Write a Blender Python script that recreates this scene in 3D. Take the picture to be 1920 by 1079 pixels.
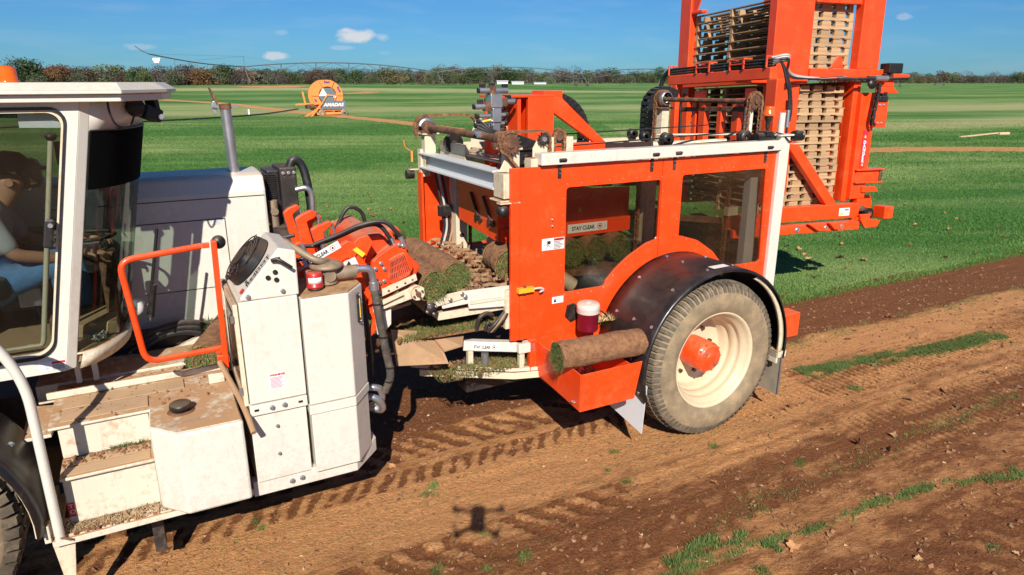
import bpy, math, random
import numpy as np
from mathutils import Vector, Matrix, Euler, noise
for o in list(bpy.data.objects): bpy.data.objects.remove(o)
R = math.radians
scene = bpy.context.scene
col = scene.collection
random.seed(7); rng = np.random.default_rng(7)

# ---------------------------------------------------------------- camera, world, sun, exposure
CAM_H = 2.8
cd = bpy.data.cameras.new('camera'); cam = bpy.data.objects.new('camera', cd); col.objects.link(cam)
cd.sensor_width = 36; cd.lens = 24; cd.clip_start = .05; cd.clip_end = 6000
cam.location = (0, 0, CAM_H); cam.rotation_euler = (R(90-16.864), 0, 0)
scene.camera = cam
SUNV = Vector((-62, 1100, -783.6)).normalized()          # the way the light travels
SUN_EL, SUN_AZ = math.asin(-SUNV.z), math.atan2(-SUNV.x, -SUNV.y)
w = bpy.data.worlds.new('World'); scene.world = w; w.use_nodes = True
nt = w.node_tree; nt.nodes.clear()
def N(nt, t, **k):
    n = nt.nodes.new(t)
    for a, b in k.items(): setattr(n, a, b)
    return n
out = N(nt, 'ShaderNodeOutputWorld'); bg = N(nt, 'ShaderNodeBackground'); sky = N(nt, 'ShaderNodeTexSky')
sky.sky_type = 'NISHITA'; sky.sun_disc = False; sky.sun_elevation = SUN_EL; sky.sun_rotation = SUN_AZ
sky.air_density = 1.0; sky.dust_density = .25; sky.ozone_density = 3.0; sky.altitude = 300
bg.inputs[1].default_value = .05
tc = N(nt, 'ShaderNodeTexCoord')
lk = nt.links.new
# clouds: a few small puffs far off, given by their direction
cur = None
acc = None
def mth(nt, op, a, b=None, c=None):
    n = N(nt, 'ShaderNodeMath', operation=op)
    for i, v in enumerate((a, b, c)):
        if v is None: continue
        if isinstance(v, (int, float)): n.inputs[i].default_value = v
        else: nt.links.new(v, n.inputs[i])
    return n.outputs[0]
nz = N(nt, 'ShaderNodeTexNoise'); nz.inputs['Scale'].default_value = 55; nz.inputs['Detail'].default_value = 6
mp = N(nt, 'ShaderNodeMapping'); mp.inputs['Scale'].default_value = (1, 1, 2.2); lk(tc.outputs['Generated'], mp.inputs[0]); lk(mp.outputs[0], nz.inputs[0])
nz2 = N(nt, 'ShaderNodeTexNoise'); nz2.inputs['Scale'].default_value = 9; nz2.inputs['Detail'].default_value = 7
mp2 = N(nt, 'ShaderNodeMapping'); mp2.inputs['Scale'].default_value = (1, 1, 6); lk(tc.outputs['Generated'], mp2.inputs[0]); lk(mp2.outputs[0], nz2.inputs[0])
def ray(px, py):
    dx = px-960; dy = py-539.5; P = R(16.864)
    return Vector((dx, 1280*math.cos(P)-dy*math.sin(P), -(dy*math.cos(P)+1280*math.sin(P)))).normalized()
for (px, py, rx, ry, amp) in ((667, 68, 42, 15, 1.0), (652, 74, 26, 9, .5), (717, 70, 16, 8, .45), (518, 105, 28, 9, .75), (527, 61, 16, 7, .22), (258, 88, 34, 7, .28), (640, 90, 30, 5, .3), (1697, 31, 14, 7, .35), (722, 100, 14, 5, .12)):
    d = ray(px, py)
    s = N(nt, 'ShaderNodeVectorMath', operation='SUBTRACT'); lk(tc.outputs['Generated'], s.inputs[0]); s.inputs[1].default_value = d
    m = N(nt, 'ShaderNodeVectorMath', operation='MULTIPLY'); lk(s.outputs[0], m.inputs[0]); m.inputs[1].default_value = (1650/rx, 1650/rx, 1650/ry)
    l = N(nt, 'ShaderNodeVectorMath', operation='LENGTH'); lk(m.outputs[0], l.inputs[0])
    v = mth(nt, 'SUBTRACT', 1.0, l.outputs['Value'])
    v = mth(nt, 'MULTIPLY_ADD', nz.outputs[0], 1.5, mth(nt, 'SUBTRACT', v, .62))
    v = mth(nt, 'MULTIPLY', v, 1.6*amp)
    v = N(nt, 'ShaderNodeClamp'); 
    lk(mth(nt, 'MULTIPLY', mth(nt, 'MULTIPLY_ADD', nz.outputs[0], 1.5, mth(nt, 'SUBTRACT', mth(nt, 'SUBTRACT', 1.0, l.outputs['Value']), .62)), 1.7*amp), v.inputs[0])
    v.inputs[2].default_value = amp
    acc = v.outputs[0] if acc is None else mth(nt, 'MAXIMUM', acc, v.outputs[0])
cir = N(nt, 'ShaderNodeMapRange'); lk(nz2.outputs[0], cir.inputs[0]); cir.inputs[1].default_value = .5; cir.inputs[2].default_value = .8; cir.inputs[4].default_value = .12
acc = mth(nt, 'MAXIMUM', acc, cir.outputs[0])
mx = N(nt, 'ShaderNodeMix', data_type='RGBA'); lk(acc, mx.inputs[0])
SKYTINT = N(nt, 'ShaderNodeMix', data_type='RGBA', blend_type='MULTIPLY'); SKYTINT.inputs[0].default_value = 1
lk(sky.outputs[0], SKYTINT.inputs[6]); SKYTINT.inputs[7].default_value = (.33, .74, 1.2, 1)
lk(SKYTINT.outputs[2], mx.inputs[6]); mx.inputs[7].default_value = (9.5, 10, 10.8, 1)
lk(mx.outputs[2], bg.inputs[0]); lk(bg.outputs[0], out.inputs[0])
sd = bpy.data.lights.new('sun', 'SUN'); sd.energy = 5.0; sd.angle = R(.45); sd.color = (1, .945, .86)
sun = bpy.data.objects.new('sun', sd); col.objects.link(sun); sun.rotation_euler = SUNV.to_track_quat('-Z', 'Y').to_euler(); sun.location = (5, -20, 20)
vs = scene.view_settings
vs.view_transform = 'Standard'; vs.look = 'None'; vs.exposure = .5; vs.gamma = 1; vs.use_curve_mapping = False
scene.render.engine = 'CYCLES'
scene.cycles.max_bounces = 8; scene.cycles.transparent_max_bounces = 16; scene.cycles.sample_clamp_indirect = 6

# ---------------------------------------------------------------- materials
def new_mat(name):
    m = bpy.data.materials.new(name); m.use_nodes = True
    nt = m.node_tree; b = nt.nodes['Principled BSDF']
    return m, nt, b
def rgb(c): return (c[0], c[1], c[2], 1)
def mixc(nt, f, a, b, blend='MIX'):
    n = N(nt, 'ShaderNodeMix', data_type='RGBA', blend_type=blend)
    for i, v in ((0, f), (6, a), (7, b)):
        if isinstance(v, (int, float)): n.inputs[i].default_value = v
        elif isinstance(v, tuple): n.inputs[i].default_value = rgb(v)
        else: nt.links.new(v, n.inputs[i])
    return n.outputs[2]
def noi(nt, scale, detail=5, vec=None, rough=.55, map_scale=None, rot=None, dist=0):
    n = N(nt, 'ShaderNodeTexNoise'); n.inputs['Scale'].default_value = scale; n.inputs['Detail'].default_value = detail
    n.inputs['Roughness'].default_value = rough; n.inputs['Distortion'].default_value = dist
    src = vec
    if src is None: src = N(nt, 'ShaderNodeTexCoord').outputs['Object']
    if map_scale or rot:
        m = N(nt, 'ShaderNodeMapping'); nt.links.new(src, m.inputs[0])
        if map_scale: m.inputs['Scale'].default_value = map_scale
        if rot: m.inputs['Rotation'].default_value = (0, 0, rot)
        src = m.outputs[0]
    nt.links.new(src, n.inputs[0]); return n.outputs[0]
def rng_(nt, v, a, b, c=0., d=1.):
    n = N(nt, 'ShaderNodeMapRange'); nt.links.new(v, n.inputs[0])
    for i, q in enumerate((a, b, c, d)): n.inputs[i+1].default_value = q
    return n.outputs[0]
def bump(nt, b, h, strength, dist=.01):
    n = N(nt, 'ShaderNodeBump'); n.inputs['Strength'].default_value = strength; n.inputs['Distance'].default_value = dist
    nt.links.new(h, n.inputs['Height']); nt.links.new(n.outputs[0], b.inputs['Normal'])
DUST = (.42, .255, .135)
def paint(name, c, rough=.4, dust=.4, up=.8, coat=.2, metal=0., scratch=.0, dcol=DUST, var=.12, streak=.0, scale=6, bmp=0., bscale=80, low=0.):
    m, nt, b = new_mat(name)
    n1 = noi(nt, scale, 8, rough=.62); n2 = noi(nt, scale*5, 5)
    base = mixc(nt, rng_(nt, n1, .3, .7), tuple(x*(1-var) for x in c), tuple(min(1, x*(1+var)) for x in c))
    if streak:
        n3 = noi(nt, 5, 5, map_scale=(6, 6, .35), rough=.7)
        base = mixc(nt, rng_(nt, n3, .56, .78, 0, streak), base, (.33, .17, .07))
    if low:
        gp = N(nt, 'ShaderNodeNewGeometry'); sp = N(nt, 'ShaderNodeSeparateXYZ'); nt.links.new(gp.outputs['Position'], sp.inputs[0])
        hz_ = rng_(nt, sp.outputs[2], .35, 1.5, 1, 0); mud = noi(nt, 16, 10, rough=.75); sp2 = noi(nt, 60, 4, rough=.8)
        mk = mth(nt, 'MULTIPLY_ADD', hz_, .30, mth(nt, 'MULTIPLY_ADD', sp2, .35, mth(nt, 'MULTIPLY', mud, .65)))
        base = mixc(nt, rng_(nt, mk, .68, .84, 0, low), base, (.34, .19, .09))
    if dust or up:
        g = N(nt, 'ShaderNodeNewGeometry'); sx = N(nt, 'ShaderNodeSeparateXYZ'); nt.links.new(g.outputs['Normal'], sx.inputs[0])
        upf = rng_(nt, sx.outputs[2], .35, .9, 0, up)
        nn = mth(nt, 'MULTIPLY_ADD', n2, .45, mth(nt, 'MULTIPLY', n1, .75))
        upm = mth(nt, 'MULTIPLY', upf, rng_(nt, nn, .42, .62))
        spk = rng_(nt, nn, .62, .74, 0, dust)
        f = mth(nt, 'MAXIMUM', upm, spk)
        base = mixc(nt, f, base, dcol)
        nt.links.new(mth(nt, 'MULTIPLY_ADD', f, .9-rough, rough), b.inputs['Roughness'])
    else: b.inputs['Roughness'].default_value = rough
    if scratch:
        n4 = noi(nt, 9, 6, map_scale=(1, 3, 9), rough=.8, dist=1.5)
        base = mixc(nt, rng_(nt, n4, .62, .7, 0, scratch), base, tuple(min(1, x+.25) for x in c))
    nt.links.new(base, b.inputs['Base Color'])
    b.inputs['Metallic'].default_value = metal; b.inputs['Coat Weight'].default_value = coat; b.inputs['Coat Roughness'].default_value = .15
    if bmp: bump(nt, b, noi(nt, bscale, 4), bmp, .004)
    return m
M = {}
M['orange'] = paint('orange_red_paint', (.82, .058, .005), .40, .14, .55, .22, var=.10, dcol=(.50, .16, .06), low=.22)
M['orange_dirty'] = paint('dusty_orange_red_paint', (.72, .055, .008), .5, .35, .85, .1, var=.12, dcol=(.42, .2, .1))
M['white'] = paint('white_enamel_paint', (.63, .595, .515), .42, .2, .4, .15, var=.05, streak=.2, low=.22)
M['white_dirty'] = paint('dusty_white_paint', (.60, .55, .43), .55, .6, 1.15, .05, var=.05, streak=.45, dcol=(.40, .225, .11))
M['cream'] = paint('cream_paint', (.62, .54, .385), .5, .45, .95, .1, var=.08, streak=.3, dcol=(.36, .2, .1))
M['greywhite'] = paint('pale_grey_paint', (.58, .60, .61), .45, .1, .2, .1, var=.04)
M['black'] = paint('black_plastic', (.012, .012, .013), .42, .06, .25, .0, var=.3)
M['fender'] = paint('scuffed_black_fender_plastic', (.014, .011, .011), .33, .12, .12, .1, scratch=.10, var=.4, dcol=(.16, .10, .07))
M['rubber'] = paint('black_rubber_hose', (.015, .015, .016), .45, .15, .5, .0, var=.3, dcol=(.16, .11, .07))
M['tyre'] = paint('dusty_tyre_rubber', (.24, .178, .105), .85, .9, .2, 0, var=.28, scale=9, dcol=(.33, .225, .125), bmp=.5)
M['tread'] = paint('tyre_tread_rubber', (.11, .088, .062), .8, .8, .3, 0, var=.4, scale=12, dcol=(.22, .16, .10), bmp=.4)
M['rust'] = paint('rusty_steel', (.11, .05, .026), .75, .7, .5, 0, var=.5, scale=14, dcol=(.28, .125, .05), bmp=.5)
M['chain'] = paint('rusty_roller_chain', (.17, .075, .032), .7, .6, .4, 0, var=.5, scale=22, dcol=(.34, .16, .07), bmp=.4)
M['steel'] = paint('galvanised_steel', (.5, .51, .53), .35, .12, .2, 0, metal=.85, var=.15)
M['darksteel'] = paint('dark_oily_steel', (.05, .043, .038), .5, .45, .6, 0, metal=.5, var=.4, dcol=(.2, .12, .07))
M['bronze'] = paint('dirty_cast_metal', (.25, .19, .13), .55, .5, .6, 0, metal=.3, var=.3)
M['tank_red'] = paint('red_canister_paint', (.45, .02, .02), .35, .15, .3, .3)
M['amber'] = None
M['wood'] = None
M['brown_sheet'] = paint('dirty_rubber_sheet', (.36, .22, .115), .8, .5, .5, 0, var=.25, scale=4, dcol=(.27, .145, .07))
M['tan'] = paint('tan_floor_mat', (.42, .28, .16), .8, .5, .5, 0, var=.2)
M['skin'] = paint('skin', (.42, .21, .13), .5, 0, 0, 0, var=.06)
M['shirt'] = paint('grey_shirt_cloth', (.36, .37, .38), .9, 0, 0, 0, var=.12, bmp=.5, bscale=30)
M['jeans'] = paint('blue_denim', (.075, .19, .38), .9, .05, .1, 0, var=.3, scale=9, bmp=.6, bscale=40)
M['boots'] = paint('brown_leather', (.12, .07, .04), .7, .3, .4, 0)
M['cap'] = paint('black_cap_cloth', (.012, .012, .014), .8, 0, 0, 0)
M['label'] = paint('white_vinyl', (.74, .73, .7), .5, .1, .2, 0, var=.03)
M['label_red'] = paint('red_vinyl', (.6, .03, .02), .5, .1, .2, 0, var=.03)
M['label_yellow'] = paint('yellow_vinyl', (.8, .55, .03), .5, .1, .2, 0, var=.03)
M['ink'] = paint('black_ink', (.02, .02, .02), .6, 0, 0, 0)
M['pink_ink'] = paint('pink_ink', (.62, .12, .2), .6, 0, 0, 0)
M['purple_ink'] = paint('purple_ink', (.22, .03, .22), .6, 0, 0, 0)
M['white_ink'] = paint('white_ink', (.8, .8, .8), .6, 0, 0, 0)
M['reel_orange'] = paint('faded_orange_paint', (.82, .27, .06), .5, .1, .3, .1, var=.1)
M['reel_grey'] = paint('dark_grey_panel', (.13, .17, .19), .5, .1, .3, .1)
M['jug'] = paint('maroon_plastic', (.20, .006, .022), .45, .08, .1, .1)
M['jug_lid'] = paint('white_plastic_lid', (.60, .53, .46), .5, .4, .5, .0)
M['yellow'] = paint('yellow_anodised', (.75, .38, .02), .4, .2, .3, .1)
M['ply'] = paint('raw_board', (.62, .42, .24), .7, .1, .1, 0)
M['rust_lid'] = paint('rusty_brown_lid', (.30, .17, .08), .75, .6, .5, 0, var=.5, scale=8, dcol=(.5, .3, .14))
M['sleeve'] = paint('dusty_braided_hose_sleeve', (.075, .062, .05), .8, .5, .6, 0, var=.4, scale=12, dcol=(.28, .2, .12), bmp=.6)
M['blackgloss'] = paint('glossy_black_nylon', (.014, .014, .015), .3, .03, .15, 0, var=.3)
M['label_pinkred'] = paint('crimson_vinyl', (.55, .015, .05), .5, .1, .2, 0, var=.03)
M['flap_dirty'] = paint('dirty_rubber_flap', (.30, .26, .19), .8, .8, .4, 0, var=.3, scale=4)
M['rimcream'] = paint('cream_wheel_paint', (.60, .50, .33), .40, .2, .3, .2, var=.07, streak=.15, dcol=(.45, .28, .15))
M['matt'] = paint('matt_black_film', (.003, .003, .003), .9, 0, 0, 0, var=0)
M['matt'].node_tree.nodes['Principled BSDF'].inputs['Specular IOR Level'].default_value = .05
M['skywhite'] = paint('white_cladding', (.75, .76, .78), .5, 0, 0, 0)
M['hosewhite'] = paint('silver_grey_hose', (.45, .44, .42), .5, .1, .3, 0)
def glassy(name, tint, gloss=.06, dirt=.06, dcol=(.5, .42, .33)):
    m, nt, b = new_mat(name); nt.nodes.remove(b)
    o = [n for n in nt.nodes if n.type == 'OUTPUT_MATERIAL'][0]
    tr = N(nt, 'ShaderNodeBsdfTransparent'); tr.inputs[0].default_value = rgb(tint)
    gl = N(nt, 'ShaderNodeBsdfGlossy'); gl.inputs['Roughness'].default_value = .03
    df = N(nt, 'ShaderNodeBsdfDiffuse'); df.inputs[0].default_value = rgb(dcol)
    fr = N(nt, 'ShaderNodeFresnel'); fr.inputs[0].default_value = 1.4
    a = N(nt, 'ShaderNodeMixShader'); nt.links.new(mth(nt, 'MULTIPLY_ADD', fr.outputs[0], .6, gloss*.3), a.inputs[0]); nt.links.new(tr.outputs[0], a.inputs[1]); nt.links.new(gl.outputs[0], a.inputs[2])
    c = N(nt, 'ShaderNodeMixShader'); nt.links.new(rng_(nt, noi(nt, 4, 8, map_scale=(2, 2, .5), rough=.75), .45, .8, dirt*.25, dirt*1.6), c.inputs[0]); nt.links.new(a.outputs[0], c.inputs[1]); nt.links.new(df.outputs[0], c.inputs[2])
    nt.links.new(c.outputs[0], o.inputs[0]); return m
M['glass'] = glassy('tinted_cab_glass', (.74, .77, .75), .04, .008)
M['glass_green'] = glassy('curved_windscreen_glass', (.55, .64, .57), .06, .01)
M['poly'] = glassy('clear_plastic_window', (.76, .74, .69), .0, .006, (.40, .30, .2))
def amber():
    m, nt, b = new_mat('amber_lens'); b.inputs['Base Color'].default_value = (.9, .16, .01, 1); b.inputs['Roughness'].default_value = .15
    b.inputs['Transmission Weight'].default_value = .35; b.inputs['Coat Weight'].default_value = .5
    return m
M['amber'] = amber()
def wood():
    m, nt, b = new_mat('pallet_timber')
    oi = N(nt, 'ShaderNodeObjectInfo')
    g = noi(nt, 3, 8, map_scale=(1, 12, 12), rough=.7, dist=.6)
    c = mixc(nt, rng_(nt, g, .3, .7), (.31, .185, .088), (.58, .38, .20))
    c2 = mixc(nt, mth(nt, 'MULTIPLY', oi.outputs['Random'], .55), c, (.20, .125, .07))
    nt.links.new(c2, b.inputs['Base Color']); b.inputs['Roughness'].default_value = .8
    bump(nt, b, g, .4, .004); return m
M['wood'] = wood()
def soil():
    m, nt, b = new_mat('sod_soil')
    n1 = noi(nt, 22, 10, rough=.7); n2 = noi(nt, 140, 4)
    c = mixc(nt, rng_(nt, n1, .35, .68), (.15, .062, .026), (.36, .175, .08))
    c = mixc(nt, rng_(nt, n2, .55, .7, 0, .6), c, (.48, .28, .13))
    nt.links.new(c, b.inputs['Base Color']); b.inputs['Roughness'].default_value = .95
    bump(nt, b, mth(nt, 'MULTIPLY_ADD', n2, .4, n1), 1.0, .02); return m
M['soil'] = soil()
def leafmat(name, a, b_, trans=.25, sc=3):
    m, nt, b = new_mat(name)
    oi = N(nt, 'ShaderNodeObjectInfo')
    at = N(nt, 'ShaderNodeAttribute'); at.attribute_name = 'tone'
    c = mixc(nt, rng_(nt, noi(nt, sc, 3), .3, .7), a, b_)
    c = mixc(nt, mth(nt, 'MULTIPLY', at.outputs['Fac'], .7), c, tuple(x*1.5 for x in b_))
    hs = N(nt, 'ShaderNodeHueSaturation'); nt.links.new(c, hs.inputs['Color']); nt.links.new(rng_(nt, oi.outputs['Random'], 0, 1, .75, 1.25), hs.inputs['Value'])
    nt.links.new(rng_(nt, oi.outputs['Random'], 0, 1, .485, .515), hs.inputs['Hue'])
    nt.links.new(hs.outputs[0], b.inputs['Base Color']); b.inputs['Roughness'].default_value = .65
    b.inputs['Specular IOR Level'].default_value = .25
    return m
M['blade'] = leafmat('grass_blades', (.055, .095, .020), (.12, .165, .045), sc=1.5)
M['blade_dry'] = leafmat('dry_grass_blades', (.16, .15, .05), (.10, .15, .035), sc=3)
M['straw'] = leafmat('straw_bits', (.42, .30, .15), (.5, .38, .2), sc=3)

# ---------------------------------------------------------------- mesh building
class MB:
    def __init__(s): s.v = []; s.f = []; s.sm = []
    def add(s, vs, fs, smooth=False):
        o = len(s.v); s.v += [tuple(v) for v in vs]; s.f += [tuple(i+o for i in f) for f in fs]; s.sm += [smooth]*len(fs); return s
    def hexa(s, p): return s.add(p, [(0, 3, 2, 1), (4, 5, 6, 7), (0, 1, 5, 4), (1, 2, 6, 5), (2, 3, 7, 6), (3, 0, 4, 7)])
    def box(s, a, b):
        x0, y0, z0 = [min(p, q) for p, q in zip(a, b)]; x1, y1, z1 = [max(p, q) for p, q in zip(a, b)]
        return s.hexa([(x0, y0, z0), (x1, y0, z0), (x1, y1, z0), (x0, y1, z0), (x0, y0, z1), (x1, y0, z1), (x1, y1, z1), (x0, y1, z1)])
    def bar(s, p, q, w, h=None, up=(0, 0, 1)):
        h = h or w; p = Vector(p); q = Vector(q); d = (q-p).normalized(); u = Vector(up)
        a = d.cross(u)
        if a.length < 1e-4: a = d.cross(Vector((0, 1, 0)))
        a.normalize(); b = a.cross(d).normalized(); a = a*(w/2); b = b*(h/2)
        return s.hexa([p-a-b, p+a-b, q+a-b, q-a-b, p-a+b, p+a+b, q+a+b, q-a+b])
    def prism(s, poly, ax, d0, d1):
        """poly in the plane normal to axis ax (0,1,2), extruded from d0 to d1; ax=1: poly=(s,z)"""
        n = len(poly)
        def mk(p, d): return (d, p[0], p[1]) if ax == 0 else ((p[0], d, p[1]) if ax == 1 else (p[0], p[1], d))
        vs = [mk(p, d0) for p in poly]+[mk(p, d1) for p in poly]
        fs = [tuple(range(n)), tuple(range(2*n-1, n-1, -1))]+[(i, i+n, (i+1) % n+n, (i+1) % n) for i in range(n)]
        return s.add(vs, fs)
    def ring_prism(s, outer, inner, ax, d0, d1):
        """frame between two outlines with the same number of points"""
        n = len(outer)
        def mk(p, d): return (d, p[0], p[1]) if ax == 0 else ((p[0], d, p[1]) if ax == 1 else (p[0], p[1], d))
        vs = [mk(p, d) for d in (d0, d1) for p in outer]+[mk(p, d) for d in (d0, d1) for p in inner]
        fs = []
        for i in range(n):
            j = (i+1) % n
            fs += [(i, j, 2*n+j, 2*n+i), (n+i, 3*n+i, 3*n+j, n+j), (i, n+i, n+j, j), (2*n+i, 2*n+j, 3*n+j, 3*n+i)]
        return s.add(vs, fs)
    def cyl(s, p, q, r, n=16, r2=None, smooth=True, caps=True):
        p = Vector(p); q = Vector(q); d = (q-p).normalized(); a = d.orthogonal().normalized(); b = d.cross(a); r2 = r if r2 is None else r2
        vs = [p+(a*math.cos(2*math.pi*i/n)+b*math.sin(2*math.pi*i/n))*r for i in range(n)]+[q+(a*math.cos(2*math.pi*i/n)+b*math.sin(2*math.pi*i/n))*r2 for i in range(n)]
        s.add(vs, [(i, (i+1) % n, (i+1) % n+n, i+n) for i in range(n)], smooth)
        if caps: s.add(vs, [tuple(range(n-1, -1, -1)), tuple(range(n, 2*n))])
        return s
    def tube(s, pts, r, n=10, closed=False, smooth=True):
        pts = [Vector(p) for p in pts]; m = len(pts); rings = []; prev = None
        for i, p in enumerate(pts):
            if closed: t = (pts[(i+1) % m]-pts[i-1])
            else: t = pts[min(i+1, m-1)]-pts[max(i-1, 0)]
            t.normalize()
            if prev is None: a = t.orthogonal().normalized()
            else:
                a = prev-t*prev.dot(t)
                if a.length < 1e-5: a = t.orthogonal()
                a.normalize()
            prev = a; b = t.cross(a); rr = r[i] if isinstance(r, (list, tuple)) else r
            rings.append([p+(a*math.cos(2*math.pi*k/n)+b*math.sin(2*math.pi*k/n))*rr for k in range(n)])
        vs = [v for g in rings for v in g]; fs = []
        for i in range(m if closed else m-1):
            j = (i+1) % m
            fs += [(i*n+k, i*n+(k+1) % n, j*n+(k+1) % n, j*n+k) for k in range(n)]
        s.add(vs, fs, smooth)
        if not closed: s.add(vs, [tuple(range(n-1, -1, -1)), tuple(range((m-1)*n, m*n))])
        return s
    def lathe(s, prof, c, axis=1, n=48, a0=0, a1=2*math.pi, smooth=True):
        """prof = [(radius, offset along axis)], c = centre"""
        full = abs(a1-a0-2*math.pi) < 1e-6; m = len(prof); k = n if full else n+1; vs = []
        for i in range(k):
            a = a0+(a1-a0)*i/n; ca, sa = math.cos(a), math.sin(a)
            for r, o in prof:
                if axis == 1: vs.append((c[0]+r*ca, c[1]+o, c[2]+r*sa))
                elif axis == 2: vs.append((c[0]+r*ca, c[1]+r*sa, c[2]+o))
                else: vs.append((c[0]+o, c[1]+r*ca, c[2]+r*sa))
        fs = []
        for i in range(n):
            j = (i+1) % k
            for q in range(m-1): fs.append((i*m+q, j*m+q, j*m+q+1, i*m+q+1))
        return s.add(vs, fs, smooth)
    def grid(s, P, smooth=True):
        m, n = len(P), len(P[0]); return s.add([p for r in P for p in r], [(i*n+j, i*n+j+1, (i+1)*n+j+1, (i+1)*n+j) for i in range(m-1) for j in range(n-1)], smooth)
    def gear(s, c, r, teeth, t0, t1, tooth=.02, ax=1):
        pts = []
        for i in range(teeth):
            for da, rr in ((0, r-tooth), (.28, r), (.52, r), (.8, r-tooth)):
                a = 2*math.pi*(i+da)/teeth; pts.append((c[0]+rr*math.cos(a), c[1]+rr*math.sin(a)))
        return s.prism(pts, ax, t0, t1)
    def mesh(s, name, mat):
        me = bpy.data.meshes.new(name); me.from_pydata(s.v, [], s.f); me.materials.append(mat)
        me.polygons.foreach_set('use_smooth', s.sm)
        import bmesh as _b
        bm = _b.new(); bm.from_mesh(me); _b.ops.recalc_face_normals(bm, faces=bm.faces); bm.to_mesh(me); bm.free()
        me.update(); return me
    def build(s, name, mat, parent=None, bevel=0., label=None, seg=2):
        o = bpy.data.objects.new(name, s.mesh(name, mat)); col.objects.link(o)
        if parent is not None: o.parent = parent
        if bevel:
            b = o.modifiers.new('bevel', 'BEVEL'); b.width = bevel; b.segments = seg; b.limit_method = 'ANGLE'; b.angle_limit = R(40)
            b.harden_normals = False
        if label: o['label'] = label
        return o
def tag(o, label=None, cat=None, group=None, kind=None):
    if label: o['label'] = label
    if cat: o['category'] = cat
    if group: o['group'] = group
    if kind: o['kind'] = kind
    return o
def empty(name, loc=(0, 0, 0), rotz=0., parent=None):
    o = bpy.data.objects.new(name, None); col.objects.link(o); o.location = loc; o.rotation_euler = (0, 0, rotz); o.empty_display_size = .2
    if parent is not None: o.parent = parent
    return o
def kids(o, allobs): return [x for x in allobs if x.parent == o]
def copy_tree(o, parent=None):
    c = o.copy(); col.objects.link(c); c.parent = parent
    for ch in o.children: copy_tree(ch, c)
    return c
def smooth_pts(pts, n=6):
    """Catmull-Rom through the points"""
    p = [Vector(q) for q in pts]; p = [p[0]*2-p[1]]+p+[p[-1]*2-p[-2]]; r = []
    for i in range(1, len(p)-2):
        for k in range(n):
            t = k/n; a, b, c, d = p[i-1:i+3]
            r.append(.5*((2*b)+(c-a)*t+(2*a-5*b+4*c-d)*t*t+(3*b-a-3*c+d)*t**3))
    r.append(p[-2]); return r
def rrect(x0, z0, x1, z1, r, n=4, shear=0.):
    """rounded rectangle, shear moves x with z"""
    pts = []
    for cx, cz, a in ((x1-r, z1-r, 0), (x0+r, z1-r, 90), (x0+r, z0+r, 180), (x1-r, z0+r, 270)):
        for k in range(n+1):
            t = R(a+90*k/n); pts.append((cx+r*math.cos(t), cz+r*math.sin(t)))
    return [(x+shear*(z-z0), z) for x, z in pts]
def rquad(q, r, n=4):
    """round the corners of a polygon"""
    pts = []; m = len(q)
    for i in range(m):
        p = Vector(q[i]); a = (Vector(q[i-1])-p); b = (Vector(q[(i+1) % m])-p)
        ra = min(r, a.length*.45, b.length*.45); A = p+a.normalized()*ra; B = p+b.normalized()*ra
        for k in range(n+1):
            t = k/n; pts.append(tuple((A*(1-t)**2+p*2*t*(1-t)+B*t*t)))
    return pts
_fonts = {}
def text(body, size, mat, parent, loc, rot=(R(90), 0, 0), name='lettering', squeeze=1., bold=0., extrude=.0008, shear=0., align='LEFT'):
    c = bpy.data.curves.new(name, 'FONT'); c.body = body; c.size = size; c.extrude = extrude; c.offset = bold; c.shear = shear; c.align_x = align; c.resolution_u = 3
    t = bpy.data.objects.new(name, c); col.objects.link(t)
    dg = bpy.context.evaluated_depsgraph_get(); me = bpy.data.meshes.new_from_object(t.evaluated_get(dg))
    bpy.data.objects.remove(t); me.materials.clear(); me.materials.append(mat); me.name = name
    o = bpy.data.objects.new(name, me); col.objects.link(o); o.location = loc; o.rotation_euler = rot; o.scale = (squeeze, 1, 1)
    if parent is not None: o.parent = parent
    return o
def catenary(p, q, sag, n=14):
    p = Vector(p); q = Vector(q); return [p.lerp(q, i/n)-Vector((0, 0, sag*4*(i/n)*(1-i/n))) for i in range(n+1)]
def chain_mb(path, w=.03, h=.016, pitch=.032, wide=(0, 1, 0)):
    """roller chain along a path: rollers and alternating side plates"""
    m = MB(); pts = [Vector(p) for p in path]; L_ = [0]
    for a, b in zip(pts, pts[1:]): L_.append(L_[-1]+(b-a).length)
    n = max(2, int(L_[-1]/pitch)); P_ = []
    for i in range(n+1):
        d = L_[-1]*i/n; k = max(j for j in range(len(L_)) if L_[j] <= d+1e-9); k = min(k, len(pts)-2)
        P_.append(pts[k].lerp(pts[k+1], (d-L_[k])/max(1e-6, L_[k+1]-L_[k])))
    W_ = Vector(wide)
    for i, (a, b) in enumerate(zip(P_, P_[1:])):
        o = w/2 if i % 2 else w/2*.7
        for sg in (-1, 1): m.bar(a+W_*o*sg, b+W_*o*sg, .005, h*1.3, up=(b-a).cross(W_))
        m.cyl(a-W_*w*.42, a+W_*w*.42, h*.5, 6)
    return m
MA = R(28); MO = (-1.49, 3.49)
def mw(s, t, z=0.):
    return (MO[0]+s*math.cos(MA)-t*math.sin(MA), MO[1]+s*math.sin(MA)+t*math.cos(MA), z)
def m2l(X, Y):
    a = X-MO[0]; b = Y-MO[1]; return a*math.cos(MA)+b*math.sin(MA), -a*math.sin(MA)+b*math.cos(MA)


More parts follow.
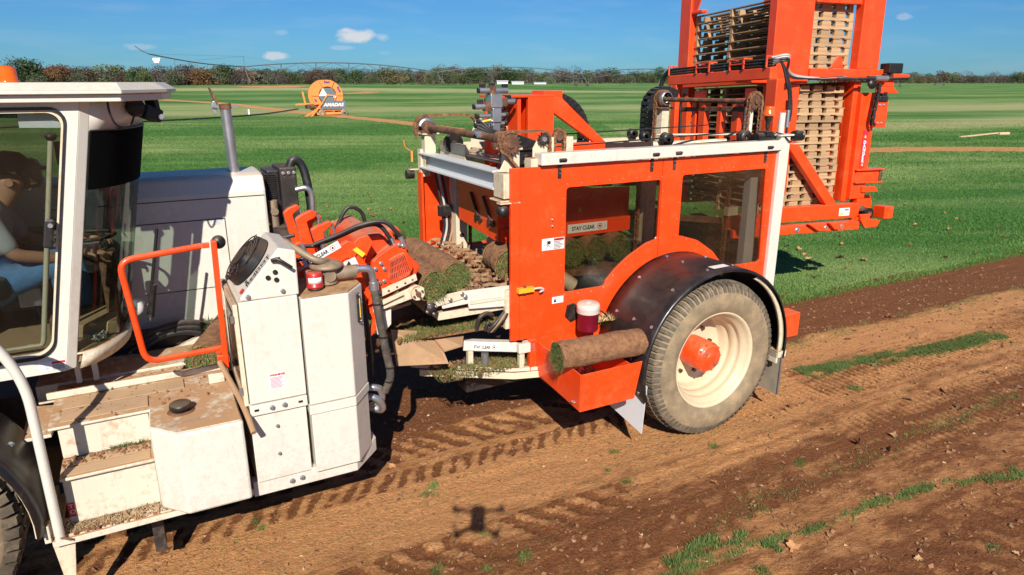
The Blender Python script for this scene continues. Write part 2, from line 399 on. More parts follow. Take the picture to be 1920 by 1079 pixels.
# ---------------------------------------------------------------- ground: bare soil strip and grass field
def vnoise(x, y, seed, per=1024):
    """value noise on arrays"""
    r = np.random.default_rng(seed).random((256, 256))
    xi = np.floor(x).astype(int); yi = np.floor(y).astype(int); fx = x-xi; fy = y-yi
    fx = fx*fx*(3-2*fx); fy = fy*fy*(3-2*fy); g = lambda a, b: r[a % 256, b % 256]
    return (g(xi, yi)*(1-fx)+g(xi+1, yi)*fx)*(1-fy)+(g(xi, yi+1)*(1-fx)+g(xi+1, yi+1)*fx)*fy
def fbm(x, y, seed, o=4):
    v = 0; a = .5
    for i in range(o): v = v+a*vnoise(x*2**i, y*2**i, seed+i); a *= .5
    return v
def hill(X, Y):
    """gentle rise of the field far to the left"""
    return 1.9*np.exp(-((X+52)/75)**2-((Y-150)/60)**2)+.9*np.exp(-((X-10)/50)**2-((Y-215)/70)**2)+.5*np.exp(-((X-90)/60)**2-((Y-120)/60)**2)
def quadmesh(name, V, nx, ny, mat, attrs=None):
    me = bpy.data.meshes.new(name)
    i = np.arange(nx-1)[:, None]*ny+np.arange(ny-1)[None, :]
    F = np.stack([i, i+ny, i+ny+1, i+1], -1).reshape(-1, 4)
    me.vertices.add(len(V)); me.vertices.foreach_set('co', V.ravel()); me.loops.add(F.size); me.loops.foreach_set('vertex_index', F.ravel())
    me.polygons.add(len(F)); me.polygons.foreach_set('loop_start', np.arange(0, F.size, 4)); me.polygons.foreach_set('use_smooth', np.ones(len(F), bool))
    me.update(calc_edges=True); me.materials.append(mat)
    for k, a in (attrs or {}).items():
        at = me.attributes.new(k, 'FLOAT', 'POINT'); at.data.foreach_set('value', a.ravel().astype(np.float32))
    o = bpy.data.objects.new(name, me); col.objects.link(o); return o
def dens(lo, a, b, hi, fine, n):
    """coordinates fine between a and b, growing outside"""
    g = lambda L_: (np.linspace(0, 1, n+1)[1:])**2.2*L_
    return np.concatenate([(a-g(a-lo))[::-1], np.arange(a, b, fine), b+g(hi-b)])
def dirtmat():
    m, nt, b = new_mat('bare_clay_soil')
    co = N(nt, 'ShaderNodeTexCoord').outputs['Object']
    at = N(nt, 'ShaderNodeAttribute'); at.attribute_name = 'moist'
    n1 = noi(nt, 1.6, 9, co, .65, (.35, 1, 1)); n2 = noi(nt, 38, 6, co, .7); n3 = noi(nt, 150, 3, co)
    dry = mixc(nt, rng_(nt, n2, .32, .68), (.43, .185, .066), (.64, .325, .130))
    wet = mixc(nt, rng_(nt, n2, .35, .72), (.135, .047, .016), (.265, .105, .038))
    n4 = noi(nt, 9, 9, co, .72, (.55, 1.3, 1)); n5 = noi(nt, 3.2, 6, co, .6, (.10, 2.4, 1))
    f = mth(nt, 'ADD', at.outputs['Fac'], mth(nt, 'MULTIPLY', mth(nt, 'SUBTRACT', n1, .5), .8))
    f = mth(nt, 'ADD', f, mth(nt, 'MULTIPLY', mth(nt, 'SUBTRACT', n2, .5), .5)); f = mth(nt, 'ADD', f, mth(nt, 'MULTIPLY', mth(nt, 'SUBTRACT', n4, .5), 1.5)); f = mth(nt, 'ADD', f, mth(nt, 'MULTIPLY', mth(nt, 'SUBTRACT', n5, .5), .7))
    c = mixc(nt, rng_(nt, f, .24, .72), dry, wet)
    c = mixc(nt, rng_(nt, n3, .63, .72, 0, .5), c, (.60, .37, .19))
    nt.links.new(c, b.inputs['Base Color']); b.inputs['Roughness'].default_value = .95; b.inputs['Specular IOR Level'].default_value = .2
    bump(nt, b, mth(nt, 'ADD', mth(nt, 'MULTIPLY_ADD', n3, .35, n2), mth(nt, 'MULTIPLY', n4, .9)), 1.0, .026); return m
M['dirt'] = dirtmat()
S_ = dens(-60, -3, 12.5, 90, .026, 40); T_ = dens(-60, -2.3, 2.12, 2.121, .024, 30); T_ = np.r_[T_[T_ < 2.12], np.arange(2.13, 3.7, .05)]
SS, TT = np.meshgrid(S_, T_, indexing='ij')
def wob(s, t, seed=5): return (fbm(s*3, t*3, seed, 3)-.44)
hgt = .026*(fbm(SS*.5, TT*2.6, 11, 4)-.45)+.014*(fbm(SS*4, TT*9, 12, 3)-.45)+.010*(fbm(SS*20, TT*20, 17, 2)-.4)+.010*(fbm(SS*1.2, TT*16, 18, 2)-.4)
cl = fbm(SS*11, TT*11, 13, 2); clodzone = np.clip(fbm(SS*.7, TT*1.3, 19, 3)*2.4-.85, 0, 1)
hgt += .02*np.clip(cl-.52, 0, 1)*clodzone*2
moist = .40+.45*(fbm(SS*.9, TT*14, 71, 3)-.44)+.35*(fbm(SS*5, TT*9, 72, 3)-.44)
def band(t, a, b, e=.08): return np.clip((t-a)/e, 0, 1)*np.clip((b-t)/e, 0, 1)
tw_ = TT+.12*wob(SS*.7, TT*.7)*2
moist += .55*band(tw_, .98+.06*np.sin(SS*.4), 5, .12)           # freshly cut dark strip next to the grass
moist += .30*band(tw_, 1.0, 3, .3)*(SS < 4)
moist -= .42*band(tw_, -.1, .5, .2)*(SS < 5)
moist -= .30*band(tw_, -.35, .15, .25)
moist -= .34*band(tw_, .42, 1.1, .2)*(SS > 4.2)
moist += .34*band(tw_, -1.15, -.48, .2)
moist += .30*band(tw_, -9, -1.45, .3)
moist += .12*band(tw_, -1.5, -1.0, .2)
# lug prints: two chevron rows under the front wheels, one further out, one of wide bars
def lugs(tc, half, pitch, slant, s0, s1, depth, seed, wet=.75, duty=.5):
    global hgt, moist
    u = (SS-s0)/pitch+slant*(TT-tc)/pitch+.75*(fbm(SS*5, TT*5, seed, 3)-.43)+.25*(fbm(SS*.8, TT*.8, seed+2, 2)-.38)
    ph = u-np.floor(u); ins = (np.abs(TT-tc+.05*(fbm(SS*9, TT*9, seed+3, 2)-.38)) < half)*(SS > s0)*(SS < s1)
    keep = vnoise(np.floor(u)*7.3+.5, 0*u+tc*31, seed+5); keep = keep > .22
    edge = np.clip((duty-ph)/.08, 0, 1)*np.clip(ph/.08, 0, 1)*ins*keep
    rag = np.clip((fbm(SS*16, TT*16, seed+9, 3)-.34+.12*np.clip(1-np.abs(ph-duty/2)/duty*2, 0, 1))*9, 0, 1)
    e = edge*rag; hgt = hgt-depth*e+.2*depth*np.clip((ph-duty)/.2, 0, 1)*np.clip((1-ph)/.2, 0, 1)*ins; moist = moist+wet*e
lugs(.88, .17, .20, .75, -2.5, 3.2, .012, 31, .75, .56)
lugs(.50, .10, .13, -.55, -2.5, 4.0, .009, 37, .65, .56)
lugs(-.47, .18, .21, .8, -1.2, 2.4, .012, 41, .75, .58)
lugs(-.92, .15, .2, -.7, -1.0, 3.6, .008, 43, .3, .55)
lugs(-1.95, .2, .22, .7, -1.5, 5.5, .008, 47, .6, .55)
# fine ribs left by the turf tyre at the right and older crossing ribs beyond
ribs = band(TT+.02*wob(SS, TT), -.16, .30, .03)*(SS > 3.9)
hgt += ribs*.010*(np.sin(SS*2*np.pi/.075+TT*5)+.4)-ribs*.008; moist += ribs*(.16-.22*np.sin(SS*2*np.pi/.075+TT*5))
rib2 = band(TT, -1.15, -.4, .06)*(SS > 4.6)
hgt += rib2*.004*np.sin(SS*2*np.pi/.085-TT*4); moist -= rib2*.12*np.sin(SS*2*np.pi/.085-TT*4)
rib3 = band(TT, -1.9, -1.6, .04)*(SS > 4)
hgt += rib3*.006*np.sin(SS*2*np.pi/.11+TT*9)
hgt -= .03*band(TT, -.42, -.36, .05)*(.4+fbm(SS*2, TT, 3, 2)); hgt += .025*band(TT, -.34, -.26, .04)*fbm(SS*5, TT*5, 4, 2)
hgt -= .02*np.exp(-((TT-.25)/.35)**2)*(SS < 3.5)
V = np.stack([SS, TT, hgt], -1).reshape(-1, 3)
ground = quadmesh('bare_soil_strip', V, len(S_), len(T_), M['dirt'], {'moist': np.clip(moist, -.3, 1.4)})
ground.location = (MO[0], MO[1], 0); ground.rotation_euler = (0, 0, MA); tag(ground, kind='structure')
from bisect import bisect_left
def gz(s, t):
    i = min(max(bisect_left(S_, s), 0), len(S_)-1); j = min(max(bisect_left(T_, t), 0), len(T_)-1); return float(hgt[i, j])

def fieldmat(blade=False):
    m, nt, b = new_mat('grass_blades' if blade else 'mown_grass')
    co = N(nt, 'ShaderNodeTexCoord').outputs['Object']
    at = N(nt, 'ShaderNodeAttribute'); at.attribute_name = 'band'
    n1 = noi(nt, .05, 5, co, .55, (.22, 1.0, 1), R(-12)); n2 = noi(nt, .55, 6, co, .6, (.12, 1.0, 1), R(-8)); n3 = noi(nt, 9, 8, co, .75); n4 = noi(nt, .35, 6, co, .6); n5 = noi(nt, 45, 3, co, .6)
    f = mth(nt, 'ADD', mth(nt, 'MULTIPLY_ADD', n1, 1.3, -.2), mth(nt, 'MULTIPLY_ADD', n2, 1.5, -.35))
    f = mth(nt, 'ADD', f, mth(nt, 'MULTIPLY', n3, .35)); f = mth(nt, 'ADD', f, mth(nt, 'MULTIPLY', n4, .3))
    f = mth(nt, 'ADD', f, at.outputs['Fac'])
    c = mixc(nt, rng_(nt, f, 1.0, 1.62), (.072, .185, .036), (.29, .375, .125))
    c = mixc(nt, rng_(nt, f, 1.5, 2.1), c, (.46, .41, .20))
    c = mixc(nt, rng_(nt, n5, .35, .7, 0, .45), c, (.02, .06, .008))
    b.inputs['Roughness'].default_value = .9; b.inputs['Specular IOR Level'].default_value = .15
    if blade:
        at2 = N(nt, 'ShaderNodeAttribute'); at2.attribute_name = 'tone'
        c = mixc(nt, mth(nt, 'MULTIPLY', at2.outputs['Fac'], .6), mixc(nt, .35, c, (.045, .12, .020)), mixc(nt, .35, c, (.27, .34, .10)))
    nt.links.new(c, b.inputs['Base Color'])
    if not blade: bump(nt, b, mth(nt, 'ADD', n3, n5), .8, .05)
    return m
M['field'] = fieldmat(); M['field_blade'] = fieldmat(True)
def bandval(XX, YY):
    ls, lt = m2l(XX, YY)
    bd = .18*np.sin((lt*.93+ls*.12)*.45+3*fbm(XX*.03, YY*.03, 53, 3))+.2*(fbm(XX*.02, YY*.06, 55, 3)-.45)
    bd += .55*np.exp(-((YY-68-.12*XX)/10)**2)+.95*np.exp(-((YY-122-.1*XX)/5)**2)*(XX < 40)+.35*np.exp(-((YY-40-.25*XX)/6)**2)*(XX > 6)
    bd += .45*(fbm(XX*.35, YY*.35, 57, 3)-.42)+.3*np.exp(-((lt-5.2-.4*np.sin(ls*.5))/.7)**2)*fbm(XX*.8, YY*.8, 58, 2)
    return bd+.30*np.exp(-((lt-22)/3)**2)*(ls > 18)
XS = np.concatenate([-np.geomspace(12, 2500, 60)[::-1], np.linspace(-11.5, 18, 90), np.geomspace(18.5, 2500, 70)])
YS = np.concatenate([-np.geomspace(6, 800, 14)[::-1], np.linspace(-5, 20, 130), np.geomspace(20.3, 3500, 150)])
XX, YY = np.meshgrid(XS, YS, indexing='ij')
ls, lt = m2l(XX, YY)
z = hill(XX, YY)+.03*(fbm(XX*.3, YY*.3, 51, 3)-.45); z = np.where((lt < 2.14)|((ls < 3.0)&(lt < 3.6)), -.08, z-.0)
bd = bandval(XX, YY)
field = quadmesh('grass_field', np.stack([XX, YY, z], -1).reshape(-1, 3), len(XS), len(YS), M['field'], {'band': bd}); tag(field, kind='structure')

def dirt_track(name, pts, wid, z0=.004, seed=3):
    """a worn strip of soil lying on the grass"""
    P_ = smooth_pts([(a, b, 0) for a, b in pts], 14); rows = []
    for i, p in enumerate(P_):
        d = (P_[min(i+1, len(P_)-1)]-P_[max(i-1, 0)]).normalized(); nrm = Vector((-d.y, d.x, 0))
        row = []
        for k in range(7):
            u = (k/6-.5)*wid*(1+(.5*(noise.noise(Vector((i*.6, k//3*9, seed)))) if k in (0, 6) else 0)); q = p+nrm*u
            row.append((q.x, q.y, float(hill(q.x, q.y))+.016+z0-(.012 if k in (0, 6) else 0)+.006*noise.noise(Vector((q.x*2, q.y*2, 0)))))
        rows.append(row)
    m = MB().grid(rows); o = m.build(name, M['dirt']); tag(o, kind='structure'); return o
dirt_track('soil_path', [(-42.44,85.158),(-31.286,76.643),(-19.981,62.782),(-13.28,54.659),(-9.061,49.646),(-5.817,44.921),(-3.096,40.562)], 1.6)
dirt_track('soil_path', [mw(14, 15.9)[:2], mw(20, 15.4)[:2], mw(27, 14.6)[:2], mw(34, 11.0)[:2], mw(50, 2)[:2]], 2.0)
dirt_track('soil_path', [(-48.598,131.806),(-42.208,127.457),(-41.064,136.461)], 7, seed=8)
dirt_track('soil_path', [(-24.967,103.506),(-22.445,106.365),(-21.428,109.385)], 3, seed=9)

# grass blades: many small triangles
def blades(name, pts, h, mat, seed=1, wid=.006, lean=.6, parent=None):
    """pts = array of (x, y, z); h = height or array"""
    r = np.random.default_rng(seed); n = len(pts); a = r.random(n)*2*np.pi; l = r.random(n)*lean; hh = h*(.5+.8*r.random(n))
    dx, dy = np.cos(a), np.sin(a); w_ = wid*(.6+.8*r.random(n))
    a2 = r.random(n)*2*np.pi
    V = np.zeros((n, 3, 3)); V[:, 0] = pts; V[:, 1] = pts; V[:, 2] = pts
    V[:, 0, 0] -= np.cos(a2)*w_/2; V[:, 0, 1] -= np.sin(a2)*w_/2; V[:, 1, 0] += np.cos(a2)*w_/2; V[:, 1, 1] += np.sin(a2)*w_/2
    V[:, 2, 0] += dx*l*hh; V[:, 2, 1] += dy*l*hh; V[:, 2, 2] += hh
    me = bpy.data.meshes.new(name); me.vertices.add(3*n); me.vertices.foreach_set('co', V.ravel()); me.loops.add(3*n); me.loops.foreach_set('vertex_index', np.arange(3*n))
    me.polygons.add(n); me.polygons.foreach_set('loop_start', np.arange(0, 3*n, 3)); me.update(calc_edges=True); me.materials.append(mat)
    at = me.attributes.new('tone', 'FLOAT', 'POINT'); at.data.foreach_set('value', np.repeat(r.random(n)**3, 3).astype(np.float32))
    o = bpy.data.objects.new(name, me); col.objects.link(o)
    if parent is not None: o.parent = parent
    return o
# field grass near the camera, denser close by
def field_pts(n, r0, r1, seed=0):
    """points spread evenly over the view: as dense in the picture far away as near"""
    r = np.random.default_rng(seed); d = np.exp(np.log(r0)+np.log(r1/r0)*r.random(n)); a = r.uniform(-.80, .80, n)
    X = d*np.sin(a); Y = d*np.cos(a); s, t = m2l(X, Y); k = ((t > 2.08)&(s > 3.0))|(t > 3.62); k &= (t > 2.14)|(r.random(n) < .6)
    X, Y, d = X[k], Y[k], d[k]; return np.stack([X, Y, hill(X, Y)], -1), d
gp_, gd_ = field_pts(620000, 6, 60, 3); k_ = np.random.default_rng(8).random(len(gd_)) < np.clip((62-gd_)/30, 0, 1)**.8; gp_, gd_ = gp_[k_], gd_[k_]
g1 = blades('field_grass', gp_, .026+.0004*gd_, M['field_blade'], 2, .0028+.0009*gd_, 1.3)
at_ = g1.data.attributes.new('band', 'FLOAT', 'POINT'); at_.data.foreach_set('value', np.repeat(bandval(gp_[:, 0], gp_[:, 1]), 3).astype(np.float32)); tag(g1, 'short mown green grass of the field beyond the soil strip', 'grass', kind='stuff')
g2 = blades('field_grass_edge', np.array([mw(3+13*random.random(), 2.0+.16*random.random()+.05*math.sin(_*.37), .0) for _ in range(9000)]), .035, M['field_blade'], 3, .010, 1.4); tag(g2, 'ragged grass edge where the cut soil strip begins', 'grass', kind='stuff')
def strip_pts(path, wid, n, seed, cl=2.2, thr=.60):
    r = np.random.default_rng(seed); P_ = np.array([p[:2] for p in path]); L_ = np.r_[0, np.cumsum(np.hypot(*np.diff(P_, axis=0).T))]
    d = r.random(n*3)*L_[-1]; s = np.interp(d, L_, P_[:, 0]); t = np.interp(d, L_, P_[:, 1])+wid*r.normal(0, .42, n*3)
    k = r.random(n*3) < np.clip((fbm(s*cl*2.4, t*cl*6, seed+1, 4)+.22*np.exp(-((t-np.interp(d, L_, P_[:, 1]))/wid)**2)-thr+.04)*6, 0, 1)**1.5
    s, t = s[k][:n], t[k][:n]; Z = np.array([gz(a, b) for a, b in zip(s, t)])
    return np.stack([MO[0]+s*math.cos(MA)-t*math.sin(MA), MO[1]+s*math.sin(MA)+t*math.cos(MA), Z-.002], -1)
q = blades('uncut_grass_strip', strip_pts([(5.171,0.417),(5.569,0.356),(6.144,0.286),(6.753,0.212),(7.399,0.133),(8.095,0.083)], .16, 22000, 5, 2.2, .53), .026, M['blade'], 5, .006, 1.8)
tag(q, 'upper strip of missed green grass crossing the soil behind the wheel', 'grass', kind='stuff')
q = blades('uncut_grass_strip', strip_pts([(2.022,-1.241),(2.416,-1.266),(2.822,-1.311),(3.257,-1.36),(3.808,-1.353),(4.324,-1.408),(4.736,-1.511),(5.16,-1.656)], .07, 4500, 6, 3.2, .57), .024, M['blade'], 6, .005, 1.8)
tag(q, 'lower narrow strip of missed green grass in the foreground soil', 'grass', kind='stuff')
q = blades('thin_grass_strip', strip_pts([(2.126,-1.166),(2.513,-1.118),(2.743,-1.21),(2.84,-1.379)], .10, 1500, 16, 3), .035, M['blade'], 6, .007, 1.3)
tag(q, 'sparse branch of grass joining the lower strip', 'grass', kind='stuff')
q = blades('dry_grass_litter', strip_pts([(-3, -.0), (12, -.3)], 1.5, 6000, 7, 4), .018, M['blade_dry'], 7, .006, 3); tag(q, 'thin dry grass litter over the tyre tracks', 'grass', kind='stuff')
q = blades('dry_grass_litter', strip_pts([(2.5, -1.0), (11, -.75)], .16, 3500, 8, 2.5), .024, M['blade_dry'], 8, .006, 2.2); tag(q, 'faint olive line of dry grass in the middle of the soil', 'grass', kind='stuff')
q = blades('dry_grass_litter', strip_pts([(4, 1.0), (12, .95)], .2, 2500, 9, 2.5), .022, M['blade_dry'], 8, .006, 2.2); tag(q, 'faint line of dry grass near the dark fresh soil', 'grass', kind='stuff')
tufts = [(1.119,0.221),(1.197,0.293),(2.439,-0.127),(3.79,-0.743),(2.583,-1.488),(2.636,0.076),(0.885,-0.559),(1.156,-0.693),(1.407,-0.702),(2.37,-1.186),(4.017,-2.004),(5.134,-1.56),(2.643,-1.216),(0.026,0.39),(0.004,0.466),(2.454,-0.337),(6.296,1.846),(5.335,-0.089),(3.373,-0.27),(1.276,-0.369),(4.805,-1.547),(2.948,0.353)]
TL = ['green grass tuft just left of and above the drone shadow', 'second small tuft touching the one above the drone shadow', 'darkish tuft on the pale soil below the mud flap', 'small tuft in the pale soil left of the middle leaves', 'thin tuft on the pale soil right of the drone shadow', 'tuft among the lug prints under the tray box', 'wide tuft at the bottom edge left of centre', 'tuft at the bottom edge below the drone shadow', 'tuft just under the drone shadow', 'small tuft below the thin branch of the lower grass strip', 'tuft in the lower right corner', 'tuft at the right end of the lower grass strip', 'tuft in the brown soil left of the lower strip', 'tuft under the white step frame', 'smaller tuft beside the one under the step frame', 'tuft near the right end of the lug print rows', 'tuft on the dark soil just right of the fender', 'olive tuft on the ribbed track right of the wheel', 'faint tuft on the brown soil below the wheel', 'tuft covered by the drone shadow', 'tuft above the right end of the lower strip', 'small tuft under the mud flap in the pale soil']
proto_tuft = None
for i, (s, t) in enumerate(tufts):
    r = np.random.default_rng(90+i % 4); n = 150
    if i < 4:
        c = r.normal(0, .035, (n, 2)); pp = np.c_[c, np.zeros(n)]
        o = blades('grass_tuft', pp, .04, M['blade'], 60+i, .006, 1.2); protos = (protos if i else [])+[o]
    else: o = protos[i % 4].copy(); col.objects.link(o); 
    o.location = mw(s, t, gz(s, t)); k = random.uniform(.35, .8); o.scale = (k*1.4, k, k*.8); o.rotation_euler = (0, 0, i*1.3)
    tag(o, TL[i], 'grass tuft', 'grass tufts on the bare soil')

# pebbles and clods
def scatter_stones(name, n, s0, s1, t0, t1, rmin, rmax, mat, seed):
    r = np.random.default_rng(seed); vs = []; fs = []
    base = np.array([(1, 0, 0), (-1, 0, 0), (0, 1, 0), (0, -1, 0), (0, 0, 1), (0, 0, -1)], float); tri = [(0, 2, 4), (2, 1, 4), (1, 3, 4), (3, 0, 4), (2, 0, 5), (1, 2, 5), (3, 1, 5), (0, 3, 5)]
    for i in range(n):
        s, t = s0+(s1-s0)*r.random(), t0+(t1-t0)*r.random(); k = rmin+(rmax-rmin)*r.random()**4
        b_ = base*k*(.55+.9*r.random((6, 1)))+k*.25*r.normal(size=(6, 3)); q_, _ = np.linalg.qr(r.normal(size=(3, 3))); b_ = (b_@q_)*np.array([1.1, 1.1, .75])
        o = len(vs); vs += [(s+p[0], t+p[1], gz(s, t)+p[2]+k*.2) for p in b_]; fs += [tuple(q+o for q in f) for f in tri]
    m = MB().add(vs, fs); o = m.build(name, mat); o.location = (MO[0], MO[1], 0); o.rotation_euler = (0, 0, MA); return o
M['clod'] = paint('soil_clods', (.19, .082, .034), .95, .3, .3, 0, var=.35, scale=8, bmp=.5)
M['stone'] = paint('pale_stones', (.50, .34, .2), .9, .3, .3, 0, var=.25, scale=8)
tag(scatter_stones('soil_clods', 14000, -1.5, 11, -2.2, 1.9, .003, .020, M['clod'], 21), 'loose crumbs and clods of brown soil all over the bare strip', 'soil crumbs', kind='stuff')
tag(scatter_stones('pebbles', 500, -1.5, 10, -2.2, 1.8, .004, .013, M['stone'], 22), 'scattered small pale pebbles on the soil', 'pebbles', kind='stuff')
r = np.random.default_rng(77); n = 2600; sp = np.stack([-1.5+12*r.random(n), -2.2+4*r.random(n)], 1)
stp = np.array([mw(a, b, gz(a, b)+.004) for a, b in sp]); q = blades('straw_litter', stp, .006, M['straw'], 78, .004, 6.); tag(q, 'bits of straw and dry grass strewn over the soil', 'straw', kind='stuff')

# dry leaves
M['leaf'] = paint('dry_leaf', (.36, .17, .07), .8, 0, 0, 0, var=.45, scale=3)
M['leaf_dark'] = paint('dark_dry_leaf', (.14, .06, .03), .8, 0, 0, 0, var=.45, scale=3)
M['leaf_pale'] = paint('pale_dry_leaf', (.38, .22, .11), .8, 0, 0, 0, var=.3, scale=3)
def leaf_mesh(seed, mat):
    r = random.Random(seed); m = MB(); n = 9; rows = []
    lob = [1, .7, .85, .75, .95, .65, .85, .7, .8]
    ctr = (0, 0, .008); pts = []
    for i in range(18):
        a = 2*math.pi*i/18; rr = .5*(lob[i//2] if i % 2 == 0 else .70)*(1+.2*r.uniform(-1, 1)); x, y = rr*math.cos(a), rr*math.sin(a)*.75
        pts.append((x, y, .008+.9*abs(y)**1.1*r.uniform(.5, 1.5)+.35*r.random()*abs(x)))
    m.add([ctr]+pts, [(0, i+1, (i+1) % 18+1) for i in range(18)], True)
    m.tube([(0, 0, .01), (-.3, 0, .05), (-.62, .05, .02)], .012, 4)
    me = m.mesh('dry_leaf', mat); return me
lm = [leaf_mesh(1, M['leaf']), leaf_mesh(2, M['leaf_dark']), leaf_mesh(3, M['leaf_pale']), leaf_mesh(4, M['leaf']), leaf_mesh(5, M['leaf_dark'])]
def put_leaf(s, t, size, k, label, group, z=None):
    o = bpy.data.objects.new('dry_leaf', lm[k]); col.objects.link(o); o.location = mw(s, t, (gz(s, t) if z is None else z)); o.scale = (size,)*3
    o.rotation_euler = (random.uniform(-.5, .5), random.uniform(-.5, .5), random.uniform(0, 6.28)); tag(o, label, 'leaf', group)
big = [(5.106,-0.763),(5.758,-0.809),(5.52,-0.48),(4.435,-0.759),(4.554,-0.944),(2.914,-1.418),(2.993,-0.639),(4.802,-0.827),(3.613,-0.953),(5.349,-0.378),(6.706,-0.818),(5.991,-0.504),(7.491,1.052),(6.4,0.793),(6.81,-0.455),(4.094,-2.102),(3.669,-0.696),(3.514,-1.85),(1.872,0.391),(1.015,0.673)]
lab = ['curled orange-brown leaf, nearest of three on the smooth soil at the right', 'dark twig-like curled leaf right of the middle of the soil', 'small black curled leaf high on the soil strip', 'long dark folded leaf lying left of a pale one', 'dark crumpled leaf below the pale one', 'large orange-brown curled leaf in the lower foreground soil', 'reddish crumpled leaf on the soil below the big wheel', 'flat pale leaf between the dark leaves', 'pale tan leaf scrap in the middle of the soil', 'grey leaf above the smooth soil', 'dark leaf at the right edge of the picture on soil', 'greenish dark leaf on the ribbed tyre track', 'dark leaf in the fresh dark soil', 'small dark clump of leaf by the fresh soil', 'dark clump beside the ribbed track', 'pale leaf in the lower right corner', 'tan leaf beside the dry grass line', 'grey stalk-like leaf near the lower right', 'pale ragged leaf among the lug prints', 'reddish leaf stalk near the machine shadow']
for i, (s, t) in enumerate(big): put_leaf(s, t, [.11, .11, .08, .12, .10, .12, .09, .09, .05, .06, .1, .08, .09, .08, .09, .07, .05, .07, .06, .08][i], [0, 1, 1, 1, 1, 0, 3, 2, 2, 2, 1, 1, 1, 1, 1, 2, 2, 2, 2, 3][i], lab[i], 'dry leaves on the soil')
rl = random.Random(5)
for i in range(70):
    s = rl.uniform(4.6, 13); t = rl.uniform(2.2, 8) if i < 55 else rl.uniform(8, 14); s += t*.45
    put_leaf(s, t, rl.uniform(.07, .14), rl.choice([0, 0, 3, 1, 2]), 'dry brown leaf lying on the green grass right of the machine', 'dry leaves on the grass at the right', .03)
for i in range(16):
    t = rl.uniform(5, 14); s = rl.uniform(1.2, 3.2)+t*.12
    put_leaf(s, t, rl.uniform(.08, .14), rl.choice([0, 3, 1]), 'dry brown leaf on the grass behind the cutting head', 'dry leaves on the grass behind the machine', .03)
for i in range(45):
    put_leaf(rl.uniform(1, 10), rl.uniform(-1.9, 1.8), rl.uniform(.02, .045), rl.choice([1, 2, 0]), 'small leaf fragment on the bare soil', 'leaf fragments on the soil')

# ---------------------------------------------------------------- far background
def crown_mesh(seed, mat, nblob=14, nleaf=900, flat=.8, size=.09):
    r = np.random.default_rng(seed); bl = []
    for i in range(nblob):
        a = r.random()*6.28; rr = .36*math.sqrt(r.random()); zz = .28+.62*r.random(); sc = (.26-.1*abs(zz-.55))*(.7+.6*r.random()); bl.append((rr*math.cos(a)*(1.25-zz*.5), rr*math.sin(a)*(1.25-zz*.5), zz*flat, sc))
    bl = np.array(bl); k = r.integers(0, nblob, nleaf); d = r.normal(size=(nleaf, 3)); d /= np.linalg.norm(d, axis=1)[:, None]
    p = bl[k, :3]+d*bl[k, 3:]*(.55+.5*r.random((nleaf, 1))); a = r.normal(size=(nleaf, 3)); a /= np.linalg.norm(a, axis=1)[:, None]; b = np.cross(a, r.normal(size=(nleaf, 3))); b /= np.linalg.norm(b, axis=1)[:, None]
    s = size*(.4+.8*r.random((nleaf, 1))); V = np.stack([p-a*s*.5, p+b*s*.5, p+a*s*.5, p-b*s*.4], 1).reshape(-1, 3)
    me = bpy.data.meshes.new('crown'); n = nleaf; me.vertices.add(4*n); me.vertices.foreach_set('co', V.ravel()); me.loops.add(4*n); me.loops.foreach_set('vertex_index', np.arange(4*n)); me.polygons.add(n); me.polygons.foreach_set('loop_start', np.arange(0, 4*n, 4)); me.update(calc_edges=True); me.materials.append(mat)
    at = me.attributes.new('tone', 'FLOAT', 'POINT'); at.data.foreach_set('value', np.repeat(r.random(n)**2*.8, 4).astype(np.float32)); return me
def trunk_mesh(seed, mat, bare=False):
    r = random.Random(seed); m = MB(); m.tube([(0, 0, -.03), (.01, 0, .15), (.0, .02, .35), (.03, 0, .62)], [.034, .026, .02, .008], 6)
    for i in range(14 if bare else 7):
        a = r.uniform(0, 6.28); z0 = r.uniform(.15, .5); l = r.uniform(.18, .36); q = (math.cos(a)*l, math.sin(a)*l, z0+r.uniform(.15, .4)); mid = (math.cos(a)*l*.5, math.sin(a)*l*.5, z0+.08)
        m.tube([(0, 0, z0), mid, q], [.012, .008, .003], 4)
    return m.mesh('trunk', mat)
M['bark'] = paint('grey_bark', (.16, .13, .11), .9, 0, 0, 0, var=.3)
kinds = {'dark_green': ((.026, .050, .016), (.055, .085, .028)), 'olive': ((.06, .075, .03), (.10, .115, .045)), 'rust': ((.085, .040, .020), (.15, .070, .030)), 'brown': ((.055, .038, .028), (.095, .065, .045)), 'bare': ((.06, .05, .046), (.10, .085, .075)), 'tan': ((.12, .095, .045), (.18, .145, .07)), 'grey_green': ((.075, .09, .05), (.12, .14, .075))}
KM = {}
for i, (k, (a, b)) in enumerate(kinds.items()):
    mt = leafmat(k+'_foliage', a, b, sc=2); KM[k] = [(crown_mesh(100+i*10+j, mt, 12+3*j, 1500 if k == 'bare' else 2300, .85+.1*j, .04 if k == 'bare' else .052), trunk_mesh(i*7+j, M['bark'], k == 'bare')) for j in range(2)]
nice = {'dark_green': 'dark green', 'olive': 'olive green', 'rust': 'rust coloured', 'brown': 'brown', 'bare': 'bare grey', 'tan': 'tan yellow', 'grey_green': 'pale grey-green'}
def tree(px, dist, h, kind, label, group, spread=1.25, y0=None):
    X = (px-960)/1338*dist; z = float(hill(X, dist))-.2; e = empty('tree', (X, dist, z), random.uniform(0, 6.28)); e.scale = (h*spread, h*spread, h)
    c, t = KM[kind][random.randrange(2)]
    o = bpy.data.objects.new('trunk', t); col.objects.link(o); o.parent = e
    o = bpy.data.objects.new('crown', c); col.objects.link(o); o.parent = e
    return tag(e, label, 'tree', group)
rt = random.Random(11)
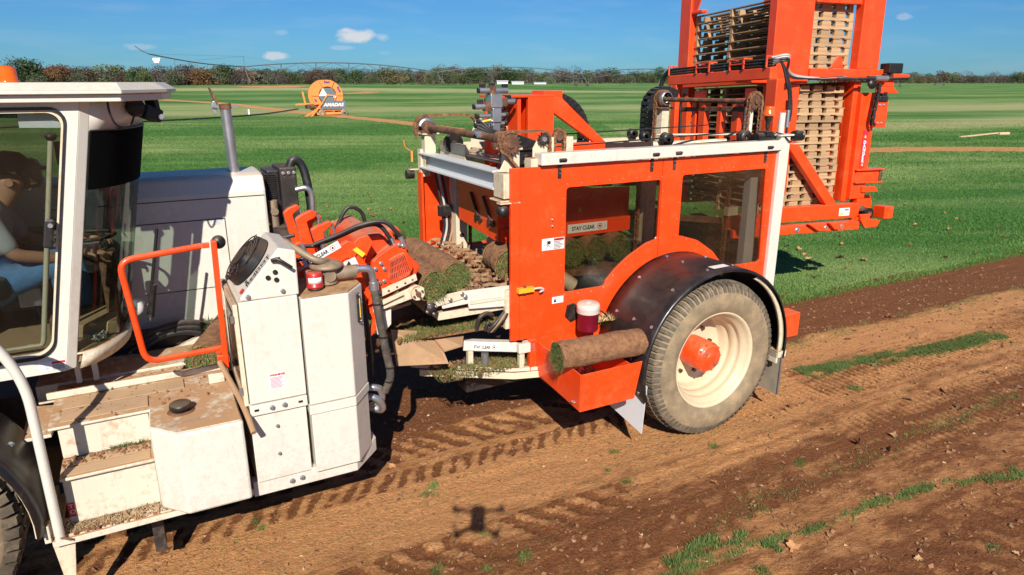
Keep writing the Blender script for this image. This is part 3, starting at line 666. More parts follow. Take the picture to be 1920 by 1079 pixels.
def treeline(x0, x1, n, d0, d1, h0, h1, kw, where, group):
    for i in range(n):
        k = rt.choices(list(kw), list(kw.values()))[0]; px = x0+(x1-x0)*(i+rt.random())/n
        tree(px, rt.uniform(d0, d1), rt.uniform(h0, h1), k, '%s autumn tree %s' % (nice[k], where), group, rt.uniform(1.1, 1.6))
# left group behind the cab roof, near and tall
for px, d, h, k, lb in ((-30, 262, 10.5, 'brown', 'brown tree at the left edge of the photo, behind the beacon'), (25, 270, 12.8, 'bare', 'tall bare grey tree above the orange beacon'), (8, 250, 9, 'olive', 'olive tree just right of the beacon'), (50, 255, 11.5, 'dark_green', 'big dark green tree above the cab roof'), (62, 262, 10.0, 'dark_green', 'second dark green tree above the cab roof'), (78, 275, 11, 'rust', 'rust coloured tree right of the dark green one'), (95, 268, 9.5, 'rust', 'lower rust coloured tree above the cab roof'), (112, 280, 9.8, 'rust', 'orange-brown tree in the dip above the cab roof'), (140, 290, 8.7, 'brown', 'small brown tree in the middle of the left wood'), (148, 262, 6.2, 'grey_green', 'low pale green bush tree over the cab roof'), (70, 250, 6.2, 'grey_green', 'low grey-green tree below the rust coloured ones'), (165, 300, 9.6, 'brown', 'brown tree right of the pale bush'), (190, 300, 8.6, 'bare', 'bare purple-grey tree over the roof corner'), (208, 295, 9.0, 'bare', 'second bare grey tree over the roof corner'), (228, 290, 7.6, 'brown', 'low brown tree over the roof corner'), (255, 285, 9.6, 'dark_green', 'green tree standing out right of the roof corner'), (268, 275, 7.4, 'olive', 'yellow-olive tree below the green one'), (295, 300, 8.4, 'bare', 'bare tree left of the dark brown pair'), (322, 270, 7.4, 'grey_green', 'pale green round tree on the hill crest'), (340, 280, 10.5, 'brown', 'tall dark brown tree on the hill crest'), (352, 285, 9.8, 'brown', 'second dark brown tree on the hill crest'), (378, 280, 9.8, 'rust', 'rust brown tree on the hill crest'), (405, 285, 8.4, 'grey_green', 'grey-green tree right of the rust brown one'), (420, 300, 10.3, 'dark_green', 'darker tree behind the grey-green one'), (440, 300, 8.4, 'bare', 'bare tree left of the irrigation tower')):
    tree(px, d, h*.92, k, lb, 'trees of the left wood')
treeline(-60, 470, 42, 290, 345, 5.5, 10.2, {'brown': 3, 'bare': 4, 'rust': 1.5, 'olive': 1.5, 'dark_green': 1}, 'in the back row of the left wood', 'back row trees of the left wood')
treeline(455, 640, 26, 350, 460, 5.5, 10.5, {'brown': 3, 'bare': 3, 'olive': 3, 'dark_green': 2, 'tan': 1, 'grey_green': 2}, 'between the irrigation tower and the hose reel', 'trees left of the hose reel')
treeline(600, 900, 36, 460, 560, 5.5, 12, {'brown': 3, 'bare': 2, 'olive': 4, 'dark_green': 2, 'tan': 2, 'grey_green': 4}, 'on the horizon right of the hose reel', 'trees right of the hose reel')
treeline(830, 1290, 44, 600, 760, 8, 18, {'brown': 3, 'bare': 5, 'olive': 3, 'dark_green': 2, 'tan': 1.2, 'grey_green': 1.5}, 'on the horizon behind the stacking enclosure', 'trees in the middle of the horizon')
treeline(1640, 1960, 34, 650, 800, 8, 14, {'brown': 3, 'bare': 5, 'olive': 3, 'dark_green': 2, 'tan': 1.2}, 'on the horizon right of the pallet tower', 'trees at the right of the horizon')
treeline(450, 900, 40, 620, 720, 12, 15, {'brown': 4, 'bare': 5, 'dark_green': 2}, 'in the far row behind the hose reel field', 'far row of trees')
treeline(880, 960, 7, 620, 640, 13, 16, {'bare': 3, 'dark_green': 2, 'brown': 2}, 'dark clump left of the white sheds', 'dark clump of trees')
def wood_mass(name, x0, x1, dist, h, mat, label, seed):
    r = np.random.default_rng(seed); n = 26000; X = ((x0+(x1-x0)*r.random(n))-960)/1338*dist; Yd = dist+r.random(n)*40; env = h*(.55+.6*fbm(X*.05, 0*X, seed, 4))
    p = np.stack([X, Yd, env*r.random(n)**.6-.3], 1); a = r.normal(size=(n, 3)); b = r.normal(size=(n, 3)); s = 1.3*(.5+r.random((n, 1))); a /= np.linalg.norm(a, axis=1)[:, None]; b /= np.linalg.norm(b, axis=1)[:, None]
    V = np.stack([p-a*s, p+b*s, p+a*s], 1).reshape(-1, 3); me = bpy.data.meshes.new(name); me.vertices.add(3*n); me.vertices.foreach_set('co', V.ravel()); me.loops.add(3*n); me.loops.foreach_set('vertex_index', np.arange(3*n)); me.polygons.add(n); me.polygons.foreach_set('loop_start', np.arange(0, 3*n, 3)); me.update(calc_edges=True); me.materials.append(mat)
    o = bpy.data.objects.new(name, me); col.objects.link(o); return tag(o, label, 'woods', kind='stuff')
mass = leafmat('far_wood_foliage', (.06, .055, .042), (.11, .09, .06), sc=.05)
wood_mass('far_woods', -250, 480, 350, 7.2, mass, 'far mass of mixed autumn woodland behind the left trees', 61)
wood_mass('far_woods', 440, 1330, 820, 11.5, mass, 'far mass of woodland along the middle horizon', 62)
wood_mass('far_woods', 1560, 2250, 850, 9.5, mass, 'far mass of woodland along the right horizon', 63)

# white sheds and domes on the horizon
def shed(px0, px1, dist, h, label):
    e = empty('white_shed', ((px0+px1)/2/1338*dist-960/1338*dist, dist, 0)); hw = (px1-px0)/2/1338*dist
    MB().box((-hw, 0, 0), (hw, 12, h*.65)).build('wall', M['skywhite'], e)
    MB().prism([(-.4, h*.651), (12.4, h*.651), (6, h)], 0, -hw-.5, hw+.5).build('roof', M['greywhite'], e); return tag(e, label, 'shed')
shed(932, 952, 590, 3.0, 'small white farm shed on the horizon, left of the two')
shed(960, 982, 560, 2.4, 'white farm shed with a pale roof on the horizon, in the middle')
shed(1002, 1024, 585, 1.7, 'long low white shed on the horizon, rightmost')
def dome(px, dist, base, r, stripe, label):
    e = empty('water_tower', ((px-960)/1338*dist, dist, 0)); MB().cyl((0, 0, 0), (0, 0, base), r*.35, 10).build('stem', M['skywhite'], e)
    MB().lathe([(0, -r), (r*.6, -r*.8), (r, 0), (r*.6, r*.6), (0, r*.8)], (0, 0, base+r*.7), 2, 16).build('tank', M['skywhite'], e)
    if stripe: MB().lathe([(r*.55, r*.66), (r*.3, r*.86), (0, r*.95)], (0, 0, base+r*.7), 2, 12).build('red_cap', M['label_red'], e)
    return tag(e, label, 'water tower')
dome(542, 800, 6.0, 1.7, True, 'white water tower with a red cap above the far trees')
dome(557, 800, 6.0, 2.3, False, 'plain white domed water tower above the far trees')

# centre pivot irrigator
M['galv'] = paint('weathered_galvanised_pipe', (.10, .115, .13), .7, 0, 0, 0, var=.15)
def pivot():
    root = empty('pivot_irrigator', (0, 170, 0)); tag(root, 'long wheeled centre pivot irrigator spanning the far field', 'irrigator')
    inv = Vector((0, -170, 0))
    T = [Vector((-65.5, 130, 7.4)), Vector((-58.2, 156, 5.7)), Vector((-19.4, 186, 4.85)), Vector((18.3, 188, 4.5)), Vector((60, 215, 4.3)), Vector((108, 262, 4.3)), Vector((172, 320, 4.4)), Vector((240, 400, 4.6))]
    for i, (a, b) in enumerate(zip(T, T[1:])):
        n = 12; crown = 0 if i == 0 else 1.5; P_ = [a.lerp(b, k/n)+Vector((0, 0, crown*4*(k/n)*(1-k/n)-(.45*math.sin(math.pi*k/n) if i == 0 else 0)))+inv for k in range(n+1)]
        MB().tube(P_, .12, 6).build('pipe', M['galv'], root)
        d = (b-a).normalized(); sd_ = Vector((-d.y, d.x, 0))
        if i:
            tr = MB(); lo = [p-Vector((0, 0, 1.25)) for p in P_]
            for sg in (-1, 1):
                for k in range(1, n):
                    q = lo[k]+sd_*sg*.55; 
                    if k % 2 == 0: tr.bar(P_[k], q, .07); tr.bar(P_[k-1 if k > 1 else k], q, .05); tr.bar(P_[k+1], q, .05)
                tr.tube([P_[0]]+[p+sd_*sg*.55 for p in lo[1:-1]]+[P_[-1]], .03, 4)
            tr.build('truss', M['galv'], root)
        for k in range(1, n, 1 if i else 2):
            p = P_[k]; g = Vector((p.x, p.y, 0)); MB().tube([p, p+sd_*.5-Vector((0, 0, .3)), p+sd_*.5-Vector((0, 0, 3.0 if i else 2.6))], .022, 4).build('drop_hose', M['rubber'], root)
    MB().tube([T[0]+inv, T[0]+inv+Vector((-.7, -1.0, .5)), T[0]+inv+Vector((-1.5, -1.6, 1.3))], .08, 6).build('end_gun', M['galv'], root)
    MB().prism([(-65.6, 6.75), (-64.0, 6.75), (-64.4, 5.9), (-65.2, 5.9)], 1, 131-170, 131.1-170).build('sign', M['skywhite'], root)
    # cable stays over the overhang
    mast = T[1]+inv
    MB().bar(mast, mast+Vector((0, 0, 2.1)), .08).build('mast', M['galv'], root)
    for q in (T[0], T[0].lerp(T[1], .45), T[1].lerp(T[2], .3)): MB().bar(mast+Vector((0, 0, 2.1)), q+inv, .03).build('stay_cable', M['galv'], root)
    for i, p in enumerate(T[1:]):
        d = (T[min(i+2, 7)]-T[i]).normalized(); sd_ = Vector((-d.y, d.x, 0)).normalized(); q = p+inv; gzv = float(hill(p.x, p.y)); wh = []
        w_ = Vector((.55, -.75, 0)).normalized()
        leg = MB(); A = q+w_*2.3; B = q-w_*2.3; A.z = gzv+.9; B.z = gzv+.9
        leg.bar(q, A, .16); leg.bar(q, B, .16); leg.bar(A, B, .16); leg.bar(q.lerp(A, .5), q.lerp(B, .5), .08); leg.build('drive_tower', M['galv'], root)
        for P0 in (A, B):
            c = Vector((P0.x, P0.y, gzv+.62)); ax = Vector((w_.y, -w_.x, 0))*.16
            MB().cyl(c-ax, c+ax, .62, 18).build('wheel', M['tread'], root)
pivot()

# hose reel
def hose_reel():
    e = empty('hose_reel', ((605-960)/1338*56.5, 56.5, .02), R(30)); tag(e, 'large orange irrigation hose reel cart parked on the far grass', 'hose reel')
    c = (0.15, .1, 1.62)
    for y, nm in ((-.62, 'front_flange'), (.62, 'rear_flange')):
        m = MB(); m.lathe([(.72, -.05), (1.22, -.05), (1.22, .05), (.72, .05)], (c[0], c[1]+y, c[2]), 1, 36, smooth=False)
        m.lathe([(.70, -.04), (.72, -.06), (.72, .06), (.7, .06)], (c[0], c[1]+y, c[2]), 1, 6, smooth=False); m.build(nm, M['reel_orange'], e)
    sp_ = MB()
    for k in range(6):
        a = k*math.pi/3; sp_.bar((c[0]+.7*math.cos(a), c[1]-.69, c[2]+.7*math.sin(a)), (c[0]+1.2*math.cos(a), c[1]-.69, c[2]+1.2*math.sin(a)), .03)
    sp_.build('flange_seams', M['rust'], e)
    MB().cyl((c[0], c[1]-.55, c[2]), (c[0], c[1]+.55, c[2]), .78, 30).build('hose_drum', M['rust'], e)
    for k in range(6):
        a = k*math.pi/3; pts = [(c[0], c[2]), (c[0]+.7*math.cos(a), c[2]+.7*math.sin(a)), (c[0]+.7*math.cos(a+math.pi/3), c[2]+.7*math.sin(a+math.pi/3))]
        MB().prism(pts, 1, c[1]-.665, c[1]-.645).build('hub_panel', M['skywhite' if k in (2, 5) else 'reel_grey'] if k not in (2,) else M['skywhite'], e)
    MB().cyl((c[0], c[1]-.85, c[2]), (c[0], c[1]-.6, c[2]), .14, 12).build('axle', M['reel_orange'], e)
    MB().prism([(-.55, .62), (-.6, .95), (-.35, 1.25), (1.42, 1.25), (1.42, .62)], 1, -.90, -.84).build('side_panel', M['reel_grey'], e)
    text('AMADAS', .34, M['white_ink'], e, (-.32, -.905, .84), squeeze=1.15, bold=.012, shear=.25)
    MB().box((-.35, -.915, .72), (.3, -.905, .78)).box((.35, -.915, .72), (1.2, -.905, .77)).build('panel_stripe', M['label_red'], e)
    MB().prism([(-.3, 1.255), (.0, 1.62), (.5, 1.62), (.55, 1.255)], 1, -.89, -.86).build('hub_guard', M['reel_grey'], e)
    b = MB(); b.bar((-.35, -.95, 1.2), (.0, -.95, 1.68), .07).bar((0, -.95, 1.68), (.55, -.95, 1.68), .07).bar((.55, -.95, 1.68), (.6, -.95, 1.25), .07); b.build('hub_frame', M['reel_orange'], e)
    f = MB(); f.box((-1.0, -.8, .5), (1.45, -.7, .62)).box((-1.0, .6, .5), (1.45, .7, .62)).box((-1.0, -.7, .5), (-.9, .6, .6)).box((1.35, -.7, .5), (1.45, .6, .6)); f.bar((-1.05, -.8, 1.05), (-.4, -.8, 1.1), .16); f.build('chassis', M['reel_orange'], e)
    MB().bar((-.9, -.9, .28), (1.2, -.9, .3), .16).build('axle_beam', M['reel_orange'], e)
    for x in (-.5, 1.28):
        for y in (-.9, .6): MB().lathe([(.09, -.1), (.25, -.11), (.31, -.07), (.31, .07), (.25, .11), (.09, .1)], (x, y, .30), 1, 20).build('wheel', M['bronze'], e)
    for x0, x1 in ((-.75, -1.45), (-1.25, -1.95)): MB().bar((x0+.35, -.95, 1.15 if x0 > -1 else .6), (x1, -1.15, .04), .09, .13).build('stabiliser_leg', M['reel_orange'], e)
    MB().bar((-1.0, -.3, 1.02), (-2.4, -.45, 1.0), .12).build('drawbar', M['reel_orange'], e)
    MB().bar((-1.6, -.3, 1.05), (-1.75, -.3, 1.95), .12).build('jack', M['reel_orange'], e)
    MB().box((-1.5, -.6, .65), (-.95, .2, 1.0)).cyl((-1.3, -.7, .8), (-.9, -.7, .8), .16, 10).build('gearbox', M['rust'], e, .03)
    for a, tx in ((90, 'Best'), (28, 'Best'), (205, 'Best')):
        t = text(tx, .26, M['purple_ink'], e, (c[0]+.97*math.cos(R(a)), c[1]-.69, c[2]+.97*math.sin(R(a))), rot=(R(90), R(90-a), 0), bold=.012, align='CENTER')
    return e
hose_reel()
hp = [Vector((x, y, float(hill(x, y))+.08)) for x, y in [(-31.25,40.128),(-28.088,43.875),(-24.771,47.167),(-23.029,49.646),(-21.496,52.394),(-19.939,57.126),(-19.344,63.834)]]
hp[-1].z = .35
tag(MB().tube(smooth_pts(hp, 6), .055, 6).build('irrigation_hose', M['rubber']), 'long black irrigation hose lying across the grass to the orange reel', 'hose')
pk = MB(); p0 = [(-21.015,56.28)][0]; pk.box((p0[0]-.06, p0[1]-.06, 0), (p0[0]+.06, p0[1]+.06, .6)); tag(pk.build('marker_post', M['skywhite'], None, .01), 'short white marker post in the grass near the hose', 'post')
tp = mw(14.2, 13.5); 


# ---------------------------------------------------------------- the white front unit of the sod harvester
HV = empty('sod_harvester', (MO[0], MO[1], 0), MA); tag(HV, 'white sod harvester front unit with glazed cab, steps, cabinets and orange cutting head', 'harvester')
def P_(m, name, mat, bevel=.004, parent=HV, label=None): return m.build(name, M[mat] if isinstance(mat, str) else mat, parent, bevel, label)
def bolt(x, y, z, r=.012, parent=HV, name='bolt', mat='steel', ax=1):
    d = [0, 0, 0]; d[ax] = .008; m = MB().cyl((x-d[0]*0, y, z), (x-d[0], y-d[1], z-d[2]), r*1.35, 12); m.cyl((x-d[0], y-d[1], z-d[2]), (x-2*d[0], y-2*d[1], z-2*d[2]), r, 6, smooth=False); return m.build(name, M[mat], parent)
# frame rails round the bottom
m = MB(); m.prism([(-.02, .03), (.60, .03), (.78, .22), (.78, .75), (.70, .75), (.70, .24), (.57, .10), (-.02, .10)], 2, .44, .535); P_(m, 'frame_rail', 'white')
m = MB(); m.box((-1.02, .0, .465), (-.03, .02, .50)).box((-1.02, .02, .465), (-.99, .5, .50)).box((-.05, .02, .465), (-.022, .5, .50)); P_(m, 'step_frame', 'white_dirty')
m = MB(); m.box((-1.05, .0, .50), (-1.02, .06, .60)).box((-1.05, .06, .48), (-1.02, .5, .56)); P_(m, 'rail_foot_bracket', 'white_dirty')
for x, z in ((.20, .487), (.26, .492)): bolt(x, .03, z)
# grating step: crossed bars
g = MB()
for i in range(9): g.box((-1.0, .045+i*.022, .470), (-.06, .049+i*.022, .492))
g.build('grating_bars', M['white_dirty'], HV)
for i in range(9):
    x = -.99+i*.115; MB().box((x, .022, .472), (x+.010, .24, .496)).build('grating_crossbar', M['white_dirty'], HV)
# steps
m = MB(); m.prism([(.135, .50), (.5, .50), (.5, .775), (.135, .775)], 0, -.945, -.505); P_(m, 'lower_riser', 'white_dirty', .006)
m = MB(); m.box((-.95, .10, .777), (-.502, .335, .797)); P_(m, 'lower_tread', 'white_dirty', .006)
m = MB(); m.box((-.945, .32, .80), (-.505, .9, .985)); P_(m, 'upper_riser', 'white_dirty', .006)
m = MB(); m.box((-.985, .30, .987), (-.03, .92, 1.005)); P_(m, 'deck', 'white_dirty', .006)
m = MB(); m.box((-.93, .345, 1.007), (-.5, .50, 1.013)).box((-.93, .52, 1.007), (-.3, .66, 1.013)); P_(m, 'grip_strip', M['tan'], 0)
m = MB(); m.box((-.93, .115, .799), (-.52, .20, .803)).box((-.93, .215, .799), (-.52, .31, .803)); P_(m, 'tread_grip_strip', M['tan'], 0)
# ledge behind the deck, bracket plates, cab feet
m = MB(); m.box((-1.1, .92, .90), (.02, 1.25, 1.02)).box((-1.02, .7, 1.007), (-.06, .72, 1.05)); P_(m, 'rear_ledge', 'white_dirty', .006)
m = MB(); m.bar((-.86, .86, 1.03), (-.86, .86, 1.27), .03, .05).bar((-.77, .86, 1.03), (-.77, .86, 1.27), .03, .05).bar((-.90, .86, 1.27), (-.73, .86, 1.27), .05, .02); P_(m, 'cab_foot', 'white')
m = MB().cyl((-.815, .80, 1.255), (-.815, .80, 1.20), .012, 8).cyl((-.815, .80, 1.262), (-.815, .80, 1.245), .03, 10); P_(m, 'mount_bolt', 'steel', 0)
m = MB(); m.box((-.16, .50, 1.006), (-.07, .56, 1.07)); P_(m, 'deck_bracket', 'white_dirty', .005)
m = MB(); m.prism([(-1.12, .35), (-.98, .35), (-.955, .75), (-1.12, .8)], 2, .93, .95); P_(m, 'side_plate', 'white_dirty')
# fuel tank with chamfered corner
m = MB(); tk = [(-.500, .345), (-.502, .06), (-.375, -.082), (-.04, -.082), (-.04, .345)]
m.prism(tk, 2, .505, 1.0); P_(m, 'fuel_tank', 'white', .014)
m = MB(); m.prism([(-.492, .34), (-.494, .065), (-.372, -.073), (-.048, -.073), (-.048, .34)], 2, 1.0, 1.008); P_(m, 'tank_top', 'white_dirty', .003)
m = MB().lathe([(.0, .05), (.05, .05), (.058, .044), (.06, .02), (.045, .018), (.045, 0)], (-.335, .19, 1.01), 2, 24); cap = P_(m, 'fuel_cap', 'black', 0)
MB().lathe([(.075, .0), (.07, .006), (.03, .006)], (-.335, .19, 1.006), 2, 24).build('rust_ring', M['rust'], HV)
b_ = MB()
for i in range(14): b_.box((-.44+i*.014, .045, 1.0082), (-.431+i*.014, .051, 1.0092)).box((-.42+i*.014, .025, 1.0082), (-.411+i*.014, .031, 1.0092))
b_.build('faded_print', M['reel_grey'], HV)
MB().box((-.944, .132, .545), (-.912, .1345, .63)).build('red_sticker', M['label_red'], HV); text('T\nO', .034, M['white_ink'], HV, (-.938, .1305, .598))
# cabinet one: body on a plinth, with door frame on its left side
m = MB(); m.box((.017, .02, 1.035), (.330, .66, 1.645)); c1 = P_(m, 'air_cabinet', 'white', .006)
m = MB(); m.box((.010, .012, .965), (.330, .66, 1.030)); P_(m, 'cabinet_strap', 'white', .004)
m = MB(); m.box((.006, .03, .52), (.322, .66, .962)); P_(m, 'lower_cabinet', 'white', .006)
for x, z in ((.045, 1.0), (.29, 1.0)): MB().box((x-.012, .008, z-.006), (x+.012, .013, z+.006)).build('slot', M['black'], HV)
for x, z, y in ((.13, 1.0, .012), (.20, 1.002, .012), (.15, .87, .03), (.145, .69, .03)): bolt(x, y, z, .011 if y < .02 else .008)
# the cabinet's glazed side door
m = MB(); m.ring_prism([(.045, 1.02), (.64, 1.02), (.64, 1.63), (.045, 1.63)], [(.085, 1.09), (.60, 1.09), (.60, 1.58), (.085, 1.58)], 0, -.012, .012); dr = P_(m, 'cabinet_door', 'cream', .004)
MB().box((-.004, .085, 1.09), (.0, .60, 1.58)).build('door_pane', M['poly'], dr)
m = MB().box((.0165, .09, 1.1), (.0168, .59, 1.57)); m.build('door_liner', M['darksteel'], dr)
for z in (1.12, 1.55): MB().box((-.03, .035, z-.02), (-.013, .05, z+.02)).build('door_hinge', M['steel'], dr)
# warning sticker with pink print
def sticker(loc, wdt, hgt, lines, parent, mat='pink_ink', head=None, plate='label', ax='y'):
    x, y, z = loc; e = MB().box((x, y-.0015, z), (x+wdt, y, z+hgt)).build('sticker', M[plate], parent); r = random.Random(int(x*1000)+int(z*777))
    b = MB()
    if head: b.box((x+wdt*.08, y-.0023, z+hgt*.84), (x+wdt*.92, y-.0016, z+hgt*.94))
    for i in range(lines):
        zz = z+hgt*(.74-.66*i/lines); b.box((x+wdt*.08, y-.0023, zz-hgt*.022), (x+wdt*r.uniform(.7, .93), y-.0016, zz+hgt*.008))
    b.build('print_lines', M[mat], parent); return e
st = sticker((.13, .0195, 1.10), .085, .105, 9, HV, 'pink_ink', None)
text('WARNING!', .016, M['label_red'], HV, (.136, .0168, 1.188), bold=.0008)
# brown wooden stick leaning beside the cabinet
m = MB(); m.tube(smooth_pts([(-0.09,0.42,1.169),(-0.042,0.2,1.074),(-0.01,0.02,0.993),(0.006,-0.1,0.922)], 3), .017, 7); tag(m.build('wooden_handle', M['brown_sheet']), 'dusty brown wooden bar leaning between the tank and the cabinet', 'bar')
bpy.data.objects['wooden_handle'].location = (MO[0], MO[1], 0); bpy.data.objects['wooden_handle'].rotation_euler = (0, 0, MA)
# air conditioning housing, a wedge with a round fan on its sloping face
prof = [(.03, 1.648), (.343, 1.645), (.345, 1.90), (.255, 1.925), (.03, 1.665)]
m = MB(); m.prism(prof, 1, .028, .50); ac = P_(m, 'air_conditioner', 'white', .010)
nrm = Vector((-.26, 0, .225)).normalized(); cc = Vector((.135, .285, 1.80)); du = Vector((.225, 0, .26)).normalized()
def on_slope(u, v, h=0): return cc+du*u+Vector((0, 1, 0))*v+nrm*h
m = MB(); m.cyl(on_slope(0, 0, .0), on_slope(0, 0, .045), .155, 28, .148); P_(m, 'fan_housing', 'black', .006, ac)
fg = MB()
for r_ in (.142, .115, .09, .06): fg.tube([on_slope(r_*math.cos(a*math.pi/12), r_*math.sin(a*math.pi/12), .058) for a in range(24)], .004, 5, True)
for k in range(10):
    a = k*math.pi/5; fg.tube([on_slope(.04*math.cos(a), .04*math.sin(a), .06), on_slope(.155*math.cos(a+.35), .155*math.sin(a+.35), .055)], .004, 4)
fg.build('fan_grille', M['black'], ac); MB().cyl(on_slope(0, 0, .05), on_slope(0, 0, .075), .06, 18).build('fan_motor', M['black'], ac)
Rm = Matrix((Vector((0, -1, 0)), du, nrm)).transposed()
for body, off, mt in (('RedDOT', (-.175, .06, .006), 'ink'),):
    t = text(body, .045, M[mt], ac, (0, 0, 0), bold=.001, squeeze=1.3); t.matrix_local = Matrix.Translation(on_slope(-.10, -.245, .003)) @ Matrix((du, Vector((0, 1, 0)), nrm)).transposed().to_4x4() @ Matrix.Diagonal((1.25, 1, 1, 1))
m = MB(); m.cyl(on_slope(-.135, -.225, .001), on_slope(-.135, -.225, .004), .017, 16); m.build('logo_spot', M['label_red'], ac)
m = MB(); m.cyl(on_slope(-.085, -.185, .001), on_slope(-.085, -.185, .004), .010, 12); m.build('logo_spot', M['ink'], ac)
for x, z in ((.185, 1.765), (.225, 1.792), (.228, 1.748)): MB().cyl((x, .027, z), (x, .020, z), .0135, 16).build('rubber_plug', M['black'], ac)
for x, z in ((.07, 1.672), (.255, 1.680)): bolt(x, .027, z, .010, ac)
m = MB(); m.tube([(.21, .01, 1.862), (.235, -.005, 1.873), (.265, -.012, 1.853), (.31, -.012, 1.815)], .010, 7).bar((.215, .027, 1.86), (.25, -.005, 1.87), .02); P_(m, 'rubber_latch', 'black', 0, ac)
# cabinet two, chamfered, with a brown rusty top
def octo(o=0.): return [(.342-o, .0-o), (.612, .0-o), (.735+o, .165), (.735+o, .62), (.342-o, .62)]
m = MB(); m.prism(octo(), 2, .965, 1.622); P_(m, 'hydraulic_tank', 'white', .008)
m = MB(); m.prism(octo(.007), 2, .905, .962); P_(m, 'tank_strap', 'white', .004)
m = MB(); m.prism(octo(-.002), 2, .515, .903); P_(m, 'tank_base', 'white', .006)
m = MB(); m.prism(octo(-.01), 2, 1.623, 1.630); P_(m, 'tank_lid', 'rust_lid', .002)
gl = empty('level_gauge', (0, 0, 0), 0, HV)
def on_ch(u, z, h=0.): a = Vector((.612, 0)); b = Vector((.735, .165)); d = (b-a).normalized(); n = Vector((d.y, -d.x)); p = a+d*u+n*h; return (p.x, p.y, z)
MB().bar(on_ch(.125, 1.40, .006), on_ch(.125, 1.585, .006), .03, .014, up=on_ch(0, 0, 1)[:2]+(0,)).build('gauge_body', M['black'], gl, .003)
MB().bar(on_ch(.125, 1.43, .016), on_ch(.125, 1.55, .016), .008, .004, up=on_ch(0, 0, 1)[:2]+(0,)).build('gauge_glass', M['label_yellow'], gl)
for z in (1.41, 1.572): MB().cyl(on_ch(.125, z, .012), on_ch(.125, z, .024), .006, 8).build('gauge_bolt', M['steel'], gl)
# filter and pipework standing on it
m = MB().lathe([(0, .0), (.046, 0), (.050, .008), (.050, .012), (.046, .016), (.046, .082), (.040, .092), (0, .094)], (.455, .13, 1.645), 2, 24); fl = P_(m, 'red_filter', 'tank_red', 0)
MB().lathe([(.047, .03), (.0475, .03), (.0475, .066), (.047, .066)], (.455, .13, 1.645), 2, 12, R(-150), R(-50)).build('filter_label', M['label'], fl)
MB().lathe([(.03, -.015), (.045, -.01), (.045, 0), (.03, .0)], (.455, .13, 1.645), 2, 18).build('filter_base', M['darksteel'], fl)
m = MB().lathe([(0, .035), (.06, .03), (.085, .018), (.098, .008), (.098, -.008), (.08, -.012), (.06, -.03), (0, -.032)], (.545, .21, 1.745), 2, 30).cyl((.545, .21, 1.64), (.545, .21, 1.72), .062, 18).cyl((.42, .21, 1.69), (.72, .21, 1.69), .040, 14).box((.44, .17, 1.64), (.51, .26, 1.71)).cyl((.55, .14, 1.695), (.55, .21, 1.695), .035, 12); P_(m, 'filter_head', 'bronze', .006)
m = MB().tube(smooth_pts([(.55, .20, 1.775), (.50, .16, 1.79), (.44, .18, 1.82), (.33, .3, 1.90)], 4), .022, 8); P_(m, 'brown_hose', 'bronze', 0)
m = MB().tube(smooth_pts([(.66, .21, 1.70), (.74, .21, 1.70), (.80, .21, 1.69), (.825, .22, 1.64), (.83, .22, 1.55)], 5), .023, 12).cyl((.70, .21, 1.70), (.735, .21, 1.70), .030, 12).cyl((.83, .22, 1.60), (.83, .22, 1.55), .030, 12); P_(m, 'pipe_elbow', 'steel', 0)
hp_ = smooth_pts([(.83, .22, 1.56), (.845, .21, 1.40), (.88, .22, 1.15), (.91, .24, .95), (.88, .28, .82)], 6)
m = MB().tube(hp_, [.026]*(len(hp_)), 12); 
P_(m, 'suction_hose', M['sleeve'] if 'sleeve' in M else 'bronze', 0)
for k in (4, 10, 16, 20):
    p = hp_[k]; MB().cyl(p-Vector((0, 0, .006)), p+Vector((0, 0, .006)), .029, 12).build('hose_tie', M['black'], HV)
for dz in (0, .07):
    m = MB().tube(smooth_pts([(.74, .35, .83-dz), (.80, .32, .85-dz), (.86, .32, .82-dz*1.4), (.87, .36, .72-dz), (.80, .42, .66)], 4), .024, 8); P_(m, 'pipe_bend', 'steel', 0)
m = MB().tube(smooth_pts([(.80, .5, 1.5), (.84, .48, 1.2), (.86, .5, .95)], 4), .02, 8).tube(smooth_pts([(.8, .4, 1.5), (.82, .38, 1.2), (.83, .4, .9)], 4), .014, 8); P_(m, 'black_hoses', 'rubber', 0)
# orange hinged gate beside the cabinet
gt = smooth_pts([], 1) if 0 else None
lp = [(-.10, .46, 1.875), (-.44, .46, 1.875), (-.485, .46, 1.84), (-.50, .46, 1.80), (-.50, .46, 1.30), (-.485, .46, 1.255), (-.44, .46, 1.22), (-.12, .46, 1.22)]
def fillet(pts, r=.05, n=5):
    P0 = [Vector(p) for p in pts]; o = [P0[0]]
    for i in range(1, len(P0)-1):
        a = (P0[i-1]-P0[i]); b = (P0[i+1]-P0[i]); k = min(r, a.length*.49, b.length*.49); A = P0[i]+a.normalized()*k; B = P0[i]+b.normalized()*k
        o += [A*(1-t)**2+P0[i]*2*t*(1-t)+B*t*t for t in [q/n for q in range(n+1)]]
    return o+[P0[-1]]
gp = fillet([(-.105, .46, 1.885), (-.525, .40, 1.86), (-.475, .40, 1.255), (-.09, .46, 1.245)], .075, 7)
gate = P_(MB().tube(gp, .018, 12), 'safety_gate', 'orange', 0)
P_(MB().bar((-.055, .46, 1.12), (-.035, .46, 1.91), .05, .03), 'gate_post', 'orange', .004)
m = MB().box((-.10, .445, 1.15), (-.03, .48, 1.20)).box((-.10, .445, 1.215), (-.06, .475, 1.26)).box((-.10, .45, 1.87), (-.06, .475, 1.90)); P_(m, 'gate_hinge', 'orange', .004)
P_(MB().lathe([(0, 0), (.035, 0), (.04, .02), (.04, .04), (.03, .055), (0, .055)], (-.005, .49, 1.885), 1, 16), 'rubber_stop', 'black', 0)
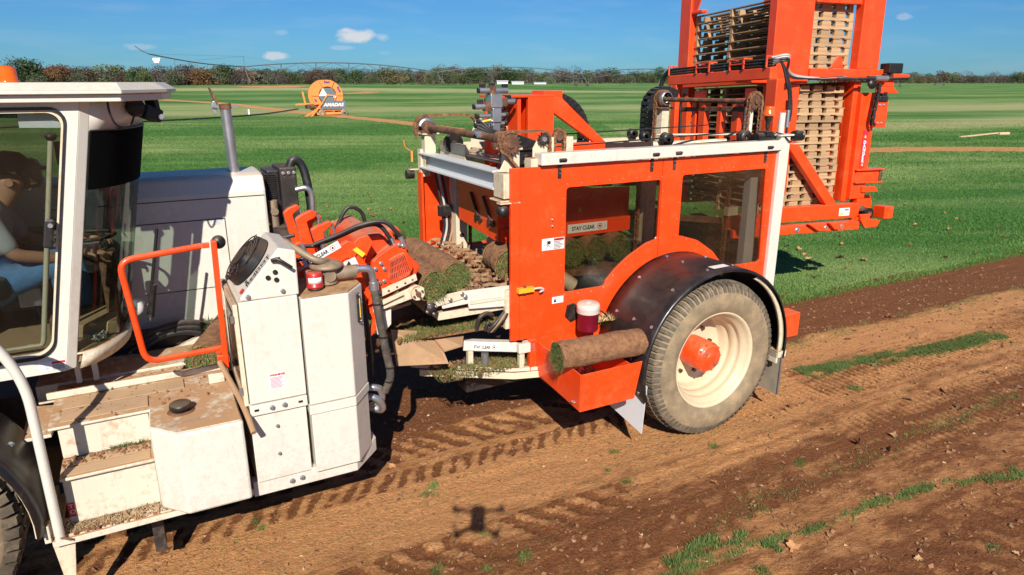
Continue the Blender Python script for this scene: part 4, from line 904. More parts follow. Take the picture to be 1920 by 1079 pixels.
# white hand rail
rp = fillet([(-1.6, .02, 1.72), (-1.13, .02, 1.72), (-.985, .02, 1.42), (-.985, .02, .50)], .22, 8)
hr = P_(MB().tube(rp, .024, 14), 'hand_rail', 'white', 0)
P_(MB().tube([(-1.6, -.0, 1.70), (-1.6, -.0, .6)], .022, 10), 'hand_rail_leg', 'white', 0)
P_(MB().bar((-1.02, .02, .53), (-.93, -.02, .50), .012, .006), 'rail_strap', 'rust', 0)
# front wheel and black fender at the lower left
wc = (-1.80, .30, .62)
def tyre(c, rad, t0, t1, parent, rimr, dish=.18, hub=True, side=-1):
    w_ = t1-t0; r = rad; prof = [(rimr, t0+.035), (rimr+.03, t0+.012), (r*.72, t0), (r*.86, t0+.008), (r*.925, t0+.03), (r*.955, t0+.06), (r*.97, t0+.14), (r*.975, (t0+t1)/2), (r*.97, t1-.14), (r*.955, t1-.06), (r*.9, t1-.02), (r*.72, t1), (rimr, t1-.035)]
    prof = [(a, b) for a, b in prof]
    ty = MB().lathe(prof, (c[0], 0, c[2]), 1, 96).build('tyre', M['tyre'], parent)
    return ty
wheel1 = empty('front_wheel', (0, 0, 0), 0, HV)
tyre(wc, .64, .06, .50, wheel1, .38)
def tread(c, r, t0, t1, parent, n=74, rows=((.0, .17), (.2, .36), (.39, .61), (.64, .8), (.83, 1.0))):
    m = MB(); w_ = t1-t0
    for k, (a, b) in enumerate(rows):
        for i in range(n):
            th = 2*math.pi*(i+.5*(k % 2))/n; dt = 2*math.pi/n*.34; ya, yb = t0+w_*a, t0+w_*b
            edge = (k == 0 or k == len(rows)-1); ro = r*(.988 if edge else 1.0); ri = r*.955; sk = .5*dt*(1 if k < 2 else (-1 if k > 2 else 0))
            vs = []
            for (y, e, rr0) in ((ya, -sk, ro if k else r*.955), (yb, sk, ro if k < len(rows)-1 else r*.955)):
                for q in (th-dt+e, th+dt+e):
                    for rr in (ri-.004, rr0): vs.append((c[0]+rr*math.cos(q), y, c[2]+rr*math.sin(q)))
            o = [vs[0], vs[2], vs[6], vs[4], vs[1], vs[3], vs[7], vs[5]]
            if k == 0:   # shoulder lug runs down the sidewall
                a1, a2 = th-dt*.9, th+dt*.9
                m.hexa([(c[0]+r*.875*math.cos(a1), t0-.004+.012, c[2]+r*.875*math.sin(a1)), (c[0]+r*.875*math.cos(a2), t0-.004+.012, c[2]+r*.875*math.sin(a2)), (c[0]+r*.87*math.cos(a2), t0+.05, c[2]+r*.87*math.sin(a2)), (c[0]+r*.87*math.cos(a1), t0+.05, c[2]+r*.87*math.sin(a1)),
                        (c[0]+r*.968*math.cos(a1), t0+.035, c[2]+r*.968*math.sin(a1)), (c[0]+r*.968*math.cos(a2), t0+.035, c[2]+r*.968*math.sin(a2)), (c[0]+r*.985*math.cos(a2), t0+.09, c[2]+r*.985*math.sin(a2)), (c[0]+r*.985*math.cos(a1), t0+.09, c[2]+r*.985*math.sin(a1))])
                ya += .06
                continue
            m.hexa(o)
    return tag(m.build('tread_blocks', M['tread'], parent), kind='stuff')
tread(wc, .66, .06, .50, wheel1, 56)
MB().lathe([(.38, .10), (.36, .12), (.36, .3), (.1, .3), (.1, .2), (0, .2)], (wc[0], 0, wc[2]), 1, 40).build('rim', M['cream'], wheel1)
m = MB()
fr = [[(wc[0]+.77*math.cos(a)*1.0, y, wc[2]+.77*math.sin(a)) for y in (-.06, .0, .2, .42, .44)] for a in [R(-4+6.5*i) for i in range(24)]]
for row in fr: row[0] = (wc[0]+(row[1][0]-wc[0])*.965, -.06, wc[2]+(row[1][2]-wc[2])*.965)
m.grid(fr); f1 = P_(m, 'black_fender', 'fender', 0); sol = f1.modifiers.new('thick', 'SOLIDIFY'); sol.thickness = .01
fe = [(wc[0]+.735*math.cos(R(a)), -.03, wc[2]+.735*math.sin(R(a))) for a in range(-4, 120, 6)]
P_(MB().tube(fe, .012, 6), 'fender_edge', 'cream', 0)
for a in (30, 40, 52): bolt(wc[0]+.77*math.cos(R(a)), .2, wc[2]+.77*math.sin(R(a)), .012, HV, 'bolt', 'steel')
m = MB().prism([(-1.03, .50), (-.92, .50), (-.96, .20), (-1.0, .16)], 1, .04, .055); P_(m, 'mud_flap', 'cream', .002)
m = MB().bar((-.55, .3, .46), (-.55, .3, .12), .06, .14).box((-.9, .3, .3), (.6, .9, .42)); P_(m, 'underside_plate', 'darksteel', 0)
m = MB().box((-1.3, .9, .35), (.7, 1.6, .62)).box((-1.6, 1.0, .62), (.6, 2.4, .95)); P_(m, 'main_chassis', 'darksteel', .01)
for x in (-.1, .45): MB().lathe([(.1, 0), (.30, .01), (.33, .05), (.33, .3), (.3, .34), (.1, .35)], (x, 1.0, .33), 1, 32).build('inner_wheel', M['tread'], HV)
# ---- engine housing behind
m = MB(); m.prism([(1.55, 1.07), (1.55, 2.02), (1.60, 2.13), (1.68, 2.145), (2.0, 2.15), (2.08, 2.10), (2.08, 1.07)], 0, -1.3, .44); eh = P_(m, 'engine_housing', 'white', .02)
MB().box((-.95, 1.546, 1.985), (.425, 1.549, 1.990)).build('lid_seam', M['ink'], eh)
MB().box((-.45, 1.546, 1.835), (.135, 1.549, 1.841)).box((.131, 1.546, 1.20), (.136, 1.549, 1.835)).box((-.45, 1.546, 1.33), (.131, 1.549, 1.334)).build('panel_seam', M['ink'], eh)
sticker((.05, 1.5485, 1.80), .055, .03, 3, eh, 'ink', None, 'greywhite')
m = MB(); m.box((-.95, 1.35, 1.0), (.30, 1.56, 1.08)); P_(m, 'housing_sill', 'darksteel', 0)
ex = MB().cyl((.256, 1.75, 2.14), (.245, 1.75, 2.63), .038, 24, caps=False).cyl((.256, 1.75, 2.14), (.245, 1.75, 2.62), .033, 24); exo = P_(ex, 'exhaust_pipe', 'steel', 0)
MB().cyl((.249, 1.75, 2.60), (.245, 1.75, 2.638), .0415, 24, caps=False).build('exhaust_clamp', M['rust'], exo)
m = MB(); m.bar((.285, 1.75, 2.62), (.33, 1.75, 2.62), .02); m.build('clamp_bolt', M['steel'], exo)
m = MB(); m.cyl((.165, 1.748, 2.655), (.17, 1.752, 2.66), .001, 4); m.prism([(.185, 2.60), (.205, 2.625), (.185, 2.66), (.17, 2.73), (.158, 2.725), (.163, 2.66)], 1, 1.735, 1.765).build('rain_cap', M['rust'], exo, .003) if 0 else None
rc = MB(); rc.prism([(.190, 2.615), (.200, 2.66), (.155, 2.755), (.148, 2.75), (.175, 2.66)], 1, 1.72, 1.78); rc.build('rain_cap', M['rust'], exo, .003)
rc = MB(); rc.prism([(.150, 2.62), (.20, 2.605), (.205, 2.62), (.175, 2.66), (.165, 2.655)], 1, 1.72, 1.78).prism([(.150, 2.615), (.170, 2.555), (.195, 2.605)], 1, 1.745, 1.755); rc.build('cap_counterweight', M['steel'], exo, .002)
# hose bundle below the housing, roll of grass behind the gate
for k in range(3): P_(MB().tube(smooth_pts([(-.6, 1.30-.03*k, 1.05-.04*k), (-.38, 1.25, 1.17-.03*k), (-.15, 1.28, 1.16-.04*k), (.0, 1.3, 1.0-.05*k)], 5), .022, 8), 'black_hose', 'rubber', 0)
m = MB().prism([(-.5, .95), (.1, .95), (.0, 1.12), (-.3, 1.0)], 1, 1.28, 1.32); P_(m, 'inner_bracket', 'white_dirty', 0)
# black radiator and hose right of the engine
rd = empty('oil_cooler', (0, 0, 0), 0, HV)
P_(MB().box((.49, 1.75, 1.70), (.575, 2.10, 2.135)), 'cooler_core', 'black', .008, rd); f_ = MB()
for i in range(20): f_.box((.47, 1.745, 1.80+i*.016), (.49, 2.08, 1.806+i*.016))
for i in range(20): f_.box((.485, 1.735, 1.80+i*.016), (.545, 1.749, 1.806+i*.016))
f_.build('cooler_fins', M['black'], rd)
P_(MB().box((.575, 1.70, 1.60), (.70, 2.05, 2.16)), 'cooler_tank', 'darksteel', .01, rd)
P_(MB().box((.45, 1.65, 1.55), (.72, 1.75, 1.72)), 'cooler_base', 'darksteel', .008, rd)
P_(MB().cyl((.50, 1.68, 1.72), (.50, 1.68, 1.92), .035, 12).cyl((.50, 1.63, 1.84), (.50, 1.73, 1.84), .03, 10), 'cooler_fitting', 'bronze', 0, rd)
P_(MB().tube(smooth_pts([(.66, 1.78, 2.14), (.70, 1.78, 2.21), (.76, 1.78, 2.16), (.79, 1.76, 2.0), (.80, 1.75, 1.75)], 5), .034, 12), 'cooler_hose', 'rubber', 0, rd)
P_(MB().tube(smooth_pts([(.68, 1.68, 1.99), (.75, 1.66, 2.0), (.79, 1.66, 1.95), (.79, 1.66, 1.80)], 5), .022, 12), 'cooler_elbow', 'steel', 0, rd)
for i in range(3): bolt(.60+.04*i, 1.70, 2.12, .010, rd)

# ---- cab
LN = .20; cz0 = 1.245
def cs(s, z): return s+LN*(z-cz0)
CB = empty('cab', (0, 0, 0), 0, HV)
y0, y1 = .50, 1.62
def curve_s(u): return .255*math.sin(math.pi*min(max(u, 0), 1))**.62
def front(z, n=20, off=0., base=-.825):
    """plan outline of the curved windscreen at height z, near corner to far corner"""
    return [(cs(base, z)+curve_s(i/n)+off, y0+.03+(y1-y0-.06)*i/n, z) for i in range(n+1)]
# door frame on the near side
outer = [(cs(-2.0, cz0), cz0), (cs(-.872, cz0), cz0), (cs(-.872, 2.72), 2.72), (cs(-2.0, 2.72), 2.72)]
inn = rrect(-1.95, 1.335, -.925, 2.672, .09, 6, LN); inn = [(x+LN*(1.335-cz0), z) for x, z in inn]
no = len(inn); 
def outer_pts(n4):
    o = []
    q = [(outer[2]), (outer[3]), (outer[0]), (outer[1])]
    for k in range(4): o += [q[k]]*n4
    return o
def near_frame(o, i, ya, yb): return MB().ring_prism(o, i, 1, ya, yb)
P_(near_frame(outer_pts(7), inn, y0, y0+.05), 'door_frame', 'white', 0, CB)
cx_ = sum(p[0] for p in inn)/no; cz_ = sum(p[1] for p in inn)/no
inn2 = rrect(-1.93, 1.355, -.937, 2.656, .08, 6, LN); inn2 = [(x+LN*(1.355-cz0), z) for x, z in inn2]
inn3 = rrect(-1.915, 1.368, -.948, 2.643, .075, 6, LN); inn3 = [(x+LN*(1.368-cz0), z) for x, z in inn3]
P_(MB().ring_prism(inn, inn2, 1, y0-.008, y0+.03), 'door_seal', 'black', 0, CB)
P_(MB().ring_prism(inn2, inn3, 1, y0+.005, y0+.03), 'door_rim', 'cream', 0, CB)
P_(MB().prism(inn2, 1, y0+.014, y0+.018), 'door_glass', 'glass', 0, CB)
# corner post: near face and the face turned to the front
pz = [cz0, 2.70]
m = MB(); m.hexa([(cs(-.871, pz[0]), y0, pz[0]), (cs(-.825, pz[0]), y0+.030, pz[0]), (cs(-.825, pz[0]), y0+.10, pz[0]), (cs(-.871, pz[0]), y0+.10, pz[0]), (cs(-.871, pz[1]), y0, pz[1]), (cs(-.825, pz[1]), y0+.030, pz[1]), (cs(-.825, pz[1]), y0+.10, pz[1]), (cs(-.871, pz[1]), y0+.10, pz[1])]); P_(m, 'corner_post', 'white', .004, CB)
m = MB(); m.bar((cs(-.83, pz[0]), y1-.05, pz[0]), (cs(-.83, pz[1]), y1-.05, pz[1]), .05, .07); P_(m, 'far_post', 'white', .004, CB)
# header and sill bands following the curve
def bandgrid(z0, z1, off=0., base=-.825, n=20):
    return MB().grid([front(z0, n, off, base), front(z1, n, off, base)])
o = P_(bandgrid(2.545, 2.72), 'header_band', 'white', 0, CB); s_ = o.modifiers.new('thick', 'SOLIDIFY'); s_.thickness = .03
m = MB(); a = front(1.235, 20, .02); b = front(1.325, 20, .03); c = front(1.33, 20, -.03)
m.grid([a, b, c]); o = P_(m, 'windscreen_sill', 'white_dirty', 0, CB); s_ = o.modifiers.new('thick', 'SOLIDIFY'); s_.thickness = .012
P_(bandgrid(1.33, 2.545, .004), 'windscreen', 'glass_green', 0, CB)
P_(bandgrid(2.235, 2.545, .010), 'sun_visor', 'matt', 0, CB)
P_(MB().tube([Vector(p)+Vector((.008, 0, 0)) for p in front(2.545)], .006, 6), 'visor_edge', 'black', 0, CB)
# floor, far side, back
m = MB(); fl_ = [(cs(-2.0, 1.3), y0+.055), (cs(-.84, 1.3), y0+.055)]+[(p[0]-.02, p[1]) for p in front(1.3)]+[(cs(-2.0, 1.3), y1)]
m.prism(fl_, 2, 1.27, 1.335); P_(m, 'cab_floor', 'tan', 0, CB)
m = MB(); m.hexa([(cs(-2, 1.336), y1-.03, 1.336), (cs(-.86, 1.336), y1-.03, 1.336), (cs(-.86, 1.336), y1, 1.336), (cs(-2, 1.336), y1, 1.336), (cs(-2, 1.95), y1-.03, 1.95), (cs(-.86, 1.95), y1-.03, 1.95), (cs(-.86, 1.95), y1, 1.95), (cs(-2, 1.95), y1, 1.95)]); P_(m, 'far_lower_panel', 'black', 0, CB)
m = MB(); m.hexa([(cs(-2, 1.95), y1-.02, 1.95), (cs(-.86, 1.95), y1-.02, 1.95), (cs(-.86, 1.95), y1-.016, 1.95), (cs(-2, 1.95), y1-.016, 1.95), (cs(-2, 2.7), y1-.02, 2.7), (cs(-.86, 2.7), y1-.02, 2.7), (cs(-.86, 2.7), y1-.016, 2.7), (cs(-2, 2.7), y1-.016, 2.7)]); P_(m, 'far_window', 'glass', 0, CB)
P_(MB().box((-2.05, y0+.06, 1.34), (-1.99, y1, 2.69)), 'back_wall', 'black', 0, CB)
# roof: lip, bevelled top
def roofpoly(o): return [(-2.1, .42-o), (-.385+o*.3, .42-o), (-.165+o, .76), (-.10+o, 1.15), (-.165+o, 1.5), (-.385, 1.78+o), (-2.1, 1.78+o)]
m = MB(); m.prism(roofpoly(-.02), 2, 2.695, 2.732); P_(m, 'roof_skirt', 'white', .004, CB)
m = MB(); lo = roofpoly(.008); hi = roofpoly(-.05); n_ = len(lo)
m.prism(lo, 2, 2.734, 2.752); m.add([(x, y, 2.752) for x, y in lo]+[(x, y, 2.790) for x, y in hi], [(i, (i+1) % n_, (i+1) % n_+n_, i+n_) for i in range(n_)]+[tuple(range(n_, 2*n_))]); P_(m, 'roof', 'white', .004, CB)

m = MB().lathe([(.058, 0), (.058, .012), (.050, .014), (.048, .075), (.030, .088), (0, .09)], (-.935, 1.02, 2.79), 2, 24); P_(m, 'amber_beacon', M['amber'], 0, CB)
# work lamps and cable under the roof corner
wl = empty('work_lamp', (0, 0, 0), 0, HV)
m = MB(); m.lathe([(.0, 0), (.035, .005), (.05, .03), (.052, .06), (0, .065)], (-.33, .66, 2.655), 1, 18); P_(m, 'lamp_bowl', 'black', 0, wl)
m = MB(); m.bar((-.30, .72, 2.64), (-.22, .78, 2.60), .085, .075); P_(m, 'lamp_box', 'black', .012, wl)
P_(MB().bar((-.25, .75, 2.74), (-.24, .76, 2.64), .07, .03), 'lamp_bracket', 'black', 0, wl); P_(MB().bar((-.33, .68, 2.72), (-.33, .68, 2.66), .03), 'lamp_bracket', 'black', 0, wl)
P_(MB().tube(smooth_pts([(-.455, .55, 2.72), (-.455, .53, 2.64), (-.43, .54, 2.57), (-.37, .6, 2.565), (-.34, .64, 2.62)], 6), .006, 6), 'lamp_cable', 'black', 0, wl)
bolt(-.205, .735, 2.60, .012, wl)
# door grab bar with ball, latch
P_(MB().tube(fillet([Vector(p) for p in [(-0.746,0.6,2.508),(-0.961,0.6,1.405)]]+[Vector([(-0.961,0.6,1.405)][0])+Vector((-.01, 0, -.02)), Vector([(-1.162,0.6,1.404)][0])+Vector((-.4, 0, -.02))], .09, 7), .0135, 10), 'grab_bar', 'cream', 0, CB)
bl = [(-0.745,0.6,2.516)][0]; P_(MB().lathe([(0, -.022), (.02, -.016), (.03, 0), (.026, .014), (0, .02)], bl, 2, 16), 'ball_knob', 'black', 0, CB)
a = [(-0.807,0.475,2.103)][0]; b = [(-0.839,0.475,1.951)][0]
P_(MB().bar(a, b, .045, .028, up=(0, 1, 0)), 'door_latch', 'black', .01, CB)
P_(MB().cyl(Vector(a)+Vector((0, -.025, -.03)), Vector(a)+Vector((0, 0, -.03)), .012, 12), 'latch_button', 'steel', 0, CB)
# sun shade card and small screen hanging inside
q = [L_ for L_ in [(-0.864,0.56,2.656),(-0.688,0.56,2.656),(-0.689,0.56,2.564),(-0.868,0.56,2.569)]]
m = MB().add(q+[(p[0], p[1]+.01, p[2]) for p in q], [(0, 1, 2, 3), (4, 5, 6, 7), (0, 1, 5, 4), (1, 2, 6, 5), (2, 3, 7, 6), (3, 0, 4, 7)]); P_(m, 'white_sun_shade', 'skywhite', 0, CB)
q = [L_ for L_ in [(-1.12,1.36,2.645),(-0.964,1.36,2.642),(-0.967,1.36,2.583),(-1.131,1.36,2.587)]]
m = MB().add(q+[(p[0], p[1]+.01, p[2]) for p in q], [(0, 1, 2, 3), (4, 5, 6, 7), (0, 1, 5, 4), (1, 2, 6, 5), (2, 3, 7, 6), (3, 0, 4, 7)]); P_(m, 'fuel_notice', 'black', 0, CB)
t_ = text('Ultra-Low\nDiesel Fuel', .03, M['reel_grey'], CB, (0, 0, 0)); p = [(-1.065,1.34,2.62)][0]; t_.location = p
q = [(-0.781,1.3,2.444)][0]; P_(MB().box((q[0]-.02, 1.25, q[2]-.14), (q[0]+.03, 1.3, q[2]+.0)), 'small_mirror', 'black', .006, CB)
# caution sticker at the door foot
st = MB().box((-.99, y0-.002, 1.262), (-.865, y0, 1.318)).build('caution_sticker', M['label'], CB)
st = MB().box((-.93, y0-.0028, 1.298), (-.868, y0-.002, 1.312)).build('red_header', M['label_red'], CB)
b_ = MB()
for i in range(5): b_.box((-.93, y0-.0026, 1.290-i*.0062), (-.875, y0-.002, 1.2925-i*.0062))
b_.build('print_lines', M['ink'], CB)
MB().bar((-.97, y0-.0024, 1.300), (-.95, y0-.0024, 1.28), .004, .001).bar((-.95, y0-.0024, 1.28), (-.965, y0-.0024, 1.27), .004, .001).build('pictogram', M['ink'], CB)
# windscreen wiper
P_(MB().tube(smooth_pts([(cs(-.46, 1.36), .98, 1.36), (cs(-.455, 1.6), .95, 1.6), (cs(-.45, 1.92), .94, 1.92)], 4), [.010]*9, 6).bar((cs(-.44, 1.34), .98, 1.34), (cs(-.44, 1.56), .95, 1.56), .03, .015), 'wiper', 'black', 0, CB)
# seat, console, levers
ST = empty('seat', (0, 0, 0), 0, HV)
P_(MB().box((-1.62, .80, 1.60), (-1.10, 1.28, 1.74)), 'seat_cushion', 'black', .04, ST); m = MB().hexa([(-1.66, .8, 1.74), (-1.50, .8, 1.74), (-1.50, 1.28, 1.74), (-1.66, 1.28, 1.74), (-1.55, .8, 2.2), (-1.42, .8, 2.2), (-1.42, 1.28, 2.2), (-1.55, 1.28, 2.2)]); P_(m, 'seat_back', 'black', .04, ST)
P_(MB().cyl((-1.36, 1.04, 1.34), (-1.36, 1.04, 1.6), .09, 14), 'seat_post', 'darksteel', 0, ST)
hd = [(-0.96,1.34,2.265)][0]; P_(MB().box((hd[0]-.07, 1.28, hd[2]-.10), (hd[0]+.06, 1.42, hd[2]+.08)), 'head_rest', 'black', .04, ST)
CN = empty('console', (0, 0, 0), 0, HV)
P_(MB().box((-1.05, 1.15, 1.34), (-.62, 1.45, 1.85)), 'console_box', 'black', .03, CN); P_(MB().box((-.66, .95, 1.34), (-.56, 1.1, 1.80)), 'steering_column', 'rust', .02, CN)
P_(MB().lathe([(.15, -.012), (.165, 0), (.15, .012), (.14, 0), (.15, -.012)], (-.70, 1.0, 1.90), 2, 24), 'steering_wheel', 'black', 0, CN)
P_(MB().box((-1.3, 1.30, 1.75), (-.8, 1.5, 1.90)), 'arm_rest', 'black', .03, CN)
P_(MB().box((-.92, .75, 1.34), (-.60, 1.2, 1.42)), 'foot_plate', 'tan', .01, CN)
P_(MB().box((-1.1, 1.0, 1.5), (-.98, 1.4, 1.62)).box((-1.3, 1.42, 1.62), (-1.0, 1.5, 1.7)), 'pedal_box', 'steel', .01, CN)
# loose things on the cab's front shelf
tr = mw(-.62, .72, 1.36); tag(MB().lathe([(.02, -.03), (.05, -.03), (.05, .03), (.02, .03), (.02, -.03)], mw(-.50, .95, 1.43), 1, 20).build('tape_roll', M['hosewhite']), 'blue grey roll of tape on the floor behind the curved windscreen', 'tape roll')
rb = random.Random(4); m = MB()
for i in range(26):
    a = [(-.72+rb.uniform(-.06, .06), .66+rb.uniform(-.05, .08), 1.345+rb.uniform(0, .04)) for _ in range(3)]; m.add([mw(*p) for p in a], [(0, 1, 2)])
tag(m.build('plastic_bag', M['hosewhite']), 'crumpled clear plastic bag behind the windscreen corner', 'bag')

# ---- cutting and rolling head
HD = empty('cutting_head', (0, 0, 0), 0, HV)
def plate(pts, t0, t1, name, mat='orange', bev=.004, parent=HD, rr=0): return P_(MB().prism(rquad(pts, rr) if rr else pts, 1, t0, t1), name, mat, bev, parent)
for t_h, pts in ((.66, [(0.567,1.873),(0.596,1.891),(0.692,1.921),(0.708,1.901),(0.663,1.867),(0.641,1.851),(0.702,1.539),(0.638,1.54)]), (.9, [(0.52,1.905),(0.543,1.925),(0.623,1.958),(0.665,1.943),(0.644,1.905),(0.589,1.884),(0.652,1.562),(0.578,1.552)]), (1.02, [(0.566,1.869),(0.603,1.884),(0.707,1.901),(0.717,1.881),(0.651,1.842),(0.699,1.567),(0.622,1.549)]), (1.3, [(0.51,1.883),(0.543,1.912),(0.613,1.937),(0.63,1.912),(0.589,1.884),(0.569,1.863),(0.636,1.592),(0.569,1.567)])):
    plate(pts, t_h, t_h+.05, 'hook_plate', rr=.012)
    p = pts[3]; MB().tube([(p[0]-.005, t_h+.02, p[1]-.004), (p[0]+.01, t_h+.02, p[1]-.05), (p[0]+.0, t_h+.02, p[1]-.10), (p[0]+.03, t_h+.02, p[1]-.16)], .008, 6).build('hook_chain', M['steel'], HD)
for t_, pts in ((.72, [(0.29,1.615),(0.479,1.656),(0.622,1.7),(0.754,1.547),(0.606,1.499),(0.467,1.518)]), (1.1, [(0.333,1.612),(0.56,1.702),(0.672,1.709),(0.77,1.499),(0.537,1.449)]), (.5, [(0.436,1.667),(0.712,1.756),(0.768,1.57),(0.552,1.456),(0.419,1.476)])):
    plate(pts, t_, t_+.04, 'link_arm')
# long arm with the decal
arm = plate([(0.361,1.549),(0.379,1.643),(0.441,1.682),(0.737,1.832),(0.77,1.818),(0.801,1.763),(0.773,1.71),(0.722,1.72),(0.409,1.542)], .42, .47, 'decal_arm')
dv = Vector([(0.71,1.787)][0])-Vector([(0.459,1.673)][0]); ang = math.atan2(dv[1], dv[0]); p = [(0.461,1.69)][0]
def decal(p, ang, y, ln, h, txt, parent, left=False):
    c, s = math.cos(ang), math.sin(ang); f = lambda u, v: (p[0]+u*c-v*s, p[1]+u*s+v*c)
    MB().prism([f(0, 0), f(ln, 0), f(ln, h), f(0, h)], 1, y-.0015, y).build('decal_plate', M['label'], parent)
    t = text(txt, h*.62, M['ink'], parent, (f(.1*ln, h*.27)[0], y-.0022, f(.1*ln, h*.27)[1]), rot=(R(90), -ang, 0), bold=.0012)
    w_ = max(v.co.x for v in t.data.vertices); t.scale = (ln*.58/max(w_, .01), 1, 1)
    c0 = f(ln*.81, h*.5); MB().lathe([(h*.27, 0), (h*.34, 0), (h*.34, .001), (h*.27, .001), (h*.27, 0)], (c0[0], y-.0028, c0[1]), 1, 20).build('red_ring', M['label_red'], parent)
    MB().cyl((c0[0], y-.0028, c0[1]), (c0[0], y-.0018, c0[1]), h*.14, 8).build('hand_symbol', M['ink'], parent)
    a, b, cc_ = f(ln*.905, h*.82), f(ln*.965, h*.5), f(ln*.905, h*.18); MB().bar((a[0], y-.0025, a[1]), (b[0], y-.0025, b[1]), h*.05, .001).bar((b[0], y-.0025, b[1]), (cc_[0], y-.0025, cc_[1]), h*.05, .001).build('chevron', M['ink'], parent)
decal(p, ang, .419, .255, .050, 'STAY CLEAR', HD)
plate([(0.701,1.822),(0.784,1.788),(0.862,1.645),(0.795,1.582),(0.741,1.66),(0.695,1.736)], .44, .50, 'arm_knuckle')
pl = plate([(0.354,1.41),(0.406,1.558),(0.54,1.591),(0.723,1.714),(0.776,1.686),(0.842,1.513),(0.936,1.278),(0.819,1.147),(0.864,1.29),(0.778,1.505),(0.56,1.43)], .40, .44, 'lower_link')
MB().prism([(0.694,1.704),(0.768,1.73),(0.788,1.679),(0.711,1.65)], 1, .392, .398).build('sticker', M['label'], HD); MB().prism([(0.704,1.673),(0.727,1.712),(0.745,1.675)], 1, .387, .391).build('warning_triangle', M['ink'], HD)
MB().prism([(0.763,1.772),(0.791,1.786),(0.844,1.738),(0.822,1.716)], 1, .415, .418).build('yellow_sticker', M['label_yellow'], HD)
# roll cover: curved plates right of the arms
cov = [[(0.785,1.712),(0.827,1.814),(0.911,1.854),(0.983,1.854),(1.071,1.795),(1.074,1.714),(0.915,1.624)], None]
plate([(0.824,1.688),(0.859,1.779),(0.926,1.815),(1.008,1.821),(1.057,1.772),(1.113,1.684),(1.107,1.571),(0.945,1.516)], .62, 1.35, 'roll_cover', 'orange_dirty', .02)
plate([(0.751,1.762),(0.807,1.833),(0.878,1.85),(0.91,1.797),(0.87,1.731),(0.83,1.646),(0.788,1.652)], .45, .5, 'cover_cheek')
m = MB(); dk = [(0.835,1.625),(0.855,1.669),(0.905,1.656),(0.918,1.578),(0.879,1.536),(0.846,1.57)]; plate([(0.842,1.646),(0.865,1.665),(0.918,1.654),(0.903,1.595),(0.919,1.49),(0.875,1.533)], .44, .446, 'dark_opening', 'black', 0)
plate([(0.869,1.691),(0.935,1.739),(1.052,1.796),(1.084,1.786),(1.143,1.628),(1.114,1.559),(0.904,1.443),(0.823,1.401),(0.865,1.503),(0.863,1.593)], .36, .40, 'grille_side', rr=.015)
gr = [(0.972,1.695),(1.034,1.723),(1.078,1.732),(1.099,1.715),(1.123,1.604),(1.111,1.576),(0.988,1.531),(0.967,1.545),(0.962,1.582)]
plate(gr, .345, .359, 'grille_plate', 'orange_dirty', .004)
# slots, one raised dark bar per opening
A0 = Vector([(0.987,1.68)][0]); A1 = Vector([(1.075,1.715)][0]); B0 = Vector([(0.981,1.559)][0]); B1 = Vector([(1.11,1.607)][0])
for k in range(11):
    u = k/10; p_ = A0.lerp(A1, u); q_ = B0.lerp(B1, u); b_ = MB()
    for a, b in ((0, .3), (.36, .64), (.70, 1.0)):
        x0 = p_.lerp(q_, a); x1 = p_.lerp(q_, b); b_.bar((x0[0], .3445, x0[1]), (x1[0], .3445, x1[1]), .005, .002, up=(0, 1, 0))
    b_.build('grille_slot', M['ink'], HD)
for q in [(0.924,1.677),(0.887,1.646),(0.944,1.639),(0.91,1.55),(0.939,1.557),(1.076,1.776),(1.052,1.786)]: bolt(q[0], .357, q[1], .010, HD, 'bolt', 'steel')
plate([(0.957,1.666),(1.086,1.759),(1.22,1.604),(1.172,1.536),(0.987,1.413),(0.907,1.418)], .41, 1.30, 'roll_housing', 'orange_dirty', .02)
plate([(1.067,1.607),(1.156,1.75),(1.259,1.767),(1.317,1.701),(1.333,1.576)], 1.0, 1.3, 'far_cover', 'orange_dirty', .02)
# clump of turf caught on the cover
for nm, arc in (('hydraulic_hose', [(.55, .55, 1.80), (.70, .50, 1.86), (.84, .45, 1.92), (.98, .42, 1.93), (1.06, .40, 1.85), (1.10, .40, 1.78)]), ('hydraulic_hose', [(.55, .6, 1.78), (.72, .55, 1.84), (.86, .5, 1.90), (.96, .48, 1.90), (1.02, .46, 1.82), (1.05, .45, 1.74)]), ('hydraulic_hose', [(.85, 1.2, 1.75), (.95, 1.2, 1.90), (1.05, 1.2, 1.86), (1.08, 1.2, 1.74)]), ('hydraulic_hose', [(.25, .75, 1.72), (.45, .7, 1.76), (.62, .6, 1.78)]), ('hydraulic_hose', [(.28, .6, 1.66), (.48, .55, 1.72), (.60, .5, 1.74)]), ('hydraulic_hose', [(.2, 1.0, 1.74), (.5, .9, 1.80)])):
    P_(MB().tube(smooth_pts(arc, 6), .0145, 8), nm, 'rubber', 0, HD)
for a, b in (((1.03, .46, 1.81), (1.055, .45, 1.74)), ((1.075, .40, 1.83), (1.10, .40, 1.77)), ((.60, .55, 1.83), (.62, .55, 1.74)), ((.49, .6, 1.80), (.51, .6, 1.70))): P_(MB().cyl(a, b, .017, 10), 'hose_fitting', 'steel', 0, HD)
